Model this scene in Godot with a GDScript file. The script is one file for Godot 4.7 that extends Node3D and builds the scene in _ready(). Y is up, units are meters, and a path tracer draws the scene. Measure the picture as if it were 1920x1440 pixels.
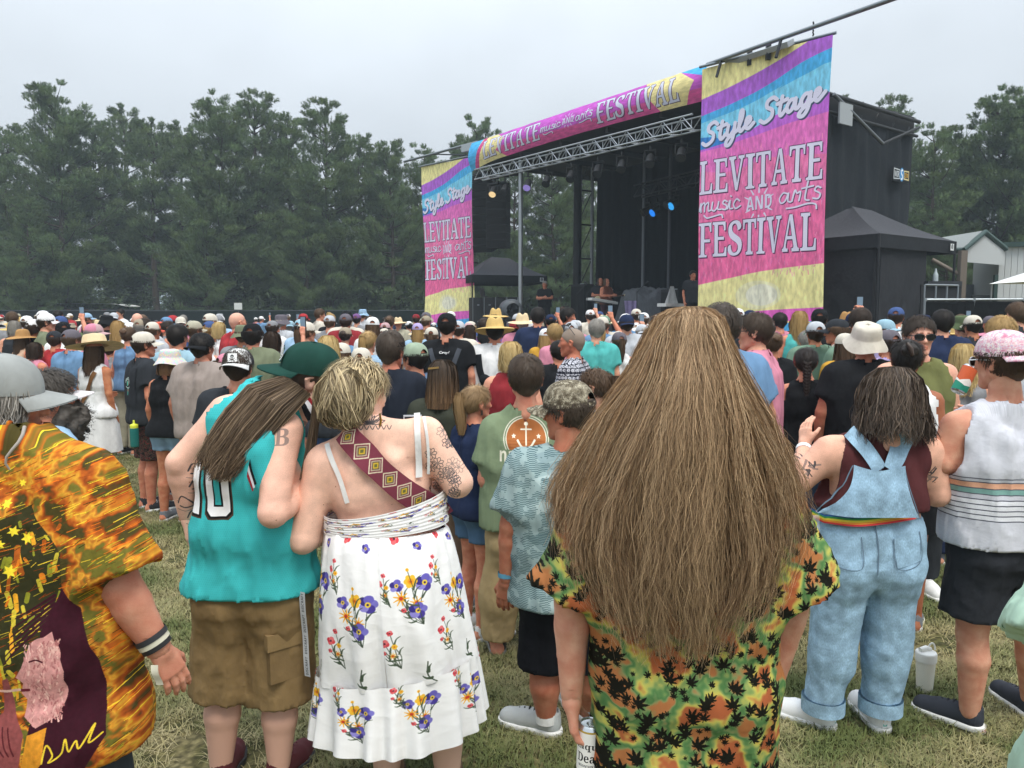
extends Node3D

class Mb:
	# a mesh being collected
	var v := PackedVector3Array()
	var n := PackedVector3Array()
	var t := PackedVector2Array()
	var c := PackedColorArray()
	var i := PackedInt32Array()

	func vert(p: Vector3, nn: Vector3, uv := Vector2.ZERO, col := Color.WHITE) -> int:
		v.append(p)
		n.append(nn)
		t.append(uv)
		c.append(col)
		return v.size() - 1

	func tri(a: int, b: int, d: int) -> void:
		i.append(a)
		i.append(b)
		i.append(d)

	func quad(a: Vector3, b: Vector3, d: Vector3, e: Vector3, col := Color.WHITE) -> void:
		var nn := (b - a).cross(d - a).normalized()
		var k := v.size()
		vert(a, nn, Vector2(0, 0), col)
		vert(b, nn, Vector2(1, 0), col)
		vert(d, nn, Vector2(1, 1), col)
		vert(e, nn, Vector2(0, 1), col)
		tri(k, k + 1, k + 2)
		tri(k, k + 2, k + 3)

	func box(cn: Vector3, sz: Vector3, b := Basis.IDENTITY, col := Color.WHITE) -> Mb:
		var x := b.x * sz.x * 0.5
		var y := b.y * sz.y * 0.5
		var z := b.z * sz.z * 0.5
		for s in [[x, y, z], [y, z, x], [z, x, y]]:
			for q in [1.0, -1.0]:
				var f: Vector3 = cn + s[0] * q
				quad(f - s[1] - s[2], f + s[1] - s[2], f + s[1] + s[2], f - s[1] + s[2], col)
				var k := v.size()
				var nn: Vector3 = (s[0] * q).normalized()
				for w in 4:
					n[k - 4 + w] = nn
		return self

	func tube(pts: PackedVector3Array, rad: PackedFloat32Array, seg := 8, col := Color.WHITE, caps := true) -> Mb:
		var m := pts.size()
		var up := Vector3(0.123, 0.91, 0.33).normalized()
		var first := v.size()
		for k in m:
			var dir := (pts[mini(k + 1, m - 1)] - pts[maxi(k - 1, 0)]).normalized()
			var x := dir.cross(up).normalized()
			if x.length() < 0.5:
				x = dir.cross(Vector3.RIGHT).normalized()
			var y := x.cross(dir)
			up = y
			for q in seg:
				var a := TAU * q / seg
				var r := x * cos(a) + y * sin(a)
				vert(pts[k] + r * rad[k], r, Vector2(float(q) / seg, float(k) / m), col)
		for k in m - 1:
			for q in seg:
				var a := first + k * seg + q
				var b := first + k * seg + (q + 1) % seg
				tri(a, b, b + seg)
				tri(a, b + seg, a + seg)
		if caps:
			for e in [0, m - 1]:
				var nn: Vector3 = ((pts[0] - pts[1]) if e == 0 else (pts[m - 1] - pts[m - 2])).normalized()
				var k0 := vert(pts[e], nn, Vector2.ZERO, col)
				for q in seg:
					vert(v[first + e * seg + q], nn, Vector2.ZERO, col)
				for q in seg:
					tri(k0, k0 + 1 + q, k0 + 1 + (q + 1) % seg)
		return self

	func rod(a: Vector3, b: Vector3, r: float, seg := 6, col := Color.WHITE) -> Mb:
		return tube(PackedVector3Array([a, b]), PackedFloat32Array([r, r]), seg, col)

	func add(o: Mb, x := Transform3D.IDENTITY, tint := Color.WHITE) -> Mb:
		var k := v.size()
		var nb := x.basis.inverse().transposed()
		for q in o.v.size():
			v.append(x * o.v[q])
			n.append((nb * o.n[q]).normalized())
			c.append(o.c[q] * tint)
		t.append_array(o.t)
		for q in o.i:
			i.append(q + k)
		return self

	func planar(x0: float, x1: float, y0: float, y1: float) -> Mb:
		# print area on the garment's own front and back
		for q in v.size():
			t[q] = Vector2((v[q].x - x0) / (x1 - x0), (y1 - v[q].y) / (y1 - y0))
		return self

	func mesh(m: Material = null, into: ArrayMesh = null) -> ArrayMesh:
		for q in range(0, i.size(), 3):
			var a := i[q]
			var b := i[q + 1]
			var d := i[q + 2]
			if (v[b] - v[a]).cross(v[d] - v[a]).dot(n[a] + n[b] + n[d]) > 0.0:
				i[q + 1] = d
				i[q + 2] = b
		var arr := []
		arr.resize(Mesh.ARRAY_MAX)
		arr[Mesh.ARRAY_VERTEX] = v
		arr[Mesh.ARRAY_NORMAL] = n
		arr[Mesh.ARRAY_TEX_UV] = t
		arr[Mesh.ARRAY_COLOR] = c
		arr[Mesh.ARRAY_INDEX] = i
		var am := into if into else ArrayMesh.new()
		am.add_surface_from_arrays(Mesh.PRIMITIVE_TRIANGLES, arr)
		if m:
			am.surface_set_material(am.get_surface_count() - 1, m)
		return am


class Sdf:
	# a distance field on a grid, meshed as surface nets
	var o: Vector3
	var s: float
	var nx: int
	var ny: int
	var nz: int
	var f := PackedFloat32Array()

	func _init(lo: Vector3, hi: Vector3, cell: float) -> void:
		s = cell
		o = lo - Vector3.ONE * cell * 2.0
		var e := (hi - lo) / cell
		nx = int(e.x) + 6
		ny = int(e.y) + 6
		nz = int(e.z) + 6
		f.resize(nx * ny * nz)
		f.fill(1.0)

	func span(lo: Vector3, hi: Vector3) -> Array:
		var a := (lo - o) / s
		var b := (hi - o) / s
		return [clampi(int(a.x), 0, nx), clampi(int(b.x) + 2, 0, nx), clampi(int(a.y), 0, ny), clampi(int(b.y) + 2, 0, ny), clampi(int(a.z), 0, nz), clampi(int(b.z) + 2, 0, nz)]

	func cap(a: Vector3, b: Vector3, ra: float, rb: float, k := 0.03, flat := false, sub := false) -> Sdf:
		var m := Vector3.ONE * (maxf(ra, rb) + k + s * 2.5)
		var g := span(a.min(b) - m, a.max(b) + m)
		var ba := b - a
		var inv := 1.0 / maxf(ba.length_squared(), 1e-9)
		var dir := ba.normalized()
		var ik := 0.25 / k
		var x0: int = g[0]
		var x1: int = g[1]
		var dr := rb - ra
		for z in range(g[4], g[5]):
			for y in range(g[2], g[3]):
				var q := (z * ny + y) * nx + x0
				var pa := o + Vector3(x0, y, z) * s - a
				for x in range(x0, x1):
					var h := clampf(pa.dot(ba) * inv, 0.0, 1.0)
					var d := (pa - ba * h).length() - ra - dr * h
					if flat:
						d = maxf(d, (pa - ba).dot(dir))
					var w := f[q]
					if sub:
						var e := k - absf(w + d)
						f[q] = maxf(w, -d) + (e * e * ik if e > 0.0 else 0.0)
					else:
						var e := k - absf(w - d)
						f[q] = minf(w, d) - (e * e * ik if e > 0.0 else 0.0)
					q += 1
					pa.x += s
		return self

	func ell(cn: Vector3, r: Vector3, k := 0.02, sub := false) -> Sdf:
		var m := r + Vector3.ONE * (k + s * 2.5)
		var g := span(cn - m, cn + m)
		var ik := 0.25 / k
		var r2 := r * r
		for z in range(g[4], g[5]):
			for y in range(g[2], g[3]):
				var q: int = (z * ny + y) * nx + g[0]
				for x in range(g[0], g[1]):
					var p := o + Vector3(x, y, z) * s - cn
					var k0 := (p / r).length()
					var d := k0 * (k0 - 1.0) / maxf((p / r2).length(), 1e-6)
					var w := f[q]
					if sub:
						f[q] = maxf(w, -d)
					else:
						var e := k - absf(w - d)
						f[q] = minf(w, d) - (e * e * ik if e > 0.0 else 0.0)
					q += 1
		return self

	func plane(p0: Vector3, nn: Vector3) -> Sdf:
		# cuts away what lies on the side nn points to
		var q := 0
		for z in nz:
			for y in ny:
				var d := (o + Vector3(0, y, z) * s - p0).dot(nn)
				var st := nn.x * s
				for x in nx:
					if d > f[q]:
						f[q] = d
					d += st
					q += 1
		return self

	func wrinkle(noise: FastNoiseLite, amp: float, sc: Vector3, amp2 := 0.0, sc2 := Vector3.ONE) -> Sdf:
		var lim := s * 2.0 + amp * 2.0
		var q := 0
		for z in nz:
			for y in ny:
				for x in nx:
					var d := f[q]
					if d < lim and d > -lim:
						var p := o + Vector3(x, y, z) * s
						f[q] = d - amp * (noise.get_noise_3dv(p * sc) + 0.25) - (amp2 * (noise.get_noise_3dv(p * sc2) + 0.25) if amp2 > 0.0 else 0.0)
					q += 1
		return self

	func build() -> Mb:
		var m := Mb.new()
		var vid := PackedInt32Array()
		vid.resize(nx * ny * nz)
		vid.fill(-1)
		var lim := s * 3.0
		var sy := nx
		var sz := nx * ny
		var cells := PackedInt32Array()
		for z in nz - 1:
			for y in ny - 1:
				var q := (z * ny + y) * nx - 1
				for x in nx - 1:
					q += 1
					var a := f[q]
					if a > lim or a < -lim:
						continue
					var b := f[q + 1]
					var d := f[q + sy]
					var e := f[q + sy + 1]
					var a2 := f[q + sz]
					var b2 := f[q + sz + 1]
					var d2 := f[q + sz + sy]
					var e2 := f[q + sz + sy + 1]
					var least := minf(minf(minf(a, b), minf(d, e)), minf(minf(a2, b2), minf(d2, e2)))
					if least >= 0.0:
						continue
					if maxf(maxf(maxf(a, b), maxf(d, e)), maxf(maxf(a2, b2), maxf(d2, e2))) < 0.0:
						continue
					var g := Vector3(b + e + b2 + e2 - a - d - a2 - d2, d + e + d2 + e2 - a - b - a2 - b2, a2 + b2 + d2 + e2 - a - b - d - e) * 0.25
					var mid := (a + b + d + e + a2 + b2 + d2 + e2) * 0.125
					var off := (g * (-mid / maxf(g.length_squared(), s * s * 0.05))).clamp(Vector3.ONE * -0.55, Vector3.ONE * 0.55)
					vid[q] = m.v.size()
					cells.append(q)
					m.vert(o + (Vector3(x, y, z) + Vector3.ONE * 0.5 + off) * s, g.normalized())
		for q in cells:
			var neg := f[q] < 0.0
			if (f[q + 1] < 0.0) != neg:
				_q(m, vid[q], vid[q - sy], vid[q - sy - sz], vid[q - sz])
			if (f[q + sy] < 0.0) != neg:
				_q(m, vid[q], vid[q - 1], vid[q - 1 - sz], vid[q - sz])
			if (f[q + sz] < 0.0) != neg:
				_q(m, vid[q], vid[q - 1], vid[q - 1 - sy], vid[q - sy])
		return m

	func _q(m: Mb, a: int, b: int, d: int, e: int) -> void:
		if a < 0 or b < 0 or d < 0 or e < 0:
			return
		m.tri(a, b, d)
		m.tri(a, d, e)


class Paint:
	# flat print for cloth, skin and signs
	var im: Image
	var w: int
	var h: int

	func _init(ww: int, hh: int, col: Color) -> void:
		w = ww
		h = hh
		im = Image.create(w, h, false, Image.FORMAT_RGBA8)
		im.fill(col)

	func poly(p: PackedVector2Array, col: Color) -> Paint:
		var lo := 1e9
		var hi := -1e9
		for q in p:
			lo = minf(lo, q.y)
			hi = maxf(hi, q.y)
		for y in range(maxi(0, int(lo)), mini(h, int(hi) + 1)):
			var yy := y + 0.5
			var xs := []
			for k in p.size():
				var a := p[k]
				var b := p[(k + 1) % p.size()]
				if (a.y <= yy) != (b.y <= yy):
					xs.append(a.x + (yy - a.y) / (b.y - a.y) * (b.x - a.x))
			xs.sort()
			for k in range(0, xs.size() - 1, 2):
				var x0 := roundi(xs[k])
				var x1 := roundi(xs[k + 1])
				if x1 > x0:
					im.fill_rect(Rect2i(x0, y, x1 - x0, 1), col)
		return self

	func disc(p: Vector2, r: float, col: Color, ry := 0.0) -> Paint:
		ry = ry if ry > 0.0 else r
		for y in range(int(p.y - ry), int(p.y + ry) + 1):
			var k := 1.0 - pow((y + 0.5 - p.y) / ry, 2)
			if k > 0.0 and y >= 0 and y < h:
				var e := r * sqrt(k)
				var x0 := roundi(p.x - e)
				im.fill_rect(Rect2i(x0, y, maxi(1, roundi(p.x + e) - x0), 1), col)
		return self

	func line(p: PackedVector2Array, wd: float, col: Color, wd2 := -1.0) -> Paint:
		wd2 = wd if wd2 < 0.0 else wd2
		for k in p.size() - 1:
			var m := maxi(1, int(p[k].distance_to(p[k + 1]) / maxf(0.7, minf(wd, wd2) * 0.3)))
			for e in m + 1:
				var u := (k + float(e) / m) / (p.size() - 1)
				disc(p[k].lerp(p[k + 1], float(e) / m), maxf(0.6, lerpf(wd, wd2, u) * 0.5), col)
		return self

	func curve(p: PackedVector2Array, wd: float, col: Color, wd2 := -1.0) -> Paint:
		# a smooth stroke through the points
		var out := PackedVector2Array()
		for k in p.size() - 1:
			for e in 8:
				out.append(p[k].cubic_interpolate(p[k + 1], p[maxi(k - 1, 0)], p[mini(k + 2, p.size() - 1)], e / 8.0))
		out.append(p[p.size() - 1])
		return line(out, wd, col, wd2)

	func text(s: String, r: Rect2, col: Color, serif := false, slant := 0.0, rise := 0.0) -> Paint:
		var tm := TextMesh.new()
		var fo := SystemFont.new()
		fo.font_names = PackedStringArray(["Droid Serif" if serif else "Droid Sans"])
		fo.font_weight = 700
		tm.font = fo
		tm.text = s
		tm.font_size = 64
		tm.pixel_size = 0.01
		tm.depth = 0.0
		var arr := tm.get_mesh_arrays()
		var vs: PackedVector3Array = arr[Mesh.ARRAY_VERTEX]
		if vs.is_empty():
			return self
		var ix = arr[Mesh.ARRAY_INDEX]
		var lo := Vector3.ONE * 1e9
		var hi := -lo
		for q in vs:
			lo = lo.min(q)
			hi = hi.max(q)
		var pts := PackedVector2Array()
		for q in vs:
			var u := (q.x - lo.x) / (hi.x - lo.x)
			var k := (q.y - lo.y) / (hi.y - lo.y)
			pts.append(Vector2(r.position.x + u * r.size.x + k * slant, r.position.y + (1.0 - k) * r.size.y + u * rise))
		var cnt: int = ix.size() if ix != null and ix.size() else vs.size()
		for q in range(0, cnt, 3):
			if ix != null and ix.size():
				poly(PackedVector2Array([pts[ix[q]], pts[ix[q + 1]], pts[ix[q + 2]]]), col)
			else:
				poly(PackedVector2Array([pts[q], pts[q + 1], pts[q + 2]]), col)
		return self

	func mottle(noise: FastNoiseLite, amp: float, sx := 1.0, sy := 1.0) -> Paint:
		# print grain: each dot of ink a little lighter or darker
		var d := im.get_data()
		var q := 0
		for y in h:
			for x in w:
				var k := 1.0 + amp * noise.get_noise_2d(x * sx, y * sy)
				d[q] = clampi(int(d[q] * k), 0, 255)
				d[q + 1] = clampi(int(d[q + 1] * k), 0, 255)
				d[q + 2] = clampi(int(d[q + 2] * k), 0, 255)
				q += 4
		im = Image.create_from_data(w, h, false, Image.FORMAT_RGBA8, d)
		return self

	func tex(shrink := 1) -> ImageTexture:
		if shrink > 1:
			im.resize(w / shrink, h / shrink, Image.INTERPOLATE_LANCZOS)
		return ImageTexture.create_from_image(im)


const EYE := 1.8
const FOCAL := 1441.0
const PITCH := 0.08997
var rng := RandomNumberGenerator.new()
var mats := {}
var taken := {}
var fold := FastNoiseLite.new()
var fine := FastNoiseLite.new()
var weave: NoiseTexture2D
var blotch: NoiseTexture2D
var flush: NoiseTexture2D
var pores: NoiseTexture2D


func rnd(a: float, b: float) -> float:
	return rng.randf_range(a, b)


# a point y metres above the ground and d metres ahead, in the column px of the photograph
func pos(px: float, d: float, y := 0.0) -> Vector3:
	return Vector3((px - 960.0) / FOCAL * (d * cos(PITCH) - (y - EYE) * sin(PITCH)), y, -d)


# the height of what shows in the row py, d metres ahead
func tall(py: float, d: float) -> float:
	var k := (720.0 - py) / FOCAL
	return EYE + d * (k * cos(PITCH) - sin(PITCH)) / (cos(PITCH) + k * sin(PITCH))


func pt(px: float, py: float, d: float) -> Vector3:
	return pos(px, d, tall(py, d))


func hexc(s: String) -> Color:
	return Color.html(s)


func mat(col: String, rough := 0.85, metal := 0.0) -> StandardMaterial3D:
	var key := "%s %.2f %.2f" % [col, rough, metal]
	if not mats.has(key):
		var m := StandardMaterial3D.new()
		m.albedo_color = hexc(col)
		m.roughness = rough
		m.metallic = metal
		m.vertex_color_use_as_albedo = true
		mats[key] = m
	return mats[key]


func cloth(col: String) -> StandardMaterial3D:
	var key := "cloth " + col
	if not mats.has(key):
		var m := mat(col, 0.92).duplicate()
		m.normal_enabled = true
		m.normal_texture = weave
		m.normal_scale = 0.20
		m.albedo_texture = blotch
		m.uv1_triplanar = true
		m.uv1_scale = Vector3(2.2, 0.9, 2.2)
		m.metallic_specular = 0.25
		mats[key] = m
	return mats[key]


func skin(col: String) -> StandardMaterial3D:
	var key := "skin " + col
	if not mats.has(key):
		var m := mat(col, 0.55).duplicate()
		m.metallic_specular = 0.35
		m.albedo_texture = flush
		m.normal_enabled = true
		m.normal_texture = pores
		m.normal_scale = 0.12
		m.uv1_triplanar = true
		m.uv1_scale = Vector3.ONE * 3.0
		m.subsurf_scatter_enabled = true
		m.subsurf_scatter_strength = 0.08
		mats[key] = m
	return mats[key]


func printed(t: Texture2D, rough := 0.9, tri := 0.0) -> StandardMaterial3D:
	var m := StandardMaterial3D.new()
	m.albedo_texture = t
	m.roughness = rough
	m.metallic_specular = 0.25
	m.vertex_color_use_as_albedo = true
	if rough > 0.8:
		m.normal_enabled = true
		m.normal_texture = weave
		m.normal_scale = 0.12
	if tri > 0.0:
		m.uv1_triplanar = true
		m.uv1_scale = Vector3.ONE * tri
	else:
		m.texture_repeat = false
	return m


func numbered(called: String) -> String:
	taken[called] = taken.get(called, -1) + 1
	return called if taken[called] == 0 else "%s_%03d" % [called, taken[called]]


func thing(called: String, label: String, category: String, at := Vector3.ZERO, turn := 0.0, group := "") -> Node3D:
	var o := Node3D.new()
	o.name = numbered(called)
	add_child(o)
	o.position = at
	o.rotation.y = turn
	tag(o, label, category, group)
	return o


func tag(o: Node, label: String, category: String, group := "") -> void:
	o.set_meta("label", label)
	o.set_meta("category", category)
	if group:
		o.set_meta("group", group)


func part(called: String, m: Mesh, mt: Material, parent: Node) -> MeshInstance3D:
	var o := MeshInstance3D.new()
	o.name = called if parent != self else numbered(called)
	o.mesh = m
	if mt:
		o.material_override = mt
	parent.add_child(o, true)
	return o


func made(called: String, m: Mb, mt: Material, parent: Node) -> MeshInstance3D:
	return part(called, m.mesh(mt), null, parent)


func struct(called: String, m: Mb, mt: Material) -> MeshInstance3D:
	var o := made(called, m, mt, self)
	o.set_meta("kind", "structure")
	return o


# a sheet of points f(u, v), smooth normals
func sheet(nu: int, nv: int, f: Callable, wrap := false, col := Color.WHITE) -> Mb:
	var m := Mb.new()
	for b in nv + 1:
		for a in nu + 1:
			m.vert(f.call(float(a) / nu, float(b) / nv), Vector3.UP, Vector2(float(a) / nu, float(b) / nv), col)
	var w := nu + 1
	for b in nv + 1:
		for a in nu + 1:
			var l := a - 1
			var r := a + 1
			if wrap:
				l = (a - 1 + nu) % nu
				r = (a + 1) % nu
			else:
				l = maxi(l, 0)
				r = mini(r, nu)
			var dx := m.v[b * w + r] - m.v[b * w + l]
			var dy := m.v[mini(b + 1, nv) * w + a] - m.v[maxi(b - 1, 0) * w + a]
			m.n[b * w + a] = dy.cross(dx).normalized()
	for b in nv:
		for a in nu:
			var k := b * w + a
			m.tri(k, k + 1, k + w + 1)
			m.tri(k, k + w + 1, k + w)
	return m


# a turned shape: profile of (radius, height), with an optional change of each point
func lathe(prof: PackedVector2Array, seg := 28, warp = null, sx := 1.0, sz := 1.0) -> Mb:
	var c := Curve2D.new()
	var f := func(u: float, v: float) -> Vector3:
		var q := v * (prof.size() - 1)
		var k := mini(int(q), prof.size() - 2)
		var p := prof[k].lerp(prof[k + 1], q - k)
		var a := u * TAU
		var out := Vector3(sin(a) * p.x * sx, p.y, cos(a) * p.x * sz)
		return warp.call(out, a, p.x) if warp else out
	return sheet(seg, (prof.size() - 1) * 2, f, true)


# the hindmost surface of a body as a height field over (x, y)
class Zmap:
	var x0 := 0.0
	var y0 := 0.0
	var s := 0.016
	var w := 0
	var h := 0
	var z := PackedFloat32Array()

	func at(x: float, y: float) -> float:
		var fx := clampf((x - x0) / s, 0.0, w - 1.01)
		var fy := clampf((y - y0) / s, 0.0, h - 1.01)
		var i := int(fx)
		var j := int(fy)
		fx -= i
		fy -= j
		return lerpf(lerpf(z[j * w + i], z[j * w + i + 1], fx), lerpf(z[j * w + w + i], z[j * w + w + i + 1], fx), fy)


func zmap(m: Mb) -> Zmap:
	var o := Zmap.new()
	var lo := Vector3.ONE * 9.0
	var hi := -lo
	for p in m.v:
		lo = lo.min(p)
		hi = hi.max(p)
	o.x0 = lo.x
	o.y0 = lo.y
	o.w = int((hi.x - lo.x) / o.s) + 3
	o.h = int((hi.y - lo.y) / o.s) + 3
	o.z.resize(o.w * o.h)
	o.z.fill(-9.0)
	for p in m.v:
		var i := int((p.x - lo.x) / o.s)
		var j := int((p.y - lo.y) / o.s)
		for e in [0, 1, o.w, o.w + 1]:
			var q: int = j * o.w + i + e
			if p.z > o.z[q]:
				o.z[q] = p.z
	for pas in 3:
		var c := o.z.duplicate()
		for j in range(1, o.h - 1):
			for i in range(1, o.w - 1):
				var q := j * o.w + i
				var sum := 0.0
				var n := 0
				for e in [0, -1, 1, -o.w, o.w]:
					if c[q + e] > -8.0:
						sum += c[q + e]
						n += 1
				if n > 0:
					o.z[q] = sum / n
	# beyond the outline: go on from the nearest covered row below
	for j in range(1, o.h):
		for i in o.w:
			if o.z[j * o.w + i] < -8.0:
				o.z[j * o.w + i] = o.z[j * o.w - o.w + i] - 0.012
	return o


# cloth laid over a back: f(u, v) gives (x, y)
func laid(z: Zmap, nu: int, nv: int, off: float, f: Callable) -> Mb:
	var m := sheet(nu, nv, func(u: float, v: float) -> Vector3:
		var p: Vector2 = f.call(u, v)
		return Vector3(p.x, p.y, z.at(p.x, p.y) + off))
	for q in m.n.size():
		if m.n[q].z < 0.0:
			m.n[q] = -m.n[q]
	return m


# a strap along points (x, y) over a back
func strap(z: Zmap, pts: PackedVector2Array, wide: float, off: float) -> Mb:
	return laid(z, 3, 6 * (pts.size() - 1), off, func(u: float, v: float) -> Vector2:
		var k := mini(int(v * (pts.size() - 1)), pts.size() - 2)
		var fr := v * (pts.size() - 1) - k
		var p := pts[k].cubic_interpolate(pts[k + 1], pts[maxi(k - 1, 0)], pts[mini(k + 2, pts.size() - 1)], fr)
		var d := (pts[mini(k + 1, pts.size() - 1)] - pts[k]).normalized()
		return p + Vector2(-d.y, d.x) * (u - 0.5) * wide)

func air() -> void:
	var cam := Camera3D.new()
	cam.name = "camera"
	cam.fov = rad_to_deg(2.0 * atan(720.0 / FOCAL))
	cam.position = Vector3(0, EYE, 0)
	cam.rotation.x = -PITCH
	cam.near = 0.05
	cam.far = 2000.0
	add_child(cam)
	var we := WorldEnvironment.new()
	we.name = "world_environment"
	var e := Environment.new()
	e.background_mode = Environment.BG_SKY
	e.tonemap_mode = Environment.TONE_MAPPER_LINEAR
	e.tonemap_exposure = EXPOSURE
	e.sdfgi_enabled = true
	e.ssao_enabled = true
	e.ssil_enabled = true
	# an overcast sky, brighter towards the zenith, with soft cloud
	var cl := FastNoiseLite.new()
	cl.seed = 8
	cl.frequency = 1.0
	cl.fractal_octaves = 5
	var w := 1024
	var h := 512
	var im := Image.create(w, h, false, Image.FORMAT_RGBF)
	for y in h:
		var el := PI * (0.5 - (y + 0.5) / h)
		var b := 0.41 + 0.98 * pow(maxf(sin(el), 0.0), 1.5)
		for x in w:
			var a := TAU * x / w
			var dir := Vector3(cos(a) * cos(el), sin(el) * 1.6, sin(a) * cos(el))
			var q := cl.get_noise_3dv(dir * 1.5) * 0.16 + cl.get_noise_3dv(dir * 4.0 + Vector3(7, 3, 1)) * 0.06
			var k := b * (1.0 + q) if el > 0.0 else 0.16
			im.set_pixel(x, y, Color(k * 0.90, k * 0.985, k * 1.075) if el > 0.0 else Color(k, k, k * 0.8))
	var pm := PanoramaSkyMaterial.new()
	pm.panorama = ImageTexture.create_from_image(im)
	var sky := Sky.new()
	sky.sky_material = pm
	e.sky = sky
	e.fog_enabled = true
	e.fog_density = 0.0017
	e.fog_light_color = Color(0.80, 0.86, 0.90)
	we.environment = e
	add_child(we)
	var sun := DirectionalLight3D.new()
	sun.name = "sun"
	sun.light_energy = 0.5
	sun.light_color = Color(1.0, 0.97, 0.92)
	sun.light_angular_distance = 28.0
	sun.shadow_enabled = true
	sun.rotation_degrees = Vector3(-62, 24, 0)
	add_child(sun)


const EXPOSURE := 1.56


func noise_tex(sd: int, freq: float, oct: int, normal := false, lo := Color.BLACK, hi := Color.WHITE, size := 512) -> NoiseTexture2D:
	var f := FastNoiseLite.new()
	f.seed = sd
	f.frequency = freq
	f.fractal_octaves = oct
	var t := NoiseTexture2D.new()
	t.width = size
	t.height = size
	t.seamless = true
	t.noise = f
	t.as_normal_map = normal
	if normal:
		t.bump_strength = 5.0
	else:
		var g := Gradient.new()
		g.set_color(0, lo)
		g.set_color(1, hi)
		t.color_ramp = g
	return t


func ground() -> void:
	var g := Mb.new()
	g.quad(Vector3(-700, 0, 60), Vector3(700, 0, 60), Vector3(700, 0, -900), Vector3(-700, 0, -900))
	for k in 4:
		g.n[k] = Vector3.UP
	var m := StandardMaterial3D.new()
	var t := noise_tex(3, 0.012, 6, false)
	var gr := Gradient.new()
	gr.offsets = PackedFloat32Array([0.0, 0.38, 0.5, 0.62, 1.0])
	gr.colors = PackedColorArray([hexc("565a2c"), hexc("706f3e"), hexc("8c8452"), hexc("a4986a"), hexc("b5a982")])
	t.color_ramp = gr
	m.albedo_texture = t
	m.uv1_triplanar = true
	m.uv1_world_triplanar = true
	m.uv1_scale = Vector3.ONE * 0.45
	m.detail_enabled = true
	m.detail_albedo = noise_tex(4, 0.09, 4, false, Color(0.35, 0.35, 0.3), Color(1, 1, 1))
	m.detail_blend_mode = BaseMaterial3D.BLEND_MODE_MUL
	m.roughness = 1.0
	struct("ground", g, m)
	# mown, trampled grass: tufts of short blades, green and straw mixed
	var patch := FastNoiseLite.new()
	patch.seed = 21
	patch.frequency = 0.9
	patch.fractal_octaves = 3
	var kinds := []
	for kd in 3:
		var b := Mb.new()
		for q in 18:
			var a := rnd(0, TAU)
			var root := Vector3(rnd(-0.035, 0.035), 0, rnd(-0.035, 0.035))
			var lay := rnd(0.25, 1.0) if kd < 2 else rnd(1.4, 2.6)
			var ln := rnd(0.02, 0.05) if kd < 2 else rnd(0.03, 0.07)
			var dir := Vector3(cos(a) * lay, 1.0, sin(a) * lay).normalized()
			var side := Vector3(-sin(a), 0, cos(a)) * rnd(0.0012, 0.0022)
			var mid := root + dir * ln * 0.6
			var tip := root + dir * ln + Vector3(cos(a), -0.35, sin(a)) * ln * 0.35
			var shade := rnd(0.7, 1.25)
			var col := Color(shade, shade, shade * rnd(0.8, 1.0))
			var nn := (Vector3.UP + dir * 0.2).normalized()
			var k := b.v.size()
			b.vert(root - side, nn, Vector2.ZERO, col)
			b.vert(root + side, nn, Vector2.ZERO, col)
			b.vert(mid + side * 0.8, nn, Vector2.ZERO, col)
			b.vert(mid - side * 0.8, nn, Vector2.ZERO, col)
			b.vert(tip, nn, Vector2.ZERO, col)
			b.tri(k, k + 1, k + 2)
			b.tri(k, k + 2, k + 3)
			b.tri(k + 3, k + 2, k + 4)
		kinds.append(b.mesh(mat("ffffff", 0.8)))
	var places := [[], [], []]
	for q in 62000:
		var d: float = sqrt(rnd(1.6 * 1.6, 13.0 * 13.0)) if q % 3 else sqrt(rnd(1.6 * 1.6, 6.5 * 6.5))
		var x := rnd(-0.80, 0.80) * (d + 0.3)
		var z := -d
		var k := patch.get_noise_2d(x, z)
		if k > 0.24 and rng.randf() < 0.85:
			continue
		var dry := clampf(0.41 + k * 1.3 + rnd(-0.28, 0.28), 0.0, 1.0)
		var kd := 2 if rng.randf() < dry * 0.75 else rng.randi() % 2
		var col := Color(0.125, 0.155, 0.045).lerp(Color(0.46, 0.39, 0.21), dry)
		var bs := Basis(Vector3.UP, rnd(0, TAU)).scaled(Vector3.ONE * rnd(0.75, 1.35))
		places[kd].append([Transform3D(bs, Vector3(x, 0.0, z)), col])
	for kd in 3:
		var mm := MultiMesh.new()
		mm.transform_format = MultiMesh.TRANSFORM_3D
		mm.use_colors = true
		mm.mesh = kinds[kd]
		mm.instance_count = places[kd].size()
		for q in places[kd].size():
			mm.set_instance_transform(q, places[kd][q][0])
			mm.set_instance_color(q, places[kd][q][1])
		var o := MultiMeshInstance3D.new()
		o.multimesh = mm
		o.name = numbered("grass")
		add_child(o)
		o.set_meta("kind", "stuff")
		tag(o, ["short green grass blades trodden between the standing people", "mixed short grass growing over the festival field", "dry straw-coloured grass lying flat on the festival field"][kd], "grass")


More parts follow.
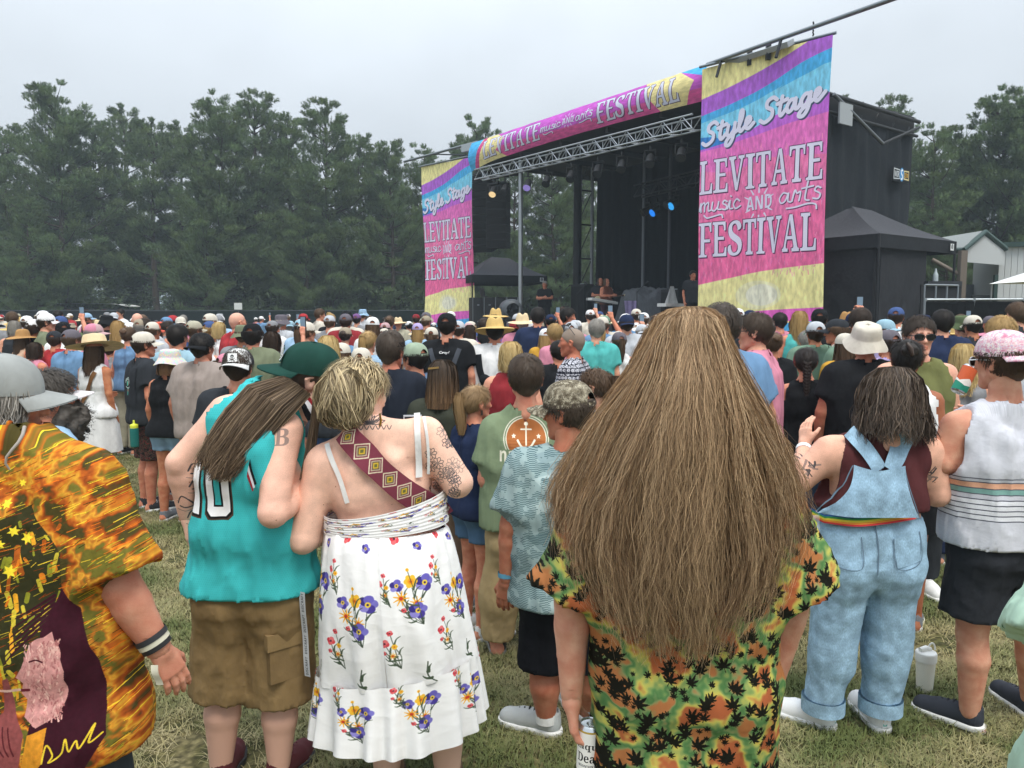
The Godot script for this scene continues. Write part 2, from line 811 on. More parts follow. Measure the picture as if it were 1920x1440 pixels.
# ---------------------------------------------------------------- trees
func sprig(wide: float) -> Mb:
	var b := Mb.new()
	for q in 30:
		var u := rnd(0.0, 1.0)
		var a := rnd(0, TAU)
		var r := Vector3(cos(a), 0, sin(a))
		var base := Vector3(0, u * 0.26, 0)
		var dir := (r * rnd(0.5, 1.0) + Vector3.UP * rnd(0.4, 1.0)).normalized()
		var tip := base + dir * rnd(0.09, 0.15)
		var side := dir.cross(r.rotated(Vector3.UP, rnd(0.6, 2.2))).normalized() * wide
		var s := rnd(0.75, 1.2)
		var nn := (r + Vector3.UP * 0.7).normalized()
		var col := Color(s, s, s * rnd(0.85, 1.05))
		var k := b.v.size()
		b.vert(base - side, nn, Vector2.ZERO, col)
		b.vert(base + side, nn, Vector2.ZERO, col)
		b.vert(tip, nn, Vector2.ZERO, col)
		b.tri(k, k + 1, k + 2)
	return b


func pine(height: float, spread: float, low: float, full: float, sd: int, sprigs: Mesh) -> Array:
	rng.seed = sd
	var wood := Mb.new()
	var spots := []
	var lean := Vector3(rnd(-0.03, 0.03), 0, rnd(-0.03, 0.03))
	var pts := PackedVector3Array()
	var rad := PackedFloat32Array()
	for k in 9:
		var u := k / 8.0
		pts.append(Vector3(lean.x * height * u + sin(u * 5.0 + sd) * 0.12, height * u * 0.97 - 0.1, lean.z * height * u))
		rad.append(lerpf(0.25, 0.025, u) * height / 15.0)
	wood.tube(pts, rad, 9)
	var y := height * low
	while y < height * 0.98:
		var u := y / height
		var prof := spread * (pow(1.0 - u, 0.62) * 0.92 + 0.06) * clampf(0.62 + (u - low) * 1.8, 0.62, 1.0)
		for q in rng.randi_range(4, 6):
			if rng.randf() > full and u < 0.75:
				continue
			var a := rnd(0, TAU)
			var ln := prof * rnd(0.55, 1.18)
			var out := Vector3(cos(a), 0, sin(a))
			var rise := lerpf(0.02, 0.95, pow(u, 1.6)) + rnd(-0.1, 0.15)
			var base := Vector3(lean.x * y, y + rnd(-0.15, 0.15), lean.z * y)
			var bp := PackedVector3Array()
			var br := PackedFloat32Array()
			for k in 6:
				var w := k / 5.0
				bp.append(base + out * ln * w + Vector3.UP * ln * (rise * w + 0.18 * w * w - 0.10 * sin(w * PI)))
				br.append(lerpf(0.055, 0.008, w) * (0.5 + ln * 0.22))
			wood.tube(bp, br, 4, Color.WHITE, false)
			# plumes of needles on the outer part of the limb, each a shallow cushion
			var plumes := maxi(1, int(ln * 2.1 + rng.randf()))
			for k in plumes:
				var w := clampf(1.0 - float(k) / plumes * 0.72 + rnd(-0.08, 0.04), 0.15, 1.0)
				var e := mini(int(w * 5.0), 4)
				var c := bp[e].lerp(bp[e + 1], w * 5.0 - e)
				var side := out.cross(Vector3.UP)
				c += side * rnd(-0.22, 0.22) * ln * (1.1 - w * 0.6)
				var rr := rnd(0.34, 0.58) * (0.62 + 0.42 * (1.0 - u)) * lerpf(1.0, 0.5, smoothstep(0.72, 1.0, u))
				var tone := rnd(0.66, 1.30)
				var warm := rnd(0.0, 0.25)
				for q2 in int(11.0 + 38.0 * rr):
					var off := Vector3(rnd(-1, 1), rnd(-0.25, 0.75), rnd(-1, 1))
					if off.length() > 1.05:
						off *= 0.7
					var p := c + off * Vector3(rr * 1.1, rr * 0.85, rr * 1.1)
					var dir := (out * rnd(0.1, 0.7) + off * 0.55 + Vector3.UP * rnd(0.5, 1.2)).normalized()
					var bs := Basis(Quaternion(Vector3.UP, dir)) * Basis(Vector3.UP, rnd(0, TAU))
					var tn := tone * rnd(0.85, 1.15)
					spots.append([Transform3D(bs.scaled(Vector3.ONE * rnd(0.8, 1.3)), p), Color((0.126 + 0.06 * warm) * tn, 0.206 * tn, (0.092 - 0.06 * warm) * tn)])
		y += rnd(0.42, 0.72) * height / 15.0
	for q in 16:
		var rad2 := rnd(0.0, 1.3)
		var ang := rnd(0, TAU)
		var top := Vector3(lean.x * height + cos(ang) * rad2, height * (0.965 - 0.055 * rad2) - rnd(0.0, 0.4), lean.z * height + sin(ang) * rad2)
		for k in 11:
			var bs := Basis(Quaternion(Vector3.UP, Vector3(rnd(-0.3, 0.3), 1, rnd(-0.3, 0.3)).normalized()))
			spots.append([Transform3D(bs.scaled(Vector3.ONE * lerpf(1.0, 0.40, k / 10.0)), top + Vector3(rnd(-0.04, 0.04), k * 0.085 - 0.2, rnd(-0.04, 0.04))), Color(0.12, 0.196, 0.088)])
	var mm := MultiMesh.new()
	mm.transform_format = MultiMesh.TRANSFORM_3D
	mm.use_colors = true
	mm.mesh = sprigs
	mm.instance_count = spots.size()
	for q in spots.size():
		mm.set_instance_transform(q, spots[q][0])
		mm.set_instance_color(q, spots[q][1])
	return [wood.mesh(bark), mm]


var bark: StandardMaterial3D


func trees() -> void:
	bark = StandardMaterial3D.new()
	bark.albedo_texture = noise_tex(31, 0.05, 4, false, hexc("2b241e"), hexc("5c5148"), 256)
	bark.uv1_triplanar = true
	bark.uv1_scale = Vector3(2.0, 0.5, 2.0)
	bark.roughness = 0.95
	var leaf := mat("ffffff", 0.75).duplicate()
	leaf.backlight_enabled = true
	leaf.backlight = Color(0.45, 0.5, 0.3)
	var sm := sprig(0.011).mesh(leaf)
	var kinds := [pine(15.0, 4.4, 0.08, 1.0, 11, sm), pine(15.0, 3.6, 0.10, 0.85, 12, sm), pine(15.0, 4.0, 0.14, 0.72, 13, sm), pine(15.0, 4.8, 0.06, 0.95, 14, sm), pine(15.0, 3.1, 0.25, 0.62, 15, sm)]
	rng.seed = 77
	# column, row of the top, distance, kind, wider
	var rows := [
		[-70, 230, 47, 0, 1.0], [18, 238, 48, 1, 1.1], [122, 176, 47, 0, 1.05], [60, 372, 44, 3, 0.8], [205, 245, 50, 2, 1.0], [243, 207, 52, 4, 1.1], [296, 232, 49, 4, 1.15], [345, 238, 51, 4, 1.1],
		[418, 197, 47, 0, 1.0], [392, 300, 45, 2, 1.0], [484, 188, 49, 1, 1.15], [545, 228, 50, 4, 1.2], [576, 330, 45, 2, 1.0], [622, 203, 47, 1, 1.1], [690, 268, 49, 2, 1.05], [742, 276, 47, 3, 0.9], [800, 292, 50, 2, 1.0],
		[868, 262, 52, 1, 1.0], [905, 238, 50, 2, 0.95], [962, 300, 47, 3, 0.9], [1040, 300, 46, 2, 1.1], [1095, 322, 50, 0, 0.9], [1180, 330, 52, 1, 1.0], [1300, 300, 48, 1, 1.0],
		[1560, 190, 45, 1, 0.9], [1650, 196, 43, 1, 0.9], [1738, 255, 38, 2, 1.1], [1795, 245, 40, 1, 1.0], [1850, 190, 38, 0, 1.05], [1915, 186, 37, 3, 1.0], [1985, 200, 38, 0, 1.0], [1770, 400, 35, 3, 0.9],
	]
	for r in 22:
		rows.append([-160 + r * 100 + rnd(-30, 30), rnd(330, 430), rnd(58, 72), rng.randi() % 4, 1.15])
	for r in rows:
		var d: float = r[2]
		var h := tall(r[1], d)
		var back: bool = d > 55
		var lab := "tall dark green pine rising behind the black fence" if not back else "pine in the second row deep behind the fence pines"
		if r[0] > 860 and r[0] < 1320 and not back:
			lab = "dark green pine showing through the open side of the stage"
		elif r[0] > 1500 and not back:
			lab = "tall green pine behind the covered stage wing and white building"
		if r[0] == 122:
			lab = "tallest full-crowned pine rising behind the dark red trailer"
		elif r[0] == 905:
			lab = "pine top showing above the far end of the stage valance"
		var o := thing("pine_tree", lab, "tree", pos(r[0], d), rnd(0, TAU), "pines around the festival field" if not back else "second row of pines")
		var sc := h / 15.0
		o.scale = Vector3(sc * r[4], sc, sc * r[4])
		var kd: Array = kinds[r[3]]
		part("trunk", kd[0], null, o)
		var cr := MultiMeshInstance3D.new()
		cr.name = "crown"
		cr.multimesh = kd[1]
		cr.set_meta("kind", "stuff")
		o.add_child(cr)
	# scrub under the trees
	var under := mat("ffffff", 0.8).duplicate()
	var lm := Mb.new()
	for q in 26:
		var p := Vector3(rnd(-0.3, 0.3), rnd(0, 0.55), rnd(-0.3, 0.3))
		var d1 := Vector3(rnd(-1, 1), rnd(-0.3, 0.8), rnd(-1, 1)).normalized() * 0.12
		var d2 := d1.cross(Vector3(rnd(-1, 1), 1, rnd(-1, 1))).normalized() * 0.045
		var nn := Vector3(rnd(-0.5, 0.5), 1, rnd(-0.5, 0.5)).normalized()
		var k := lm.v.size()
		var s := rnd(0.7, 1.2)
		for e in [p - d1, p + d2, p + d1, p - d2]:
			lm.vert(e, nn, Vector2.ZERO, Color(s, s, s))
		lm.tri(k, k + 1, k + 2)
		lm.tri(k, k + 2, k + 3)
	var mm := MultiMesh.new()
	mm.transform_format = MultiMesh.TRANSFORM_3D
	mm.use_colors = true
	mm.mesh = lm.mesh(under)
	mm.instance_count = 9000
	for q in 9000:
		var d := rnd(45, 74)
		var p := pos(rnd(-250, 2150), d)
		p.y = pow(rng.randf(), 1.6) * 3.2 * (0.7 + 0.5 * sin(p.x * 0.7))
		var tone := rnd(0.6, 1.3)
		mm.set_instance_transform(q, Transform3D(Basis(Vector3.UP, rnd(0, TAU)).scaled(Vector3.ONE * rnd(0.8, 1.7)), p))
		mm.set_instance_color(q, Color(0.045 * tone, 0.075 * tone, 0.028 * tone))
	var u := MultiMeshInstance3D.new()
	u.multimesh = mm
	u.name = "undergrowth"
	add_child(u)
	u.set_meta("kind", "stuff")
	tag(u, "dark leafy undergrowth beneath the pines behind the fence", "undergrowth")


# ---------------------------------------------------------------- fences, vehicle, building
func fence_run(a: Vector3, b: Vector3, h: float, panels: int, screen: String, rail: String, label: String, group: String) -> void:
	var o := thing("fence", label, "fence", a, 0.0, group)
	var e := b - a
	for k in panels + 1:
		var p := e * (float(k) / panels)
		made("post", Mb.new().rod(p, p + Vector3.UP * (h + 0.03), 0.03, 8), mat(rail, 0.4, 0.8), o)
		if k < panels:
			var q := e * (float(k + 1) / panels)
			made("rail", Mb.new().rod(p + Vector3.UP * h, q + Vector3.UP * h, 0.025, 8), mat(rail, 0.4, 0.8), o)
			var f := func(u: float, v: float) -> Vector3:
				var bow := sin(u * PI * 3.0 + k) * 0.02 * v + fine.get_noise_2d(u * 60.0 + k * 30.0, v * 40.0) * 0.02
				return p.lerp(q, u) + Vector3(0, h - 0.03 - v * (h - 0.08), 0) + e.cross(Vector3.UP).normalized() * (0.035 + bow)
			made("screen_panel", sheet(12, 5, f), cloth(screen), o)


func surroundings() -> void:
	fence_run(pos(-260, 41), pos(330, 42), 2.02, 14, "16191b", "4a4f52", "long black screened fence below the pines, part with the red trailer behind", "black perimeter fence")
	fence_run(pos(330, 42), pos(830, 41), 2.02, 12, "14201f", "4a4f52", "long black screened fence below the pines, part reaching the stage banner", "black perimeter fence")
	fence_run(pos(1726, 15.2), pos(2200, 14.2), 2.09, 5, "17191b", "9aa0a3", "black screened fence with silver top rail beside the dark tent", "")
	var t := thing("trailer", "dark red trailer with white roof behind the black fence", "trailer", pos(165, 46), 0.05)
	made("body", Mb.new().box(Vector3(0, 1.35, 0), Vector3(5.2, 1.5, 2.0)), mat("4e1c20", 0.5), t)
	var rf := func(u: float, v: float) -> Vector3:
		return Vector3((u - 0.5) * 5.5, 2.45 - 0.16 * pow(absf(u - 0.5) * 2.0, 6), (v - 0.5) * 2.2)
	made("roof", sheet(16, 2, rf), mat("d9dcdc", 0.5), t)
	for k in 5:
		made("window", Mb.new().box(Vector3(-2.0 + k, 1.9, 1.0), Vector3(0.7, 0.45, 0.04)), mat("22272b", 0.15), t)
	for x in [-1.6, 1.6]:
		var wheel := Mb.new().rod(Vector3(x, 0.36, 0.8), Vector3(x, 0.36, 1.02), 0.36, 18)
		made("wheel", wheel, mat("151515", 0.8), t)
	var s := thing("notice_board", "small white notice board standing above the black fence", "sign", pos(449, 41.4))
	made("board", Mb.new().box(Vector3(0, 2.25, 0), Vector3(0.42, 0.36, 0.03)), mat("c9cdcb", 0.6), s)
	made("post", Mb.new().rod(Vector3(0, 0, -0.04), Vector3(0, 2.4, -0.04), 0.025), mat("5a5d5f", 0.5, 0.6), s)
	white_building()


func white_building() -> void:
	var o := thing("white_building", "white boarded building with green trim and grey gabled porch behind fence", "building", pos(1880, 27))
	var base := o.position
	var white := mat("c6cacb", 0.75)
	var green := mat("1f3b35", 0.6)
	# long hall: each board of the siding
	var a := pos(1862, 27.5) - base
	var b := pos(2150, 26.0) - base
	var hh := tall(462, 27)
	var e := (b - a)
	var nrm := e.cross(Vector3.UP).normalized()
	var n := 24
	var bs := Basis(e.normalized(), Vector3.UP, nrm)
	for k in n:
		var p := a.lerp(b, (k + 0.5) / n)
		made("wall_board", Mb.new().box(p + Vector3.UP * hh * 0.5, Vector3(e.length() / n - 0.012, hh, 0.05), bs), white, o)
	made("wall_back", Mb.new().box(a.lerp(b, 0.5) + Vector3.UP * hh * 0.5 - nrm * 2.0, Vector3(e.length(), hh, 3.8), bs), mat("8d9090", 0.8), o)
	made("eaves_trim", Mb.new().box(a.lerp(b, 0.5) + Vector3.UP * (hh + 0.09) + nrm * 0.06, Vector3(e.length() + 0.3, 0.16, 0.3), bs), green, o)
	# porch roof
	var r0 := pt(1846, 432, 26) - base
	var r1 := pt(1735, 450, 32) - base
	var e0 := pt(1806, 464, 24.8) - base
	var e1 := pt(1702, 470, 30.5) - base
	var k0 := pt(1886, 463, 26.6) - base
	var k1 := k0 + (r1 - r0)
	var rf := Mb.new()
	for s in [[e0, r0, r1, e1], [k0, k1, r1, r0]]:
		rf.quad(s[0], s[1], s[2], s[3])
		var up := Vector3.UP * 0.1
		rf.quad(s[0] - up, s[1] - up, s[2] - up, s[3] - up)
	for q in range(0, rf.n.size(), 4):
		if (rf.n[q].y < 0.0) != (int(q / 4.0) % 2 == 1):
			for w in 4:
				rf.n[q + w] = -rf.n[q + w]
	made("roof", rf, mat("868b8a", 0.95), o)
	made("rake_trim", Mb.new().tube(PackedVector3Array([e0 + Vector3(0, -0.08, 0.02), r0 + Vector3(0, -0.05, 0.02), k0 + Vector3(0, -0.08, 0.02)]), PackedFloat32Array([0.09, 0.09, 0.09]), 4), green, o)
	made("eaves_trim", Mb.new().rod(e0 + Vector3(0, -0.08, 0), e1 + Vector3(0, -0.08, 0), 0.09, 4), green, o)
	var gw := Mb.new()
	var lo := e0.y - 0.45
	gw.quad(Vector3(e0.x, lo, e0.z), Vector3(k0.x, lo, k0.z), k0 + Vector3(0, -0.1, -0.03), e0 + Vector3(0, -0.1, -0.03))
	gw.quad(e0 + Vector3(0, -0.1, -0.03), k0 + Vector3(0, -0.1, -0.03), r0 + Vector3(0, -0.12, -0.03), r0 + Vector3(0, -0.12, -0.03))
	for q in gw.n.size():
		gw.n[q] = Vector3(-0.3, 0, 1).normalized()
	made("gable_wall", gw, white, o)
	made("post", Mb.new().box(Vector3(e0.x, (e0.y - 0.1) * 0.5, e0.z), Vector3(0.2, e0.y - 0.1, 0.2)), mat("6b6157", 0.85), o)
	made("brace", Mb.new().rod(Vector3(e0.x, e0.y - 0.9, e0.z), Vector3(e0.x - 0.7, e0.y - 0.35, e0.z - 0.5), 0.07, 4), mat("6b6157", 0.85), o)
	made("rear_wall", Mb.new().box((e1 + k1) * 0.5 * Vector3(1, 0, 1) + Vector3(0.6, 1.5, 0.6), Vector3(6.2, 3.0, 0.1)), mat("565c60", 0.85), o)
	made("door", Mb.new().box(pos(1834, 27.8) - base + Vector3(0, 1.25, 0), Vector3(0.75, 2.5, 0.08)), mat("2c3134", 0.7), o)
	made("door_trim", Mb.new().box(pos(1858, 27.4) - base + Vector3(0, 1.6, 0), Vector3(0.12, 3.2, 0.1)), green, o)
	var c := thing("canopy", "white pop-up canopy corner in front of white building", "canopy", pos(1945, 22))
	var hy := tall(530, 22)
	var cf := func(u: float, v: float) -> Vector3:
		var q := absf(u - 0.5) * 2.0
		var w := absf(v - 0.5) * 2.0
		return Vector3((u - 0.5) * 1.9, hy + 0.45 * (1.0 - maxf(q, w)), (v - 0.5) * 1.9)
	made("roof", sheet(12, 12, cf), mat("e4e6e4", 0.8), c)
	for x in [-0.9, 0.9]:
		for z in [-0.9, 0.9]:
			made("leg", Mb.new().rod(Vector3(x, 0, z), Vector3(x, hy, z), 0.025), mat("b7babb", 0.4, 0.6), c)

# ---------------------------------------------------------------- the stage: t runs along its front to the far side, s to the back
const ST_O := Vector3(6.86, 0, -17.03)
const ST_T := Vector3(-0.579, 0, -0.815)
const ST_S := Vector3(0.815, 0, -0.579)
const DECK := 1.25


func sp(t: float, s: float, y := 0.0) -> Vector3:
	return ST_O + ST_T * t + ST_S * s + Vector3(0, y, 0)


func st_basis() -> Basis:
	return Basis(ST_T, Vector3.UP, ST_S)


func truss(called: String, label: String, a: Vector3, b: Vector3, sz: float, n: int, m: Material, group := "") -> Node3D:
	var o := thing(called, label, "truss", a, 0.0, group)
	var e := b - a
	var dir := e.normalized()
	var side := dir.cross(Vector3.UP).normalized() if absf(dir.y) < 0.9 else Vector3.RIGHT
	var up := side.cross(dir).normalized()
	var off := [side * sz * 0.5 + up * sz * 0.5, -side * sz * 0.5 + up * sz * 0.5, -side * sz * 0.5 - up * sz * 0.5, side * sz * 0.5 - up * sz * 0.5]
	for k in 4:
		made("chord", Mb.new().rod(off[k], off[k] + e, 0.026, 6), m, o)
	for f in 4:
		if f == 0:
			continue
		var p: Vector3 = off[f]
		var q: Vector3 = off[(f + 1) % 4]
		for k in n:
			var u := float(k) / n
			var w := float(k + 1) / n
			var s0 := p + e * u
			var s1 := q + e * w
			if k % 2:
				s0 = q + e * u
				s1 = p + e * w
			made("brace", Mb.new().rod(s0, s1, 0.014, 5), m, o)
			if f == 1:
				made("brace", Mb.new().rod(p + e * u, q + e * u, 0.014, 5), m, o)
	return o


func lantern(at: Vector3, aim: Vector3, glow: String, label: String, energy := 0.0) -> void:
	var o := thing("stage_light", label, "stage light", at, 0.0, "lights hung on the stage trusses")
	var d := (aim - at).normalized()
	made("clamp", Mb.new().rod(Vector3(0, 0, 0), Vector3(0, -0.12, 0), 0.03), mat("1a1b1d", 0.6), o)
	var side := d.cross(Vector3.UP).normalized()
	var c := Vector3(0, -0.36, 0)
	made("yoke", Mb.new().tube(PackedVector3Array([c + side * 0.15, Vector3(0, -0.12, 0) + side * 0.15, Vector3(0, -0.12, 0) - side * 0.15, c - side * 0.15]), PackedFloat32Array([0.018, 0.018, 0.018, 0.018]), 5), mat("1a1b1d", 0.6), o)
	made("housing", Mb.new().tube(PackedVector3Array([c - d * 0.2, c - d * 0.12, c + d * 0.12, c + d * 0.2]), PackedFloat32Array([0.06, 0.11, 0.12, 0.135]), 14), mat("16171a", 0.5), o)
	var lm: StandardMaterial3D = mat("2a2d33", 0.1).duplicate()
	if glow:
		lm.emission_enabled = true
		lm.emission = hexc(glow)
		lm.emission_energy_multiplier = 0.6
		if energy > 0.0:
			var l := SpotLight3D.new()
			l.name = "beam"
			o.add_child(l)
			l.position = c + d * 0.235
			l.look_at_from_position(c + d * 0.235, c + d * 3.0, Vector3.FORWARD)
			l.light_color = hexc(glow)
			l.light_energy = energy
			l.light_size = 0.11
			l.spot_angle = 24.0
			l.spot_range = 30.0
			l.spot_attenuation = 2.0
			l.shadow_enabled = true
	made("lens", Mb.new().tube(PackedVector3Array([c + d * 0.195, c + d * 0.222]), PackedFloat32Array([0.125, 0.118]), 14), lm, o)


func drape(called: String, label: String, a: Vector3, b: Vector3, y0: float, y1: float, folds: int, amp: float, col: String) -> Node3D:
	var o := thing(called, label, "drape", Vector3(a.x, 0, a.z))
	var e := (b - a) * Vector3(1, 0, 1)
	var nr := e.cross(Vector3.UP).normalized()
	var f := func(u: float, v: float) -> Vector3:
		var w := sin(u * TAU * folds + 3.0 * fine.get_noise_2d(u * 30.0, v * 6.0)) * amp * (0.4 + 0.6 * v) + fine.get_noise_2d(u * 90.0 + 50.0, v * 35.0) * amp * 1.5
		return e * u + Vector3(0, lerpf(y1, y0, v), 0) + nr * w
	var m: StandardMaterial3D = cloth(col)
	made("cloth", sheet(maxi(60, folds * 10), 14, f), m, o)
	return o


func stage() -> void:
	var black := mat("141518", 0.8)
	var silver := mat("b6bcc2", 0.32, 0.9)
	var dark := mat("1b1d20", 0.6)
	var b := st_basis()
	# deck with its skirt, roof, columns: one structure
	var o := thing("stage", "large black mobile concert stage with raised deck and flat roof", "stage", sp(8.1, 0))
	var loc := func(t: float, s: float, y: float) -> Vector3: return sp(t, s, y) - o.position
	made("deck", Mb.new().box(loc.call(8.1, 4.0, DECK - 0.09), Vector3(11.6, 0.18, 8.0), b), mat("1e1f21", 0.6), o)
	made("roof", Mb.new().box(loc.call(8.1, 3.9, 7.42), Vector3(11.5, 0.5, 8.2), b), mat("15171b", 0.85), o)
	for k in 6:
		made("roof_beam", Mb.new().box(loc.call(2.8 + k * 2.1, 3.9, 7.1), Vector3(0.12, 0.16, 8.0), b), dark, o)
	for k in 12:
		var f := func(u: float, v: float) -> Vector3:
			return loc.call(2.35 + (k + u) * 0.96, -0.04 + 0.02 * sin(u * TAU * 3.0) * v, lerpf(DECK - 0.02, 0.02, v))
		made("skirt_panel", sheet(14, 3, f), cloth("101114"), o)
	for c in [[11.3, 2.46, 0.15, "1a1c1f"], [11.3, 3.14, 0.06, "8d9296"], [2.6, 0.15, 0.14, "1a1c1f"], [2.6, 7.7, 0.14, "1a1c1f"], [13.4, 7.7, 0.14, "1a1c1f"], [8.87, 3.3, 0.05, "6d7176"], [7.7, 3.3, 0.05, "4d5056"]]:
		made("column", Mb.new().rod(loc.call(c[0], c[1], DECK), loc.call(c[0], c[1], 7.2), c[2], 10), mat(c[3], 0.4, 0.5), o)
	made("column", Mb.new().rod(loc.call(11.35, 0.0, DECK), loc.call(11.35, 0.0, 6.95), 0.075, 12), mat("a9aeb2", 0.35, 0.85), o)
	for k in 4:
		var y := 2.6 + k * 1.2
		made("cross_bar", Mb.new().rod(loc.call(11.3, 2.46, y), loc.call(11.3, 3.14, y), 0.03), dark, o)
		made("cross_bar", Mb.new().rod(loc.call(11.3, 2.46, y), loc.call(11.3, 3.14, y + 1.2), 0.02), dark, o)
	# frayed top edge of the right wing: ribs and struts
	for k in 9:
		var s := 0.6 + k * 0.85
		made("roof_rib", Mb.new().tube(PackedVector3Array([loc.call(2.45, s, 7.0), loc.call(2.35, s + 0.3, 7.35 + 0.12 * sin(k * 2.3)), loc.call(2.5, s + 0.62, 7.75)]), PackedFloat32Array([0.035, 0.03, 0.025]), 5), dark, o)
	made("side_strut", Mb.new().rod(loc.call(2.1, 3.4, 7.55), loc.call(2.0, 5.7, 6.55), 0.05), mat("6c7075", 0.4, 0.7), o)
	made("side_strut", Mb.new().rod(loc.call(2.0, 5.7, 6.55), loc.call(2.1, 7.8, 7.3), 0.04), dark, o)
	made("side_beam", Mb.new().rod(loc.call(2.2, 0.0, 7.62), loc.call(2.2, 8.0, 7.5), 0.06), dark, o)
	made("side_beam", Mb.new().rod(loc.call(2.25, 2.0, 7.15), loc.call(2.25, 8.0, 7.1), 0.05), dark, o)
	made("vent_panel", Mb.new().box(loc.call(2.05, 3.9, 7.1), Vector3(0.05, 0.55, 0.6), b), mat("9aa0a4", 0.5), o)

	drape("side_drape", "black mesh drape covering the near side wall of the stage", sp(2.3, 3.0), sp(2.3, 7.95), 0.2, 7.15, 9, 0.06, "2b2f34")
	drape("back_drape", "black backdrop curtain hanging behind the band", sp(12.25, 4.2), sp(2.4, 4.4), DECK + 0.01, 7.1, 22, 0.05, "15191f")
	drape("wing_drape", "narrow black curtain inside the stage beside the lights", sp(3.3, 2.4), sp(4.4, 2.9), DECK + 0.01, 6.9, 5, 0.05, "191c20")
	truss("stage_tower", "slim black lattice tower at the near corner of the stage", sp(2.25, 1.4, 0.0), sp(2.25, 1.4, 7.3), 0.42, 16, mat("22252a", 0.5, 0.3))
	truss("front_truss", "silver lighting truss spanning the front of the stage", sp(13.55, -0.25, 6.75), sp(3.5, -0.25, 6.60), 0.34, 30, silver)
	truss("rear_truss", "dark lighting truss deep inside the stage above the drums", sp(8.75, 2.9, 5.85), sp(4.0, 2.7, 5.95), 0.36, 12, mat("34383d", 0.4, 0.5))

	# crew emblem on the side drape
	var pm := Paint.new(256, 112, hexc("202428"))
	pm.poly(PackedVector2Array([Vector2(8, 14), Vector2(104, 20), Vector2(104, 92), Vector2(8, 98)]), hexc("c8ced2"))
	pm.poly(PackedVector2Array([Vector2(15, 22), Vector2(98, 27), Vector2(98, 85), Vector2(15, 90)]), hexc("24282d"))
	pm.text("WIR", Rect2(20, 34, 74, 44), hexc("c8ced2"))
	pm.disc(Vector2(134, 56), 34, hexc("3d86c0"), 52)
	pm.text("S", Rect2(118, 14, 32, 84), hexc("dfe8ee"))
	pm.poly(PackedVector2Array([Vector2(164, 22), Vector2(246, 20), Vector2(246, 94), Vector2(164, 90)]), hexc("d2c492"))
	pm.poly(PackedVector2Array([Vector2(172, 32), Vector2(238, 30), Vector2(238, 84), Vector2(172, 80)]), hexc("2a2a2c"))
	pm.text("2TR", Rect2(178, 40, 54, 34), hexc("d8a93c"))
	var lg := thing("wall_sign", "small white blue and yellow emblem board on the black side drape", "sign", sp(2.12, 6.95, 5.85))
	made("board", Mb.new().box(Vector3.ZERO, Vector3(0.9, 0.42, 0.03), Basis(ST_S, Vector3.UP, -ST_T)), dark, lg)
	var lgp := func(u: float, v: float) -> Vector3: return ST_S * (u - 0.5) * 0.9 + Vector3.UP * (0.5 - v) * 0.42 - ST_T * 0.02
	made("print", sheet(1, 1, lgp), printed(pm.tex(), 0.7), lg)

	# lights under the front truss
	var f2 := [[12.6, "ffdca0", 0.0], [11.9, "", 0.0], [10.6, "8a7ac0", 0.0], [9.6, "", 0.0], [8.4, "", 0.0], [7.2, "", 0.0], [6.2, "", 0.0], [5.1, "", 0.0], [4.0, "", 0.0], [3.1, "", 0.0]]
	for q in f2.size():
		var e: Array = f2[q]
		var at := sp(e[0], -0.25, 6.44 - 0.02 * q)
		var lab := "black stage light hanging unlit under the front truss"
		if q == 0:
			lab = "stage light glowing warm white at the front truss end"
		elif q == 2:
			lab = "stage light glowing violet under the front truss"
		lantern(at, at + Vector3(-0.3, -1.0, 0.9), e[1], lab)
	lantern(sp(7.54, 2.55, 5.45), sp(8.4, -2.0, 2.6), "1f8cff", "bright blue stage light shining inside the stage", 6.0)
	lantern(sp(6.7, 2.5, 5.55), sp(7.6, -2.5, 2.9), "38b0ff", "smaller blue stage light beside the wing curtain", 3.0)
	lantern(sp(8.0, 2.6, 5.5), sp(8.9, -2.0, 3.0), "", "small unlit stage light beside the bright blue one", 0.0)
	lantern(sp(6.9, 2.5, 5.6), sp(7.9, -2.5, 2.9), "", "small unlit stage light between the two blue lights", 0.8)

	# hung loudspeakers at the far side
	for q in 2:
		var c: Vector3 = [pt(908, 330, 28.9), pt(934, 350, 28.2)][q]
		var la := thing("line_array", ["curved column of black loudspeakers hung behind the far banner", "straight column of black loudspeakers hung beside the far banner"][q], "loudspeaker", c)
		made("fly_frame", Mb.new().box(Vector3(0, 0.08, 0), Vector3(0.7, 0.08, 0.5), b), dark, la)
		made("chain", Mb.new().rod(Vector3(0, 0.1, 0), Vector3(0, 1.1, 0), 0.02), dark, la)
		var y := 0.0
		var zz := 0.0
		for k in 10 if q == 0 else 8:
			var tl: float = (0.035 * k) if q == 0 else 0.0
			var bb := Basis(Vector3.UP, -0.35) * Basis(Vector3.RIGHT, tl)
			made("cabinet", Mb.new().box(Vector3(0, y - 0.14, zz), Vector3(0.78, 0.26, 0.46), bb), mat("17191c", 0.75), la)
			made("grille", Mb.new().box(Vector3(0, y - 0.14, zz) + bb.z * 0.236, Vector3(0.70, 0.21, 0.02), bb), mat("0f1012", 0.95), la)
			y -= 0.275 * cos(tl)
			zz -= 0.275 * sin(tl)
	var fl := thing("floodlight_cluster", "cluster of black floodlights beneath the end of the valance", "floodlight", pt(945, 322, 28.0))
	for k in 3:
		made("floodlight", Mb.new().box(Vector3(-0.35 + k * 0.36, 0.05 * k, 0), Vector3(0.34, 0.42, 0.3), Basis(Vector3.RIGHT, 0.5)), mat("15171a", 0.6), fl)
	made("bar", Mb.new().rod(Vector3(-0.6, 0.3, 0), Vector3(0.7, 0.4, 0), 0.04), dark, fl)
	banners()
	on_stage()


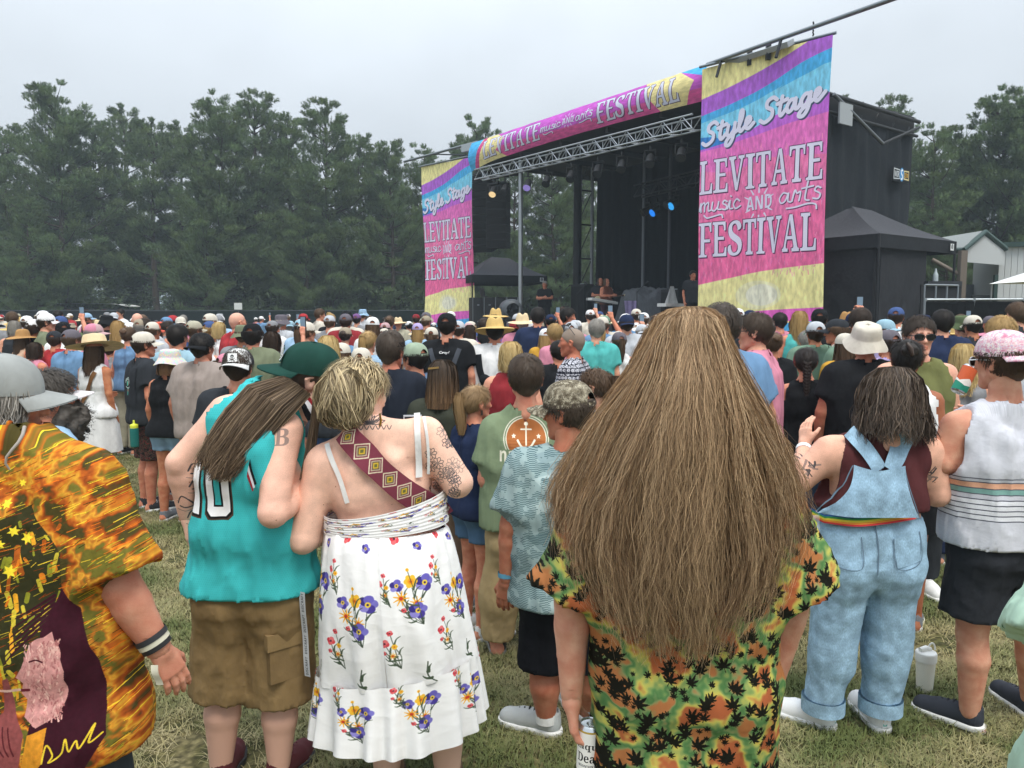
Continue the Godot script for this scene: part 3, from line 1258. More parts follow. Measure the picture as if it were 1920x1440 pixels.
# ---------------------------------------------------------------- lettering for the banners
func scribble(p: Paint, glyphs: Array, at: Vector2, sz: Vector2, wd: float, col: Color, rise := 0.0) -> void:
	for st in glyphs:
		var pts := PackedVector2Array()
		for k in range(0, st.size(), 2):
			var x: float = st[k]
			pts.append(at + Vector2(x * sz.x, st[k + 1] * sz.y + x * rise))
		p.curve(pts, wd, col)


# joined script letters as pen strokes; x from 0, y 0 at the cap line and 1 at the base line
func script_style_stage() -> Array:
	return [
		[0.95, 0.18, 0.75, 0.02, 0.45, 0.10, 0.42, 0.35, 0.70, 0.58, 0.66, 0.88, 0.30, 1.02, 0.05, 0.86],
		[1.25, 0.15, 1.12, 0.75, 1.20, 1.0, 1.45, 0.85], [0.98, 0.40, 1.50, 0.36],
		[1.62, 0.48, 1.55, 0.85, 1.70, 1.0, 1.95, 0.78, 2.02, 0.48, 1.92, 1.10, 1.70, 1.42, 1.48, 1.38, 1.60, 1.12, 2.18, 0.88],
		[2.18, 0.88, 2.42, 0.40, 2.46, 0.05, 2.34, 0.10, 2.26, 0.75, 2.36, 1.0, 2.58, 0.85],
		[2.58, 0.85, 2.88, 0.66, 2.86, 0.48, 2.70, 0.52, 2.64, 0.85, 2.80, 1.0, 3.08, 0.82],
		[4.35, 0.18, 4.15, 0.02, 3.85, 0.10, 3.82, 0.35, 4.10, 0.58, 4.06, 0.88, 3.70, 1.02, 3.45, 0.86],
		[4.65, 0.15, 4.52, 0.75, 4.60, 1.0, 4.85, 0.80], [4.38, 0.40, 4.92, 0.36],
		[5.35, 0.55, 5.12, 0.48, 4.92, 0.72, 5.00, 0.98, 5.22, 0.90, 5.38, 0.50, 5.36, 0.90, 5.50, 0.98, 5.66, 0.80],
		[6.12, 0.55, 5.88, 0.48, 5.68, 0.72, 5.76, 0.98, 5.98, 0.90, 6.15, 0.50, 6.06, 1.10, 5.82, 1.42, 5.58, 1.36, 5.74, 1.12, 6.34, 0.86],
		[6.34, 0.86, 6.62, 0.66, 6.58, 0.48, 6.42, 0.55, 6.38, 0.85, 6.54, 1.0, 6.90, 0.74]]


func script_music() -> Array:
	return [
		[0.0, 0.95, 0.10, 0.50, 0.10, 1.0, 0.12, 0.65, 0.32, 0.50, 0.32, 1.0, 0.36, 0.65, 0.56, 0.50, 0.55, 0.95, 0.70, 0.95],
		[0.80, 0.50, 0.76, 0.90, 0.92, 1.0, 1.10, 0.75, 1.14, 0.50, 1.10, 0.90, 1.26, 0.95],
		[1.60, 0.55, 1.46, 0.46, 1.38, 0.62, 1.58, 0.78, 1.52, 0.98, 1.34, 0.94],
		[1.62, 0.95, 1.76, 0.50, 1.74, 0.92, 1.90, 0.95], [1.80, 0.25, 1.83, 0.28],
		[2.30, 0.58, 2.14, 0.46, 1.96, 0.72, 2.08, 0.98, 2.34, 0.85],
		[0.30, 1.22, 0.50, 1.38, 0.95, 1.30, 1.30, 1.25, 1.38, 1.42]]


func script_arts() -> Array:
	return [
		[0.46, 0.55, 0.22, 0.46, 0.02, 0.72, 0.10, 0.98, 0.32, 0.90, 0.48, 0.50, 0.46, 0.90, 0.60, 0.98],
		[0.66, 0.95, 0.78, 0.40, 0.88, 0.55, 1.04, 0.50, 0.98, 0.95],
		[1.38, 0.0, 1.26, 0.85, 1.44, 0.98], [1.10, 0.34, 1.62, 0.26],
		[1.96, 0.40, 1.80, 0.32, 1.70, 0.50, 1.94, 0.70, 1.86, 0.94, 1.62, 0.90],
		[0.40, 1.30, 0.80, 1.28, 1.40, 1.15, 1.75, 1.22, 1.80, 1.45]]


func slab(p: Paint, s: String, r: Rect2, ink: Color, rise := 0.0) -> void:
	# white-lilac slab letters with a dark drop edge, each set on its own
	var n := s.length()
	var wd := []
	var sum := 0.0
	for ch in s:
		var w := 0.62 if ch == "I" else 1.12 if ch == "A" or ch == "V" else 1.0
		wd.append(w)
		sum += w
	for pas in 2:
		var x := r.position.x
		for k in n:
			var w: float = wd[k] / sum * r.size.x
			var off := Vector2(r.size.y * 0.022, r.size.y * 0.026) if pas == 0 else Vector2.ZERO
			var q := Rect2(Vector2(x + w * 0.04, r.position.y + rise * (x - r.position.x) / r.size.x) + off, Vector2(w * 0.92, r.size.y))
			var col := hexc("4a2a4e") if pas == 0 else ink
			if pas == 0:
				for e in [Vector2(-0.040, -0.046), Vector2(0.006, 0.008)]:
					p.text(s[k], Rect2(q.position + e * r.size.y, q.size), col, true)
			p.text(s[k], q, col, true)
			x += w


func and_mark(p: Paint, c: Vector2, sz: float, ink: Color, rise := 0.0) -> void:
	var r := Rect2(c.x - sz * 0.5, c.y - sz * 0.28, sz, sz * 0.5)
	p.text("AND", Rect2(r.position + Vector2(2, 3), r.size), hexc("4a2a4e"), false, 0.0, rise)
	p.text("AND", r, ink, false, 0.0, rise)
	for k in 5:
		var a := PI * (1.15 + 0.175 * k)
		var d := Vector2(cos(a), sin(a))
		p.line(PackedVector2Array([c + d * sz * 0.42, c + d * sz * 0.62]), sz * 0.07, ink, sz * 0.03)
		p.line(PackedVector2Array([c - d * sz * 0.42, c - d * sz * 0.58]), sz * 0.07, ink, sz * 0.03)


func wave(p: Paint, ys: Array, col: Color) -> void:
	# everything below a flowing line through (u, v) knots
	var k := PackedVector2Array()
	for q in range(0, ys.size(), 2):
		k.append(Vector2(ys[q] * p.w, ys[q + 1] * p.h))
	var out := PackedVector2Array()
	for q in k.size() - 1:
		for e in 8:
			out.append(k[q].cubic_interpolate(k[q + 1], k[maxi(q - 1, 0)], k[mini(q + 2, k.size() - 1)], e / 8.0))
	out.append(k[k.size() - 1])
	out.append(Vector2(p.w, p.h))
	out.append(Vector2(0, p.h))
	p.poly(out, col)


func banner_art() -> Paint:
	var p := Paint.new(720, 1728, hexc("f0e6a2"))
	var W := 720.0
	var H := 1728.0
	wave(p, [0.0, 0.098, 0.3, 0.072, 0.6, 0.036, 0.86, -0.005, 1.0, -0.03], hexc("b46cd6"))
	wave(p, [0.0, 0.152, 0.3, 0.128, 0.55, 0.098, 0.8, 0.055, 1.0, 0.035], hexc("52b2ea"))
	wave(p, [0.0, 0.175, 0.35, 0.150, 0.6, 0.118, 0.8, 0.085, 1.0, 0.075], hexc("84d2f2"))
	wave(p, [0.0, 0.236, 0.15, 0.226, 0.30, 0.213, 0.42, 0.20, 0.46, 0.203, 0.40, 0.216], hexc("84d2f2"))
	p.poly(PackedVector2Array([Vector2(0.2, 0.212) * Vector2(W, H), Vector2(0.32, 0.192) * Vector2(W, H), Vector2(0.44, 0.196) * Vector2(W, H), Vector2(0.40, 0.216) * Vector2(W, H), Vector2(0.24, 0.226) * Vector2(W, H)]), hexc("4088d2"))
	p.poly(PackedVector2Array([Vector2(0, 0.222) * Vector2(W, H), Vector2(0.12, 0.226) * Vector2(W, H), Vector2(0.22, 0.25) * Vector2(W, H), Vector2(0, 0.27) * Vector2(W, H)]), hexc("4088d2"))
	p.poly(PackedVector2Array([Vector2(0.62, 0.118) * Vector2(W, H), Vector2(0.85, 0.09) * Vector2(W, H), Vector2(1, 0.07) * Vector2(W, H), Vector2(1, 0.05) * Vector2(W, H), Vector2(0.8, 0.075) * Vector2(W, H)]), hexc("52b2ea"))
	wave(p, [0.0, 0.262, 0.2, 0.252, 0.4, 0.228, 0.6, 0.196, 0.8, 0.172, 1.0, 0.16], hexc("c46ed8"))
	wave(p, [0.0, 0.268, 0.2, 0.262, 0.45, 0.245, 0.7, 0.228, 1.0, 0.215], hexc("e878c4"))
	wave(p, [0.0, 0.33, 0.25, 0.345, 0.6, 0.32, 1.0, 0.335], hexc("f07eb2"))
	wave(p, [0.0, 0.50, 0.4, 0.47, 0.7, 0.50, 1.0, 0.46], hexc("f072a6"))
	wave(p, [0.0, 0.705, 0.2, 0.69, 0.45, 0.672, 0.75, 0.66, 1.0, 0.652], hexc("f4eaa6"))
	p.disc(Vector2(W * 0.5, H * 0.742), W * 0.19, hexc("f2ecbe"), H * 0.045)
	p.disc(Vector2(W * 0.53, H * 0.742), W * 0.13, hexc("eeebd4"), H * 0.034)
	wave(p, [0.0, 0.812, 0.3, 0.80, 0.6, 0.79, 1.0, 0.782], hexc("e66cc4"))
	wave(p, [0.0, 0.86, 0.3, 0.85, 0.6, 0.835, 1.0, 0.82], hexc("5ab4ea"))
	wave(p, [0.0, 0.93, 0.5, 0.92, 1.0, 0.91], hexc("e6d884"))
	# brush dabs in the pink
	rng.seed = 5
	for q in 700:
		var c := Vector2(rnd(0, W), rnd(0.27, 0.68) * H)
		var k: String = ["f490be", "e4669e", "ea80c4", "f69ac2"][rng.randi() % 4]
		p.line(PackedVector2Array([c, c + Vector2(rnd(-6, 6), rnd(6, 26))]), rnd(1.5, 4), hexc(k))
	p.mottle(fine, 0.16, 0.8, 0.25)
	var ink := hexc("e3e0f5")
	for pas in 2:
		var off := Vector2(7, 9) if pas == 0 else Vector2.ZERO
		scribble(p, script_style_stage(), Vector2(8, H * 0.186) + off, Vector2(100, 112), 21, hexc("46506e") if pas == 0 else ink, -19.5)
	slab(p, "LEVITATE", Rect2(-6, H * 0.300, W * 0.985, H * 0.108), ink, -6)
	for pas in 2:
		var off := Vector2(4, 5) if pas == 0 else Vector2.ZERO
		var ic := hexc("4a2a4e") if pas == 0 else ink
		scribble(p, script_music(), Vector2(2, H * 0.408) + off, Vector2(105, 98), 9, ic)
		scribble(p, script_arts(), Vector2(W * 0.66, H * 0.408) + off, Vector2(112, 98), 9, ic)
	and_mark(p, Vector2(W * 0.495, H * 0.457), 150, ink, -8)
	slab(p, "FESTIVAL", Rect2(-2, H * 0.502, W * 0.95, H * 0.112), ink, -4)
	return p


func hung_banner(o: Node3D, a: Vector3, b: Vector3, y0: float, y1: float, mt: Material, amp: float, sag: float, ph: float) -> void:
	var e := (b - a) * Vector3(1, 0, 1)
	var nr := e.cross(Vector3.UP).normalized()
	var f := func(u: float, v: float) -> Vector3:
		var w := amp * v * (sin(u * 7.0 + v * 3.0 + ph) * 0.6 + fine.get_noise_2d(u * 70.0 + ph * 40.0, v * 25.0) * 1.2) + amp * 0.8 * sin(v * 5.0 + ph) * v
		var pinch := sag * sin(v * PI) * (u - 0.5)
		return a * Vector3(1, 0, 1) - o.position + e * (u - pinch) + Vector3(0, lerpf(y1, y0, v), 0) + nr * w
	made("cloth", sheet(48, 90, f), mt, o)


func banners() -> void:
	var art := banner_art()
	var mt := printed(art.tex(), 0.8)
	mt.backlight_enabled = true
	mt.backlight = Color(0.18, 0.18, 0.18)
	var steel := mat("7d8488", 0.35, 0.85)
	var dark := mat("22262a", 0.5, 0.4)
	# near banner: seen from the crowd its left edge is the far one
	var nl := Vector3(4.64, 0, -19.36)
	var nr := Vector3(6.86, 0, -17.03)
	var o := thing("festival_banner", "tall pink and yellow festival banner at the near side of the stage", "banner", nl)
	hung_banner(o, nl, nr, 0.35, 7.76, mt, 0.10, 0.02, 0.4)
	made("top_rod", Mb.new().rod(Vector3(-0.08, 7.79, 0.07), nr - nl + Vector3(0.1, 7.83, -0.08), 0.035, 8), steel, o)
	var w := (nr - nl).normalized()
	var ch := nr - nl - w * 0.45
	for k in 4:
		made("chain_link", Mb.new().tube(PackedVector3Array([ch + Vector3(0, 7.84 + k * 0.075, 0), ch + Vector3(0.015, 7.88 + k * 0.075, 0.012 * (1 - 2 * (k % 2))), ch + Vector3(0, 7.925 + k * 0.075, 0)]), PackedFloat32Array([0.016, 0.02, 0.016]), 5), dark, o)
	# sloping boom that carries the near banner, with its channel and struts
	var bm := thing("banner_boom", "long steel boom pole reaching over the near banner", "pole", nl)
	var b0 := pt(1326, 121, 19.3) - nl
	var b1 := pt(1674, -2, 14.6) - nl
	var be := b1 - b0
	made("pole", Mb.new().rod(b0, b0 + be * 2.2, 0.045, 10), steel, bm)
	var c0 := pt(1366, 118, 19.0) - nl
	var c1 := pt(1483, 80, 17.6) - nl
	made("channel", Mb.new().box((c0 + c1) * 0.5, Vector3((c1 - c0).length(), 0.26, 0.12), Basis((c1 - c0).normalized(), (c1 - c0).normalized().cross(Vector3(0.6, 0, 0.8).cross(c1 - c0).normalized()).abs().normalized(), Vector3(0.6, 0, 0.8)).orthonormalized()), mat("a9afb3", 0.45, 0.5), bm)
	for u in [0.10, 0.47]:
		var top: Vector3 = b0 + be * u
		made("strut", Mb.new().rod(top, top + Vector3(-0.12, -0.42, 0.05), 0.035, 6), dark, bm)
	for k in 3:
		var q := c0.lerp(c1, 0.04 + k * 0.3)
		made("clamp", Mb.new().box(q + Vector3(0, -0.06, 0.07), Vector3(0.1, 0.34, 0.1)), dark, bm)
	# far banner
	var fl := Vector3(-3.70, 0, -32.0)
	var fr := Vector3(-1.50, 0, -29.9)
	var o2 := thing("festival_banner", "tall pink and yellow festival banner at the far side of the stage", "banner", fl)
	hung_banner(o2, fl, fr, 0.35, 7.78, mt, 0.14, 0.05, 2.1)
	made("top_rod", Mb.new().rod(Vector3(-0.1, 7.80, 0.0), fr - fl + Vector3(0.1, 7.85, 0), 0.035, 8), steel, o2)
	var bm2 := thing("banner_boom", "thin steel boom pole reaching over the far banner", "pole", fl)
	var d0 := pt(758, 303, 33.0) - fl
	var d1 := pt(896, 266, 28.9) - fl
	made("pole", Mb.new().rod(d0, d1, 0.05, 8), steel, bm2)
	made("channel", Mb.new().box((pt(868, 280, 29.4) + pt(905, 270, 28.6)) * 0.5 - fl, Vector3(1.1, 0.26, 0.12), Basis(Vector3(0.73, 0, 0.68), Vector3.UP, Vector3(-0.68, 0, 0.73))), mat("a9afb3", 0.45, 0.5), bm2)
	made("strut", Mb.new().rod(pt(812, 289, 31.2) - fl, pt(880, 291, 29.2) - fl, 0.03), dark, bm2)
	# the valance over the opening
	var p := Paint.new(2048, 224, hexc("c25cc2"))
	p.poly(PackedVector2Array([Vector2(0, 110), Vector2(500, 130), Vector2(1100, 150), Vector2(1700, 140), Vector2(2048, 150), Vector2(2048, 224), Vector2(0, 224)]), hexc("da5c9e"))
	p.poly(PackedVector2Array([Vector2(0, 0), Vector2(320, 0), Vector2(420, 60), Vector2(330, 150), Vector2(420, 224), Vector2(0, 224)]), hexc("eadc9e"))
	p.poly(PackedVector2Array([Vector2(0, 0), Vector2(150, 0), Vector2(60, 224), Vector2(0, 224)]), hexc("52b2ea"))
	p.line(PackedVector2Array([Vector2(185, -5), Vector2(70, 230)]), 44, hexc("d0528c"))
	p.poly(PackedVector2Array([Vector2(1650, 0), Vector2(1880, 0), Vector2(1990, 90), Vector2(1920, 224), Vector2(1750, 224), Vector2(1690, 120)]), hexc("eadc9e"))
	p.poly(PackedVector2Array([Vector2(1880, 0), Vector2(2048, 0), Vector2(2048, 80)]), hexc("52b2ea"))
	p.mottle(fine, 0.14, 0.3, 0.8)
	var ink := hexc("d3d6ea")
	slab(p, "LEVITATE", Rect2(170, 30, 620, 158), ink, -6)
	slab(p, "FESTIVAL", Rect2(1290, 26, 600, 168), ink, -4)
	for pas in 2:
		var off := Vector2(3, 4) if pas == 0 else Vector2.ZERO
		var ic := hexc("4a2a4e") if pas == 0 else ink
		scribble(p, script_music(), Vector2(805, 52) + off, Vector2(80, 78), 8, ic)
		scribble(p, script_arts(), Vector2(1128, 48) + off, Vector2(72, 78), 8, ic)
	and_mark(p, Vector2(1058, 96), 104, ink)
	var vm := printed(p.tex(), 0.8)
	var vo := thing("stage_valance", "long pink festival banner wrapped along the stage roof edge", "banner", sp(13.9, -0.3))
	var vf := func(u: float, v: float) -> Vector3:
		var t := lerpf(13.95, 3.15, u)
		var bend := sin(v * PI) * 0.16 + 0.03 * fine.get_noise_2d(u * 160.0, v * 20.0)
		var lift := 0.10 * sin(u * PI)
		return sp(t, -0.28 - bend, lerpf(7.92, 7.06, v) + lift * v - 0.12 * (1.0 - sin(clampf(u * 6.0, 0.0, 1.0) * PI * 0.5)) * v) - vo.position
	made("cloth", sheet(80, 10, vf), vm, vo)


func tent(label: String, a: Vector3, e1: Vector3, e2: Vector3, base: float, eave: float, peak: float, walls: bool) -> void:
	# a: the near corner on the ground, e1 and e2 the two eaves leaving it
	var o := thing("pop_up_tent", label, "tent", a)
	var m := cloth("4a4b50")
	var up := Vector3.UP * eave
	var c := [Vector3.ZERO, e1, e1 + e2, e2]
	var top0 := (e1 + e2) * 0.5 - e1 * 0.10 + Vector3.UP * peak
	var top1 := (e1 + e2) * 0.5 + e1 * 0.16 + Vector3.UP * (peak - 0.03)
	var tops := [[top0, top1], [top1, top1], [top1, top0], [top0, top0]]
	for k in 4:
		var p: Vector3 = c[k] + up
		var q: Vector3 = c[(k + 1) % 4] + up
		var t0: Vector3 = tops[k][0]
		var t1: Vector3 = tops[k][1]
		var f := func(u: float, v: float) -> Vector3:
			var r := p.lerp(q, u).lerp(t0.lerp(t1, u), v)
			return r - Vector3.UP * 0.16 * sin(v * PI) * (0.3 + 0.7 * sin(u * PI))
		var mm := sheet(16, 10, f)
		for w in mm.n.size():
			if mm.n[w].y < 0.0:
				mm.n[w] = -mm.n[w]
		made("roof_panel", mm, m, o)
		var g := func(u: float, v: float) -> Vector3:
			var out: Vector3 = (p + q - (c[0] + c[2]) - up * 2.0).normalized()
			return p.lerp(q, u) - Vector3.UP * (0.30 * v) + out * (0.012 + 0.012 * sin(u * 20.0) * v)
		made("valance", sheet(16, 2, g), cloth("2f3135"), o)
		made("leg", Mb.new().rod(Vector3(c[k].x, base, c[k].z), p, 0.03), mat("222428", 0.5, 0.4), o)
	if walls:
		for k in [0, 3]:
			var p: Vector3 = c[k]
			var q: Vector3 = c[(k + 1) % 4]
			var full := 0.66 if k == 0 else 1.0
			var f := func(u: float, v: float) -> Vector3:
				var w := lerpf(p.x, q.x, u)
				var inw: Vector3 = ((c[0] + c[2]) * 0.5 - (p + q) * 0.5).normalized()
				var uu := u * full if k == 0 else 1.0 - u * full
				var r := p.lerp(q, uu)
				var lowest: float = base + (0.30 if k == 3 else 0.0) + 0.25 * sin(u * 2.4)
				var y := lerpf(eave - 0.28, lowest, v)
				var gather := fine.get_noise_2d(u * 55.0 + k * 20.0, v * 45.0 + u * 40.0) * 0.14 + 0.05 * sin(u * 16.0 + v * 7.0)
				return Vector3(r.x, y, r.z) + inw * (0.10 + gather * v)
			made("side_wall", sheet(40, 26, f), cloth("35363a"), o)
	var lg := Paint.new(64, 64, hexc("202226"))
	lg.poly(PackedVector2Array([Vector2(6, 6), Vector2(58, 6), Vector2(58, 58), Vector2(6, 58)]), hexc("d4d8da"))
	lg.disc(Vector2(32, 30), 14, hexc("26282c"), 20)
	lg.line(PackedVector2Array([Vector2(32, 20), Vector2(32, 50)]), 6, hexc("d4d8da"))
	var r1 := e1.normalized()
	var lp := func(u: float, v: float) -> Vector3: return e1 * 0.93 + r1 * (u - 0.5) * 0.2 + Vector3.UP * (eave - 0.05 - v * 0.2) - e2.normalized() * 0.045
	made("logo_patch", sheet(1, 1, lp), printed(lg.tex(), 0.8), o)

# ---------------------------------------------------------------- on and beside the stage
func figure(at: Vector3, h: float, turn: float, body: String, top: String, col: String, hair: String, dye: String, label: String, legs := "pants", lcol := "1f2023", tone := "d89c80", group := "") -> Node3D:
	var t: Dictionary = tpl[body]
	var o := thing("person", label, "person", at, deg_to_rad(turn), group)
	o.scale = Vector3.ONE * (h / 1.755)
	part("body", t.skin, skin(tone), o)
	if top:
		part("shirt", t[top], cloth(col), o)
	part(legs, t[legs], cloth(lcol), o)
	put_shoe(o, t.b.al, 0.12, "222326", "3a3a3c", "555555")
	put_shoe(o, t.b.ar, -0.12, "222326", "3a3a3c", "555555")
	if hair:
		part("hair", hair_am[hair], hairdye(dye), o).transform = head_frame(t.b)
	return o


func on_stage() -> void:
	rng.seed = 66
	var dark := mat("191b1e", 0.6)
	var chrome := mat("9aa0a4", 0.3, 0.85)
	var face := 215.0
	var g := sp(9.55, 2.0, DECK)
	figure(g, 1.78, face - 25, "folded_man", "tee", "33363b", "long", "5c4633", "guitarist with long brown hair and dark t-shirt playing on stage")
	var gt := thing("electric_guitar", "cream electric guitar with dark neck held by the long-haired guitarist", "guitar", g + Vector3(-0.02, 1.08, 0.34))
	var gb := Sdf.new(Vector3(-0.24, -0.16, -0.05), Vector3(0.24, 0.16, 0.05), 0.014)
	gb.ell(Vector3(-0.08, -0.03, 0), Vector3(0.15, 0.125, 0.024), 0.04).ell(Vector3(0.09, 0.0, 0), Vector3(0.12, 0.10, 0.024), 0.04).ell(Vector3(0.20, 0.09, 0), Vector3(0.05, 0.05, 0.03), 0.02, true)
	made("guitar_body", gb.build(), mat("d9cba0", 0.35), gt)
	made("neck", Mb.new().box(Vector3(0.46, 0.07, 0.02), Vector3(0.62, 0.045, 0.025), Basis(Vector3.BACK, 0.12)), mat("4a3122", 0.5), gt)
	made("headstock", Mb.new().box(Vector3(0.83, 0.115, 0.02), Vector3(0.14, 0.07, 0.02), Basis(Vector3.BACK, 0.12)), mat("d9cba0", 0.4), gt)
	var kp := sp(8.75, 1.55, DECK)
	figure(kp, 1.72, face, "folded_man", "tank", "7a4a3a", "long", "5c4633", "keyboard player with long hair and brown sleeveless top on stage", "pants", "4a2430")
	var kb := thing("keyboard", "white portable keyboard on a black stand before the player", "keyboard", kp + Vector3(-0.18, 0.98, 0.42), 0.55)
	made("case", Mb.new().box(Vector3.ZERO, Vector3(1.05, 0.08, 0.30), Basis(Vector3.BACK, -0.12)), mat("d4d4d0", 0.5), kb)
	made("keys", Mb.new().box(Vector3(0, 0.042, 0.05), Vector3(0.94, 0.012, 0.14), Basis(Vector3.BACK, -0.12)), mat("f2f2ee", 0.3), kb)
	for s in [-0.4, 0.4]:
		made("stand_leg", Mb.new().rod(Vector3(s, -0.05, 0), Vector3(-s, -0.97, 0.1), 0.022), dark, kb)
	# drums under a tarpaulin
	var dr := thing("covered_drum_kit", "drum kit hidden under crumpled grey tarpaulin behind the band", "drum kit", sp(8.6, 3.2, DECK))
	var tf := func(u: float, v: float) -> Vector3:
		var a := u * TAU
		var rr := 1.05 * v
		var y := 1.42 - 0.35 * pow(v, 2.0) - 0.75 * smoothstep(0.72, 1.0, v) + 0.16 * fine.get_noise_2d(cos(a) * v * 40.0, sin(a) * v * 40.0) + 0.10 * sin(a * 3.0) * v
		return Vector3(cos(a) * rr * (1.0 + 0.08 * sin(a * 5.0) * v), maxf(y, 0.06), sin(a) * rr * 0.8)
	var tm := sheet(60, 24, tf, true)
	for q in tm.n.size():
		if tm.n[q].dot(tm.v[q] - Vector3(0, 0.4, 0)) < 0.0:
			tm.n[q] = -tm.n[q]
	made("tarpaulin", tm, cloth("75787d"), dr)
	for k in 3:
		var c := Vector3(-0.5 + k * 0.5, 0.02, 0.55)
		made("stand_leg", Mb.new().rod(c, c + Vector3(0.1, 0.5, -0.1), 0.018), chrome, dr)
	made("bass_drum", Mb.new().rod(Vector3(0.15, 0.33, 0.1), Vector3(0.25, 0.33, 0.62), 0.31, 26), mat("26292e", 0.4), dr)
	var lc := thing("lavender_cloth", "pale lavender cloth hanging down beside the covered drums", "cloth", sp(8.3, 2.2, DECK))
	made("cloth", sheet(14, 16, func(u: float, v: float) -> Vector3: return Vector3((u - 0.5) * 0.42 * (1.0 - 0.5 * v), 1.0 - 0.85 * v, 0.03 * sin(u * 14.0))), cloth("b9a9d6"), lc)
	for k in 4:
		var at := [sp(9.2, 0.7, DECK), sp(8.6, 0.6, DECK), sp(10.4, 1.0, DECK), sp(7.0, 1.2, DECK)][k] as Vector3
		var ms := thing("microphone_stand", ["thin black microphone stand before the guitarist", "thin black microphone stand before the keyboard player", "slanting microphone stand near the silver column", "microphone stand beside the covered drums"][k], "microphone stand", at)
		made("base", Mb.new().rod(Vector3.ZERO, Vector3(0, 0.03, 0), 0.14, 16), dark, ms)
		made("pole", Mb.new().rod(Vector3.ZERO, Vector3(0, 1.25, 0), 0.013), dark, ms)
		made("boom", Mb.new().rod(Vector3(0, 1.22, 0), Vector3(0.25, 1.5, 0.1), 0.010), dark, ms)
		made("microphone", Mb.new().tube(PackedVector3Array([Vector3(0.25, 1.5, 0.1), Vector3(0.31, 1.55, 0.12)]), PackedFloat32Array([0.018, 0.03]), 8), mat("3a3c40", 0.4, 0.6), ms)
	for k in 5:
		var at := sp(4.6 + k * 1.6, 0.35, DECK)
		var wm := thing("stage_monitor", "black wedge monitor speaker on the stage edge", "loudspeaker", at, atan2(-ST_S.x, -ST_S.z) + PI, "wedge monitors along the stage edge")
		var wd := Mb.new()
		var pr := [Vector3(0, 0, 0.2), Vector3(0, 0.36, 0.2), Vector3(0, 0.30, 0.02), Vector3(0, 0, -0.24)]
		for q in 4:
			wd.quad(pr[q] - Vector3(0.28, 0, 0), pr[q] + Vector3(0.28, 0, 0), pr[(q + 1) % 4] + Vector3(0.28, 0, 0), pr[(q + 1) % 4] - Vector3(0.28, 0, 0))
		for s in [-0.28, 0.28]:
			var x := Vector3(s, 0, 0)
			wd.quad(pr[0] + x, pr[1] + x, pr[2] + x, pr[3] + x)
		made("cabinet", wd, mat("1a1b1d", 0.8), wm)
	var amps := [[10.7, 2.2, 1.0, "tall black speaker cabinet beside the far stage column"], [10.0, 2.9, 0.8, "black amplifier stack behind the guitarist"], [6.4, 2.2, 0.7, "black equipment case beside the wing curtain"]]
	for a in amps:
		var am := thing("amplifier", a[3], "amplifier", sp(a[0], a[1], DECK))
		made("cabinet", Mb.new().box(Vector3(0, a[2] * 0.5 + 0.3, 0), Vector3(0.7, a[2] + 0.6, 0.45), st_basis()), mat("1c1d20", 0.8), am)
		made("grille", Mb.new().box(Vector3(0, a[2] * 0.5 + 0.3, 0) - ST_S * 0.235, Vector3(0.62, a[2] + 0.45, 0.02), st_basis()), mat("0f1012", 0.95), am)
		made("handle", Mb.new().box(Vector3(0, a[2] + 0.62, 0), Vector3(0.2, 0.03, 0.05), st_basis()), chrome, am)
	# the far wing: road cases, fan, tent, people
	var wing := struct("side_platform", Mb.new().box(pos(955, 29.2) + Vector3(0, 0.6, 0), Vector3(5.6, 1.2, 3.6), st_basis()), mat("17181a", 0.8))
	for k in 4:
		var at := pos(893 + k * 21, 28.3 - k * 0.15, 1.2)
		var rc := thing("road_case", "black road case with metal edges stacked at the far stage wing", "case", Vector3(at.x, 1.2, at.z), 0.3, "road cases at the far stage wing")
		made("box", Mb.new().box(Vector3(0, 0.62, 0), Vector3(0.40, 1.2, 0.6)), mat("1b1d21", 0.6), rc)
		for x in [-0.2, 0.2]:
			made("edge", Mb.new().rod(Vector3(x, 0.02, 0.3), Vector3(x, 1.22, 0.3), 0.014, 5), chrome, rc)
		for y in [0.35, 0.95]:
			made("latch", Mb.new().box(Vector3(0, y, 0.305), Vector3(0.08, 0.05, 0.02)), chrome, rc)
	var fn := thing("drum_fan", "large grey drum fan standing beside the road cases", "fan", pos(957, 26.6, 1.2) * Vector3(1, 0, 1) + Vector3(0, 1.2, 0), 0.2)
	made("housing", lathe(PackedVector2Array([Vector2(0.24, 0.5), Vector2(0.34, 0.46), Vector2(0.38, 0.3), Vector2(0.38, -0.2), Vector2(0.30, -0.3)]), 30), mat("565b60", 0.5, 0.3), fn).transform = Transform3D(Basis(Vector3.RIGHT, PI * 0.5), Vector3(0, 0.75, 0))
	made("hub", Mb.new().rod(Vector3(0, 0.75, -0.1), Vector3(0, 0.75, 0.2), 0.07, 12), dark, fn)
	for k in 5:
		var a := TAU * k / 5.0
		made("blade", Mb.new().box(Vector3(cos(a) * 0.17, 0.75 + sin(a) * 0.17, 0.05), Vector3(0.24, 0.10, 0.012), Basis(Vector3.BACK, a) * Basis(Vector3.RIGHT, 0.5)), mat("2a2d31", 0.5), fn)
	for x in [-0.28, 0.28]:
		made("stand", Mb.new().rod(Vector3(x * 1.2, 0, 0.2), Vector3(x, 0.6, 0), 0.03), chrome, fn)
	var a1 := pos(886, 29.6)
	var e1 := (pos(1024, 30.6) - a1)
	tent("dark pop-up tent on the far wing behind the road cases", a1, e1, e1.cross(Vector3.UP).normalized() * -3.0, 1.2, 3.32, 4.12, false)
	tent("large dark tent with draped side walls next to the near banner", Vector3(8.02, 0, -17.0), Vector3(2.75, 0, -1.9), Vector3(-1.71, 0, -2.46), 0.0, 3.57, 4.42, true)
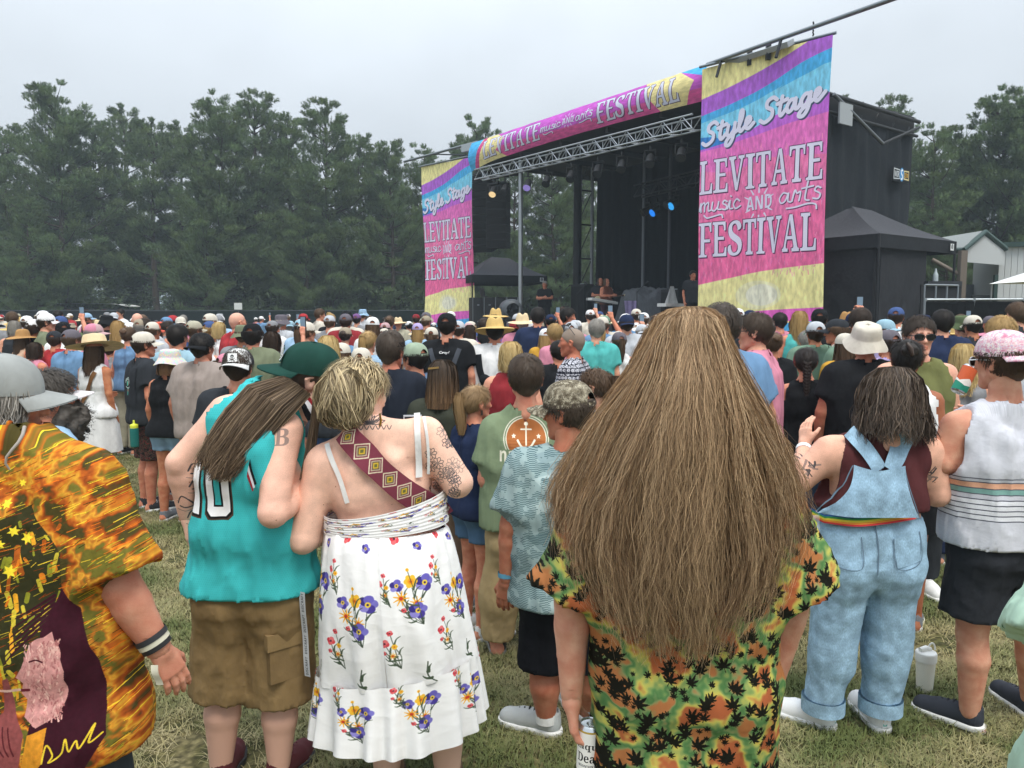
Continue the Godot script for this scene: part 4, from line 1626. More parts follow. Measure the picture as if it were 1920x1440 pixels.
	figure(pos(1021, 27.0) + Vector3(0, 1.2, 0), 1.76, 160, "folded_man", "tee", "1f2023", "short", "9a958e", "crew member in black with folded arms at the far stage wing")
	figure(sp(4.55, 0.9, DECK), 1.75, 190, "man", "tee", "33363b", "short", "221c18", "stagehand with dark glasses standing at the near banner edge")
	var ck := thing("covered_keyboard", "keyboard stand draped with white cloth beside the near banner", "keyboard stand", sp(5.3, 0.9, DECK), 0.7)
	made("board", Mb.new().box(Vector3(0, 0.82, 0), Vector3(0.9, 0.09, 0.32)), mat("d8d8d6", 0.6), ck)
	made("cloth", sheet(16, 12, func(u: float, v: float) -> Vector3: return Vector3((u - 0.5) * (0.15 + 0.5 * v), 1.35 - 0.5 * v, 0.05 * sin(u * 12.0) * v)), cloth("b9bcbe"), ck)
	for s in [-0.3, 0.3]:
		made("stand_leg", Mb.new().rod(Vector3(s, 0.8, 0), Vector3(-s, 0.0, 0), 0.022), dark, ck)
	# railing between tent and building
	var rl := thing("railing", "silver tube railing between the dark tent and building", "railing", pos(1724, 17.0))
	var r1 := pos(1786, 17.4) - pos(1724, 17.0)
	var ry := tall(534, 17.0)
	for k in 4:
		var p := r1 * (k / 3.0)
		made("upright", Mb.new().rod(p, p + Vector3(0, ry, 0), 0.02), chrome, rl)
	for y in [0.0, -0.31]:
		made("rail", Mb.new().rod(Vector3(0, ry + y, 0), r1 + Vector3(0, ry + y, 0), 0.022), chrome, rl)
	var tb := thing("equipment_rack", "black equipment rack under the side of the dark tent", "equipment rack", pos(1745, 18.4))
	made("box", Mb.new().box(Vector3(0, 1.25, 0), Vector3(0.95, 2.5, 0.5)), mat("1c1e21", 0.7), tb)
	made("screen", Mb.new().box(Vector3(0.05, 2.52, 0.1), Vector3(0.8, 0.12, 0.4)), mat("2b2e33", 0.4), tb)
	made("bottle", lathe(PackedVector2Array([Vector2(0.02, 0.3), Vector2(0.03, 0.22), Vector2(0.06, 0.15), Vector2(0.06, 0.0)]), 14), mat("aab4b8", 0.2), tb).position = Vector3(-0.1, 2.58, 0.15)
	# crowd barrier before the stage
	var bar := thing("crowd_barrier", "low black crowd barrier standing before the stage", "barrier", sp(1.0, -1.8))
	var be := sp(17.0, -1.8) - sp(1.0, -1.8)
	for k in 14:
		var p := be * (k / 14.0)
		var q := be * ((k + 0.96) / 14.0)
		made("panel", Mb.new().box((p + q) * 0.5 + Vector3(0, 0.6, 0), Vector3((q - p).length(), 1.1, 0.04), st_basis()), mat("26282b", 0.5, 0.4), bar)

# ---------------------------------------------------------------- heads, hands, shoes, hats, hair
var head_mb := {}
var hand_mb := {}
var hair_am := {}
var hat_am := {}
var shoe_am := {}


func make_head(kind: String) -> Mb:
	if head_mb.has(kind):
		return head_mb[kind]
	var f := kind == "f"
	var j := 0.9 if f else 1.0
	var d := Sdf.new(Vector3(-0.1, -0.19, -0.13), Vector3(0.1, 0.13, 0.12), 0.0055)
	d.ell(Vector3(0, 0.030, 0.012), Vector3(0.076, 0.086, 0.097), 0.02)
	d.ell(Vector3(0, -0.032, -0.028), Vector3(0.059 * j, 0.078, 0.060), 0.035)
	d.cap(Vector3(-0.012, -0.097, -0.066), Vector3(0.012, -0.097, -0.066), 0.017 * j, 0.017 * j, 0.025)
	d.cap(Vector3(0, -0.05, 0.022), Vector3(0, -0.17, 0.034), 0.050 * j, 0.053 * j, 0.03)
	for s in [-1.0, 1.0]:
		d.cap(Vector3(s * 0.050 * j, -0.052, 0.0), Vector3(s * 0.018, -0.094, -0.058), 0.019, 0.017, 0.022)
		d.cap(Vector3(s * 0.041, -0.014, -0.062), Vector3(s * 0.050, -0.010, -0.045), 0.017, 0.014, 0.02)
		d.cap(Vector3(0, 0.021, -0.078), Vector3(s * 0.034, 0.023, -0.071), 0.012, 0.011, 0.016)
	for s in [-1.0, 1.0]:
		d.ell(Vector3(s * 0.031, 0.002, -0.094), Vector3(0.016, 0.011, 0.016), 0.01, true)
		d.ell(Vector3(s * 0.031, 0.001, -0.073), Vector3(0.0135, 0.0115, 0.0135), 0.003)
	d.cap(Vector3(0, 0.014, -0.083), Vector3(0, -0.027, -0.104), 0.008, 0.0115, 0.012)
	for s in [-1.0, 1.0]:
		d.cap(Vector3(s * 0.011, -0.031, -0.090), Vector3(s * 0.012, -0.030, -0.093), 0.008, 0.008, 0.006)
		d.cap(Vector3(s * 0.020, -0.060, -0.077), Vector3(0, -0.057, -0.088), 0.005, 0.0075, 0.008)
		d.cap(Vector3(s * 0.018, -0.066, -0.077), Vector3(0, -0.070, -0.085), 0.005, 0.008, 0.008)
		# ears: a rim, a lobe and the hollow
		d.ell(Vector3(s * 0.078, -0.004, 0.014), Vector3(0.009, 0.032, 0.019), 0.008)
		d.cap(Vector3(s * 0.083, 0.022, 0.006), Vector3(s * 0.086, 0.008, 0.032), 0.0055, 0.0055, 0.006)
		d.cap(Vector3(s * 0.086, 0.008, 0.032), Vector3(s * 0.080, -0.026, 0.016), 0.0055, 0.006, 0.006)
		d.ell(Vector3(s * 0.089, 0.002, 0.012), Vector3(0.008, 0.014, 0.009), 0.004, true)
	d.cap(Vector3(-0.020, -0.0632, -0.094), Vector3(0.020, -0.0632, -0.094), 0.0035, 0.0035, 0.003, false, true)
	var m := d.build()
	for q in m.v.size():
		var p := m.v[q]
		var ax := absf(p.x)
		if p.z < -0.070 and ax < 0.025 and p.y < -0.050 and p.y > -0.078:
			m.c[q] = Color(0.92, 0.68, 0.64)
		elif p.z < -0.070 and Vector2(ax - 0.031, p.y - 0.001).length() < 0.0125:
			var r := Vector2(ax - 0.031, p.y - 0.001).length()
			m.c[q] = Color(0.16, 0.13, 0.12) if r < 0.0062 or p.y > 0.008 else Color(1.25, 1.3, 1.4)
		elif p.z < -0.066 and ax > 0.012 and ax < 0.047 and absf(p.y - 0.0235 - (0.002 if ax < 0.03 else -0.002)) < 0.0055:
			m.c[q] = Color(0.34, 0.26, 0.22)
	head_mb[kind] = m
	return m


# a right hand: wrist at the origin, fingers down, palm to -x, thumb to -z
func make_hand(pose: String) -> Mb:
	if hand_mb.has(pose):
		return hand_mb[pose]
	var curl: float = {"relax": 0.32, "grip": 1.0, "flat": 0.10, "hook": 0.62}.get(pose, 0.32)
	var d := Sdf.new(Vector3(-0.11, -0.20, -0.085), Vector3(0.03, 0.04, 0.055), 0.0055)
	d.cap(Vector3(0, 0.03, 0), Vector3(0, -0.02, 0), 0.027, 0.026, 0.01)
	for k in 4:
		var z := -0.030 + k * 0.0195
		d.cap(Vector3(0, -0.02, z * 0.55), Vector3(-0.004, -0.088 + absf(k - 1.2) * 0.003, z), 0.014, 0.0115, 0.014)
	d.cap(Vector3(-0.006, -0.02, -0.016), Vector3(-0.012, -0.055, -0.034), 0.016, 0.013, 0.014)
	var ln := [0.072, 0.080, 0.075, 0.058]
	for k in 4:
		var z := -0.030 + k * 0.0195
		var p := Vector3(-0.004, -0.088 + absf(k - 1.2) * 0.003, z)
		var a := 0.0
		var l: float = ln[k]
		for s in 3:
			a += curl * [0.55, 1.0, 0.7][s] * (1.0 + 0.08 * k)
			var q: Vector3 = p + Vector3(-sin(a), -cos(a), (k - 1.5) * 0.02) * l * [0.45, 0.31, 0.24][s]
			d.cap(p, q, [0.0098, 0.0090, 0.0082][s], [0.0090, 0.0082, 0.0072][s], 0.003)
			p = q
	var tb := Vector3(-0.012, -0.040, -0.032)
	var t1 := tb + Vector3(-0.014, -0.030, -0.020).normalized() * 0.036
	var t2 := t1 + Vector3(-0.012 - 0.02 * curl, -0.026, -0.004).normalized() * 0.030
	d.cap(tb, t1, 0.0125, 0.0105, 0.008)
	d.cap(t1, t2, 0.0105, 0.0085, 0.003)
	hand_mb[pose] = d.build()
	return hand_mb[pose]


func make_shoes() -> void:
	# sneaker: toe to -z, heel at +z, sole on the ground
	var up := Sdf.new(Vector3(-0.07, 0, -0.23), Vector3(0.07, 0.14, 0.11), 0.008)
	up.cap(Vector3(0, 0.05, 0.04), Vector3(0.004, 0.035, -0.15), 0.040, 0.040, 0.03)
	up.cap(Vector3(0.012, 0.035, -0.10), Vector3(0.008, 0.032, -0.165), 0.040, 0.032, 0.03)
	up.cap(Vector3(0, 0.05, 0.045), Vector3(0, 0.095, 0.045), 0.036, 0.040, 0.03)
	up.cap(Vector3(0, 0.07, 0.0), Vector3(0.004, 0.055, -0.08), 0.034, 0.034, 0.03)
	up.cap(Vector3(0, 0.10, 0.045), Vector3(0, 0.17, 0.04), 0.030, 0.032, 0.01, false, true)
	up.plane(Vector3(0, 0.022, 0), Vector3.DOWN)
	shoe_am.upper = up.build().mesh()
	var so := Sdf.new(Vector3(-0.08, 0, -0.24), Vector3(0.08, 0.06, 0.12), 0.008)
	so.cap(Vector3(0, 0.02, 0.05), Vector3(0.004, 0.02, -0.14), 0.046, 0.048, 0.03)
	so.cap(Vector3(0.012, 0.02, -0.10), Vector3(0.008, 0.02, -0.17), 0.048, 0.038, 0.03)
	so.plane(Vector3(0, 0.032, 0), Vector3.UP)
	so.plane(Vector3(0, 0.002, 0), Vector3.DOWN)
	shoe_am.sole = so.build().mesh()
	var la := Mb.new()
	for k in 5:
		var z := -0.10 + k * 0.024
		var y := 0.077 + k * 0.006
		la.tube(PackedVector3Array([Vector3(-0.026, y - 0.010, z), Vector3(0.003, y + 0.012, z - 0.004), Vector3(0.032, y - 0.010, z)]), PackedFloat32Array([0.004, 0.0045, 0.004]), 5)
	shoe_am.laces = la.mesh()


func put_shoe(root: Node3D, ankle: Vector3, turn: float, upper: String, sole: String, lace: String) -> Node3D:
	var o := part("shoe", shoe_am.upper, mat(upper, 0.8), root)
	o.position = Vector3(ankle.x, 0, ankle.z - 0.02) - Vector3(0, 0, 0.02).rotated(Vector3.UP, turn)
	o.rotation.y = turn
	part("sole", shoe_am.sole, mat(sole, 0.7), o)
	part("laces", shoe_am.laces, mat(lace, 0.9), o)
	return o


func cap_parts() -> void:
	var fr := Mb.new()
	var re := Mb.new()
	var f := func(a: float, v: float) -> Vector3:
		var back := wrapf(a, -PI, PI)
		var e0 := 0.52 * sqrt(maxf(0.0, 1.0 - pow(back / 0.42, 2)))
		var el := lerpf(e0, PI * 0.5, v)
		var seam := 0.0
		for k in 6:
			seam += 0.0022 * exp(-pow(wrapf(a - PI / 6.0 - k * PI / 3.0, -PI, PI) / 0.045, 2))
		var ce := pow(cos(el), 0.80) if el < 1.5707 else 0.0
		return Vector3(sin(a) * (0.091 - seam) * ce, 0.026 + 0.101 * pow(sin(el), 0.92) - seam * 0.6, cos(a) * (0.108 - seam) * ce + 0.010)
	for q in 2:
		var a0: float = [PI - 1.35, -PI + 1.35][q]
		var a1: float = [PI + 1.35, PI - 1.35][q]
		var m := sheet(30 if q == 0 else 36, 12, func(u: float, v: float) -> Vector3: return f.call(lerpf(a0, a1, u), v))
		for w in m.n.size():
			if m.n[w].dot(m.v[w] - Vector3(0, 0.01, 0.01)) < 0.0:
				m.n[w] = -m.n[w]
		if q == 0:
			fr = m
		else:
			re = m
	var st := sheet(14, 2, func(u: float, v: float) -> Vector3:
		var a := lerpf(-0.5, 0.5, u)
		return Vector3(sin(a) * 0.0925, 0.026 + 0.018 * v, cos(a) * 0.1095 + 0.010))
	for w in st.n.size():
		if st.n[w].z < 0.0:
			st.n[w] = -st.n[w]
	fr.tube(PackedVector3Array([Vector3(0, 0.124, 0.010), Vector3(0, 0.130, 0.010)]), PackedFloat32Array([0.008, 0.006]), 8)
	var am := fr.mesh()
	re.add(st)
	re.mesh(null, am)
	hat_am.cap = am
	for q in 2:
		var flat := q == 1
		var bm := Mb.new()
		for side in 2:
			var s := sheet(20, 5, func(u: float, v: float) -> Vector3:
				var x := u * 2.0 - 1.0
				var a := PI + x * 1.12
				var out := 0.078 * v * sqrt(maxf(0.0, 1.0 - 0.92 * x * x))
				var drop := (0.006 if flat else 0.026) * x * x * (0.35 + 0.65 * v) + 0.014 * v
				return Vector3(sin(a) * (0.0915 + 0.006 * v), 0.029 - drop - side * 0.0035, cos(a) * 0.1085 + 0.010 - out))
			for w in s.n.size():
				if (s.n[w].y < 0.0) != (side == 1):
					s.n[w] = -s.n[w]
			bm.add(s)
		hat_am["flat_brim" if flat else "brim"] = bm.mesh()


func hat_shapes() -> void:
	cap_parts()
	var fix := func(m: Mb) -> Mb:
		for w in m.n.size():
			var p := m.v[w]
			if m.n[w].dot(Vector3(p.x, p.y + 0.02, p.z)) < 0.0:
				m.n[w] = -m.n[w]
		return m
	var V := func(a: Array) -> PackedVector2Array:
		var out := PackedVector2Array()
		for k in range(0, a.size(), 2):
			out.append(Vector2(a[k], a[k + 1]))
		return out
	var wob := func(p: Vector3, a: float, r: float) -> Vector3:
		return p + Vector3(0, (r - 0.09) * 0.25 * sin(a * 3.0 + 1.0) if r > 0.09 else 0.002 * sin(a * 5.0), 0)
	hat_am.bucket = fix.call(lathe(V.call([0.0, 0.128, 0.045, 0.127, 0.078, 0.119, 0.088, 0.09, 0.093, 0.05, 0.096, 0.042, 0.118, 0.012, 0.138, -0.018]), 36, wob, 1.0, 1.14)).mesh()
	var pinch := func(p: Vector3, a: float, r: float) -> Vector3:
		if r < 0.085:
			p.y -= 0.034 * exp(-pow(p.x / 0.024, 2)) * smoothstep(0.085, 0.05, r)
			p.x *= 1.0 - 0.20 * smoothstep(0.03, -0.09, p.z) * smoothstep(0.09, 0.15, p.y)
		else:
			p.y += 0.10 * pow(maxf(r - 0.10, 0.0), 1.0) * (cos(a * 2.0) * -1.0) + 0.0012 * sin(r * 900.0)
		return p
	hat_am.straw = fix.call(lathe(V.call([0.0, 0.158, 0.02, 0.158, 0.045, 0.155, 0.066, 0.145, 0.078, 0.12, 0.086, 0.085, 0.092, 0.05, 0.096, 0.042, 0.104, 0.040, 0.112, 0.039, 0.12, 0.038, 0.128, 0.037, 0.136, 0.036, 0.144, 0.034, 0.152, 0.033, 0.160, 0.031, 0.168, 0.029, 0.176, 0.026, 0.184, 0.024, 0.192, 0.020, 0.2, 0.015]), 56, pinch, 1.0, 1.12)).mesh()
	var fed := func(p: Vector3, a: float, r: float) -> Vector3:
		if r < 0.083:
			p.y -= 0.026 * exp(-pow((p.x) / 0.030, 2)) * smoothstep(0.085, 0.05, r) * smoothstep(-0.09, 0.03, -p.z + 0.02)
		else:
			p.y += 0.16 * maxf(r - 0.13, 0.0) * (1.0 - 0.8 * cos(a * 2.0))
		return p
	hat_am.fedora = fix.call(lathe(V.call([0.0, 0.150, 0.03, 0.150, 0.062, 0.150, 0.074, 0.143, 0.081, 0.12, 0.088, 0.08, 0.093, 0.048, 0.098, 0.042, 0.13, 0.040, 0.165, 0.034, 0.20, 0.026, 0.205, 0.024]), 56, fed, 1.0, 1.14)).mesh()
	hat_am.band = fix.call(lathe(V.call([0.0895, 0.074, 0.0965, 0.043]), 40, null, 1.0, 1.14)).mesh()
	hat_am.beanie = fix.call(lathe(V.call([0.0, 0.134, 0.04, 0.130, 0.072, 0.108, 0.088, 0.068, 0.092, 0.025, 0.094, 0.005]), 30, null, 1.0, 1.14)).mesh()


# hat kinds on a head: returns the part
func put_hat(root: Node3D, hx: Transform3D, kind: String, col: String, col2 := "", back := false, tilt := 0.0, patch: Texture2D = null) -> MeshInstance3D:
	var o: MeshInstance3D
	var c2 := col2 if col2 else col
	if kind == "cap" or kind == "flat_cap" or kind == "visor":
		o = part("cap", hat_am.cap, null, root)
		o.set_surface_override_material(0, cloth(col))
		o.set_surface_override_material(1, cloth(c2))
		var b := part("brim", hat_am.flat_brim if kind == "flat_cap" else hat_am.brim, cloth(col if kind != "cap" or not col2 else col), o)
		b.name = "brim"
	elif kind == "straw" or kind == "fedora":
		o = part("hat", hat_am[kind], cloth(col), root)
		if kind == "fedora":
			part("hat_band", hat_am.band, cloth(c2), o)
	else:
		o = part("hat", hat_am[kind], cloth(col), root)
	var fit := 1.05 if kind != "fedora" and kind != "straw" else 1.04
	o.transform = hx * Transform3D((Basis(Vector3.UP, PI if back else 0.0) * Basis(Vector3.RIGHT, tilt)).scaled(Vector3.ONE * fit), Vector3(0, 0.0, 0.024 if back else 0.004))
	return o


# ---------------------------------------------------------------- hair
# guides: strands of equal point count laid side by side; the strands and the mass under them run between them
func hair_mass(m: Mb, guides: Array, n: int, wd: float, jit: float, deep: float, wavy: float, c0: Color, c1: Color, freq := 16.0, ragged := 0.25, tip := Color.WHITE, core := Vector3.ZERO) -> void:
	var kk: int = guides[0].size()
	var gg := guides.size()
	var axis := PackedVector3Array()
	for k in kk:
		var s := Vector3.ZERO
		for g in guides:
			s += g[k]
		axis.append(s / gg + core)
	# locks lying close together
	var k0 := m.v.size()
	for g in gg:
		for k in kk:
			var p: Vector3 = guides[g][k]
			var out := (p - axis[k])
			m.vert(p - out.limit_length(0.12) * (0.10 + 0.05 * sin(g * 2.1)) - out.normalized() * 0.004, out.normalized(), Vector2.ZERO, c0.lerp(c1, pow(rng.randf(), 1.3)))
	for g in gg - 1:
		for k in kk - 1:
			if float(k + 1) / (kk - 1) > 1.0 - ragged * 0.9:
				continue
			var a := k0 + g * kk + k
			m.tri(a, a + 1, a + kk + 1)
			m.tri(a, a + kk + 1, a + kk)
	for q in n:
		var gf := rnd(0.0, gg - 1.001)
		var gi := int(gf)
		var fr := gf - gi
		var off := Vector3(rnd(-1, 1), rnd(-0.4, 0.4), rnd(-1, 1)) * jit
		var pull := pow(rng.randf(), 1.5) * deep
		var stop := 1.0 - rng.randf() * ragged
		var ph := rnd(0, TAU)
		var fq := freq * rnd(0.7, 1.3)
		var wv := wavy * rnd(0.4, 1.5)
		var shade := rnd(0.6, 1.3)
		var spin := rnd(-1.25, 1.25)
		var mixc := pow(rng.randf(), 1.3)
		var col := c0.lerp(c1, mixc) * shade
		var prev := Vector3.ZERO
		var base := -1
		var steps := kk * 2 - 1
		for st in steps:
			var t := float(st) / (steps - 1)
			if t > stop and st > 2:
				break
			var kf := t * (kk - 1)
			var k := mini(int(kf), kk - 2)
			var u := kf - k
			var pa: Vector3 = guides[gi][k].lerp(guides[gi][k + 1], u)
			var pb: Vector3 = guides[gi + 1][k].lerp(guides[gi + 1][k + 1], u)
			var p := pa.lerp(pb, fr)
			var ax := axis[k].lerp(axis[k + 1], u)
			var out := (p - ax)
			p -= out.limit_length(0.16) * pull * (0.3 + 0.7 * t)
			out = out.normalized()
			var side0 := out.cross(Vector3.UP).normalized()
			p += off * (0.25 + t) + side0 * sin(t * fq + ph) * wv * t + out * cos(t * fq * 0.8 + ph * 2.0) * wv * 0.5 * t
			var dir := (p - prev).normalized() if st > 0 else Vector3.DOWN
			prev = p
			var side := dir.cross(out).normalized().rotated(dir, spin) * wd * (1.0 - 0.6 * t)
			var nn := (out * 0.6 + side.normalized().cross(dir) * 0.6 * signf(side.cross(dir).dot(out) + 0.001)).normalized()
			var cc := col * Color.WHITE.lerp(tip, smoothstep(0.35, 0.95, t))
			var a := m.vert(p - side, nn, Vector2.ZERO, cc)
			m.vert(p + side, nn, Vector2.ZERO, cc)
			if base >= 0:
				m.tri(base, base + 1, a + 1)
				m.tri(base, a + 1, a)
			base = a


# guides around the back of a head: rows of [height, half width, half depth, z of the middle], azimuth reach in radians
func around(prof: Array, reach: float, n: int, x0 := 0.0) -> Array:
	var out := []
	for g in n:
		var a := lerpf(-reach, reach, float(g) / (n - 1))
		var pts := PackedVector3Array()
		for r in prof:
			pts.append(Vector3(sin(a) * r[1] + x0 * (prof[0][0] - r[0]), r[0], r[3] + cos(a) * r[2]))
		out.append(pts)
	return out


func scalp(thick: float, low := -0.055, rough := 0.004, front := 0.070, cell := 0.007, under := false) -> Mb:
	var d := Sdf.new(Vector3(-0.12, -0.12, -0.13), Vector3(0.12, 0.16, 0.14), cell)
	d.ell(Vector3(0, 0.032, 0.014), Vector3(0.077 + thick, 0.086 + thick * 1.25, 0.098 + thick), 0.01)
	d.cap(Vector3(0, 0.0, 0.06), Vector3(0, low + 0.02, 0.055), 0.05 + thick * 0.6, 0.045 + thick * 0.4, 0.02)
	var a := Vector3(0, front, -0.085)
	var b := Vector3(0, low, 0.050)
	var n := Vector3(0, -(a.z - b.z), (a.y - b.y)).normalized()
	if n.y > 0.0:
		n = -n
	d.plane(a, n)
	if under:
		d.plane(Vector3(0, 0.050, 0), Vector3.UP)
	d.wrinkle(fine, rough, Vector3(300, 120, 300))
	return d.build()


func tufts(m: Mb, n: int, ln: float, thick: float, col: Color, low := -0.05, front := 0.07, flow := Vector3(0, -0.4, 0.3), top := 9.0) -> void:
	# short hairs lying over the scalp
	var a := Vector3(0, front, -0.085)
	var b := Vector3(0, low, 0.05)
	var nn := Vector3(0, -(a.z - b.z), (a.y - b.y)).normalized()
	if nn.y > 0.0:
		nn = -nn
	var c := Vector3(0, 0.032, 0.014)
	var done := 0
	while done < n:
		var d := Vector3(rnd(-1, 1), rnd(-0.9, 1), rnd(-1, 1)).normalized()
		var p := c + d * Vector3(0.077 + thick, 0.086 + thick * 1.2, 0.098 + thick)
		if (p - a).dot(nn) > 0.004 or p.y > top:
			continue
		done += 1
		var crown := (p - Vector3(0.01, 0.115, 0.04))
		var dir := (crown - d * crown.dot(d)).normalized() * 0.9 + flow * 0.5 + Vector3(rnd(-0.4, 0.4), rnd(-0.3, 0.3), rnd(-0.4, 0.4))
		dir = (dir - d * dir.dot(d) * 0.8).normalized()
		var side := dir.cross(d).normalized() * 0.0016
		var cc := col * rnd(0.55, 1.9)
		var l := ln * rnd(0.6, 1.3)
		var k := m.v.size()
		var mid := p + dir * l * 0.5 + d * 0.010
		var end := p + dir * l + d * rnd(-0.004, 0.008)
		m.vert(p - side, d, Vector2.ZERO, cc)
		m.vert(p + side, d, Vector2.ZERO, cc)
		m.vert(mid - side, d, Vector2.ZERO, cc)
		m.vert(mid + side, d, Vector2.ZERO, cc)
		m.vert(end, d, Vector2.ZERO, cc)
		m.tri(k, k + 1, k + 3)
		m.tri(k, k + 3, k + 2)
		m.tri(k + 2, k + 3, k + 4)


func clumped(g: Array, amp: float) -> Array:
	for q in g.size():
		for k in g[q].size():
			var t: float = float(k) / (g[q].size() - 1)
			g[q][k] += Vector3(amp * sin(q * 2.3 + k * 0.6) * t, amp * 1.6 * sin(q * 1.9) * t * t, amp * 1.2 * sin(q * 3.7 + 1.0) * t)
	return g


func hair_shapes() -> void:
	rng.seed = 301
	var one := Color(1, 1, 1)
	var lite := Color(2.0, 1.9, 1.75)
	var m: Mb
	var flow := Vector3(0, -0.4, 0.3)
	for u in 2:
		var cap := "_cap" if u else ""
		var top := 0.052 if u else 9.0
		m = scalp(0.008 if u else 0.010, -0.055, 0.006, 0.070, 0.007, u == 1)
		tufts(m, 2600 if u == 0 else 1300, 0.028, 0.011, one, -0.058, 0.072, flow, top)
		hair_am["short" + cap] = m.mesh()
		m = scalp(0.003, -0.05, 0.001, 0.06, 0.008, u == 1)
		hair_am["buzz" + cap] = m.mesh()
		m = scalp(0.016, -0.06, 0.014, 0.07, 0.007, u == 1)
		tufts(m, 2600 if u == 0 else 1500, 0.03, 0.024, one, -0.06, 0.07, Vector3(0, 0.2, 0), top)
		hair_am["curly" + cap] = m.mesh()
		var lp_ := [[0.122, 0.012, 0.012, 0.02], [0.115, 0.050, 0.055, 0.018], [0.08, 0.080, 0.090, 0.016], [0.03, 0.089, 0.104, 0.014], [-0.03, 0.092, 0.108, 0.014], [-0.09, 0.095, 0.100, 0.024], [-0.16, 0.103, 0.094, 0.036], [-0.24, 0.105, 0.090, 0.046], [-0.33, 0.090, 0.084, 0.052]]
		if u:
			lp_ = [[0.050, 0.076, 0.090, 0.014]] + lp_.slice(3)
		m = Mb.new()
		hair_mass(m, clumped(around(lp_, 2.1, 21), 0.012), 3000, 0.0024, 0.010, 0.25, 0.012, one, lite, 15.0, 0.4)
		hair_am["long" + cap] = m.mesh()
		m = Mb.new()
		hair_mass(m, clumped(around(lp_.slice(0, lp_.size() - 2), 2.1, 21), 0.012), 2600, 0.0024, 0.011, 0.25, 0.016, one, lite, 18.0, 0.35)
		hair_am["bob" + cap] = m.mesh()
		m = scalp(0.007, -0.05, 0.003, 0.07, 0.007, u == 1)
		var ty := -0.03 if u else 0.0
		var tail := [[0.075 + ty, 0.012, 0.012, 0.116], [0.08 + ty, 0.026, 0.028, 0.140], [0.03 + ty, 0.034, 0.034, 0.150], [-0.04 + ty, 0.038, 0.036, 0.145], [-0.11 + ty, 0.034, 0.032, 0.135], [-0.18 + ty, 0.026, 0.022, 0.128], [-0.25 + ty, 0.010, 0.010, 0.124]]
		hair_mass(m, clumped(around(tail, PI, 13), 0.006), 1000, 0.002, 0.006, 0.5, 0.008, one, lite)
		tufts(m, 1400, 0.05, 0.008, one, -0.05, 0.07, Vector3(0, 0.6, 1.0), top)
		hair_am["pony" + cap] = m.mesh()
		m = scalp(0.008, -0.05, 0.003, 0.07, 0.007, u == 1)
		var bun := Sdf.new(Vector3(-0.07, -0.03, 0.04), Vector3(0.07, 0.16, 0.20), 0.007)
		bun.ell(Vector3(0, 0.065 + ty, 0.122), Vector3(0.044, 0.040, 0.038), 0.01).wrinkle(fine, 0.016, Vector3(260, 260, 260))
		m.add(bun.build())
		tufts(m, 1400, 0.05, 0.009, one, -0.05, 0.07, Vector3(0, 0.6, 1.0), top)
		hair_am["bun" + cap] = m.mesh()


func hairdye(col: String) -> StandardMaterial3D:
	var key := "hair " + col
	if not mats.has(key):
		var m: StandardMaterial3D = mat(col, 0.55).duplicate()
		m.metallic_specular = 0.4
		mats[key] = m
	return mats[key]


# ---------------------------------------------------------------- bodies
func base_body(sex: String, g := 1.0) -> Dictionary:
	var f := sex == "f"
	var sh := (0.150 if f else 0.178) * (0.85 + 0.15 * g)
	var wide := (g - 1.0) * 0.10
	var b := {
		"sex": sex,
		"sl": Vector3(-sh, 1.400, 0.012), "sr": Vector3(sh, 1.400, 0.012),
		"el": Vector3(-sh - 0.055 - wide, 1.15, 0.035), "er": Vector3(sh + 0.055 + wide, 1.15, 0.035),
		"wl": Vector3(-sh - 0.06 - wide, 0.91, -0.03), "wr": Vector3(sh + 0.06 + wide, 0.91, -0.03),
		"hl": Vector3(-0.088, 0.92, 0.0), "hr": Vector3(0.088, 0.92, 0.0),
		"kl": Vector3(-0.10, 0.50, -0.012), "kr": Vector3(0.10, 0.50, -0.012),
		"al": Vector3(-0.105, 0.085, 0.02), "ar": Vector3(0.105, 0.085, 0.02),
		"nk": Vector3(0, 1.475, 0.012), "hd": Vector3(0, 1.630, -0.012), "hs": 1.0 if not f else 0.96, "hrot": Vector3.ZERO,
		"tw": [0.085, 0.062, 0.080] if f else [0.070, 0.072, 0.095], "tr": [0.115, 0.090, 0.098] if f else [0.106, 0.100, 0.110],
		"lr": [0.090, 0.056, 0.057, 0.036] if f else [0.086, 0.058, 0.059, 0.038], "ur": [0.047, 0.038, 0.036, 0.025] if f else [0.056, 0.044, 0.043, 0.029],
		"belly": 0.0, "handl": "relax", "handr": "relax", "foot": true, "fl": 0.12, "frt": -0.12,
	}
	for k in 3:
		b.tr[k] *= 1.0 + (g - 1.0) * 0.75
		b.tw[k] *= 1.0 + (g - 1.0) * 0.9
	for k in 4:
		b.lr[k] *= 1.0 + (g - 1.0) * 0.55
		b.ur[k] *= 1.0 + (g - 1.0) * 0.55
	return b


func body_box(b: Dictionary, pad: float) -> Array:
	var lo := Vector3.ONE * 9.0
	var hi := -lo
	for k in ["sl", "sr", "el", "er", "wl", "wr", "hl", "hr", "kl", "kr", "al", "ar", "nk", "hd"]:
		lo = lo.min(b[k])
		hi = hi.max(b[k])
	var p := Vector3(pad, 0.1, pad)
	lo -= p
	hi += p
	lo.y = maxf(lo.y, -0.01)
	return [lo, hi]


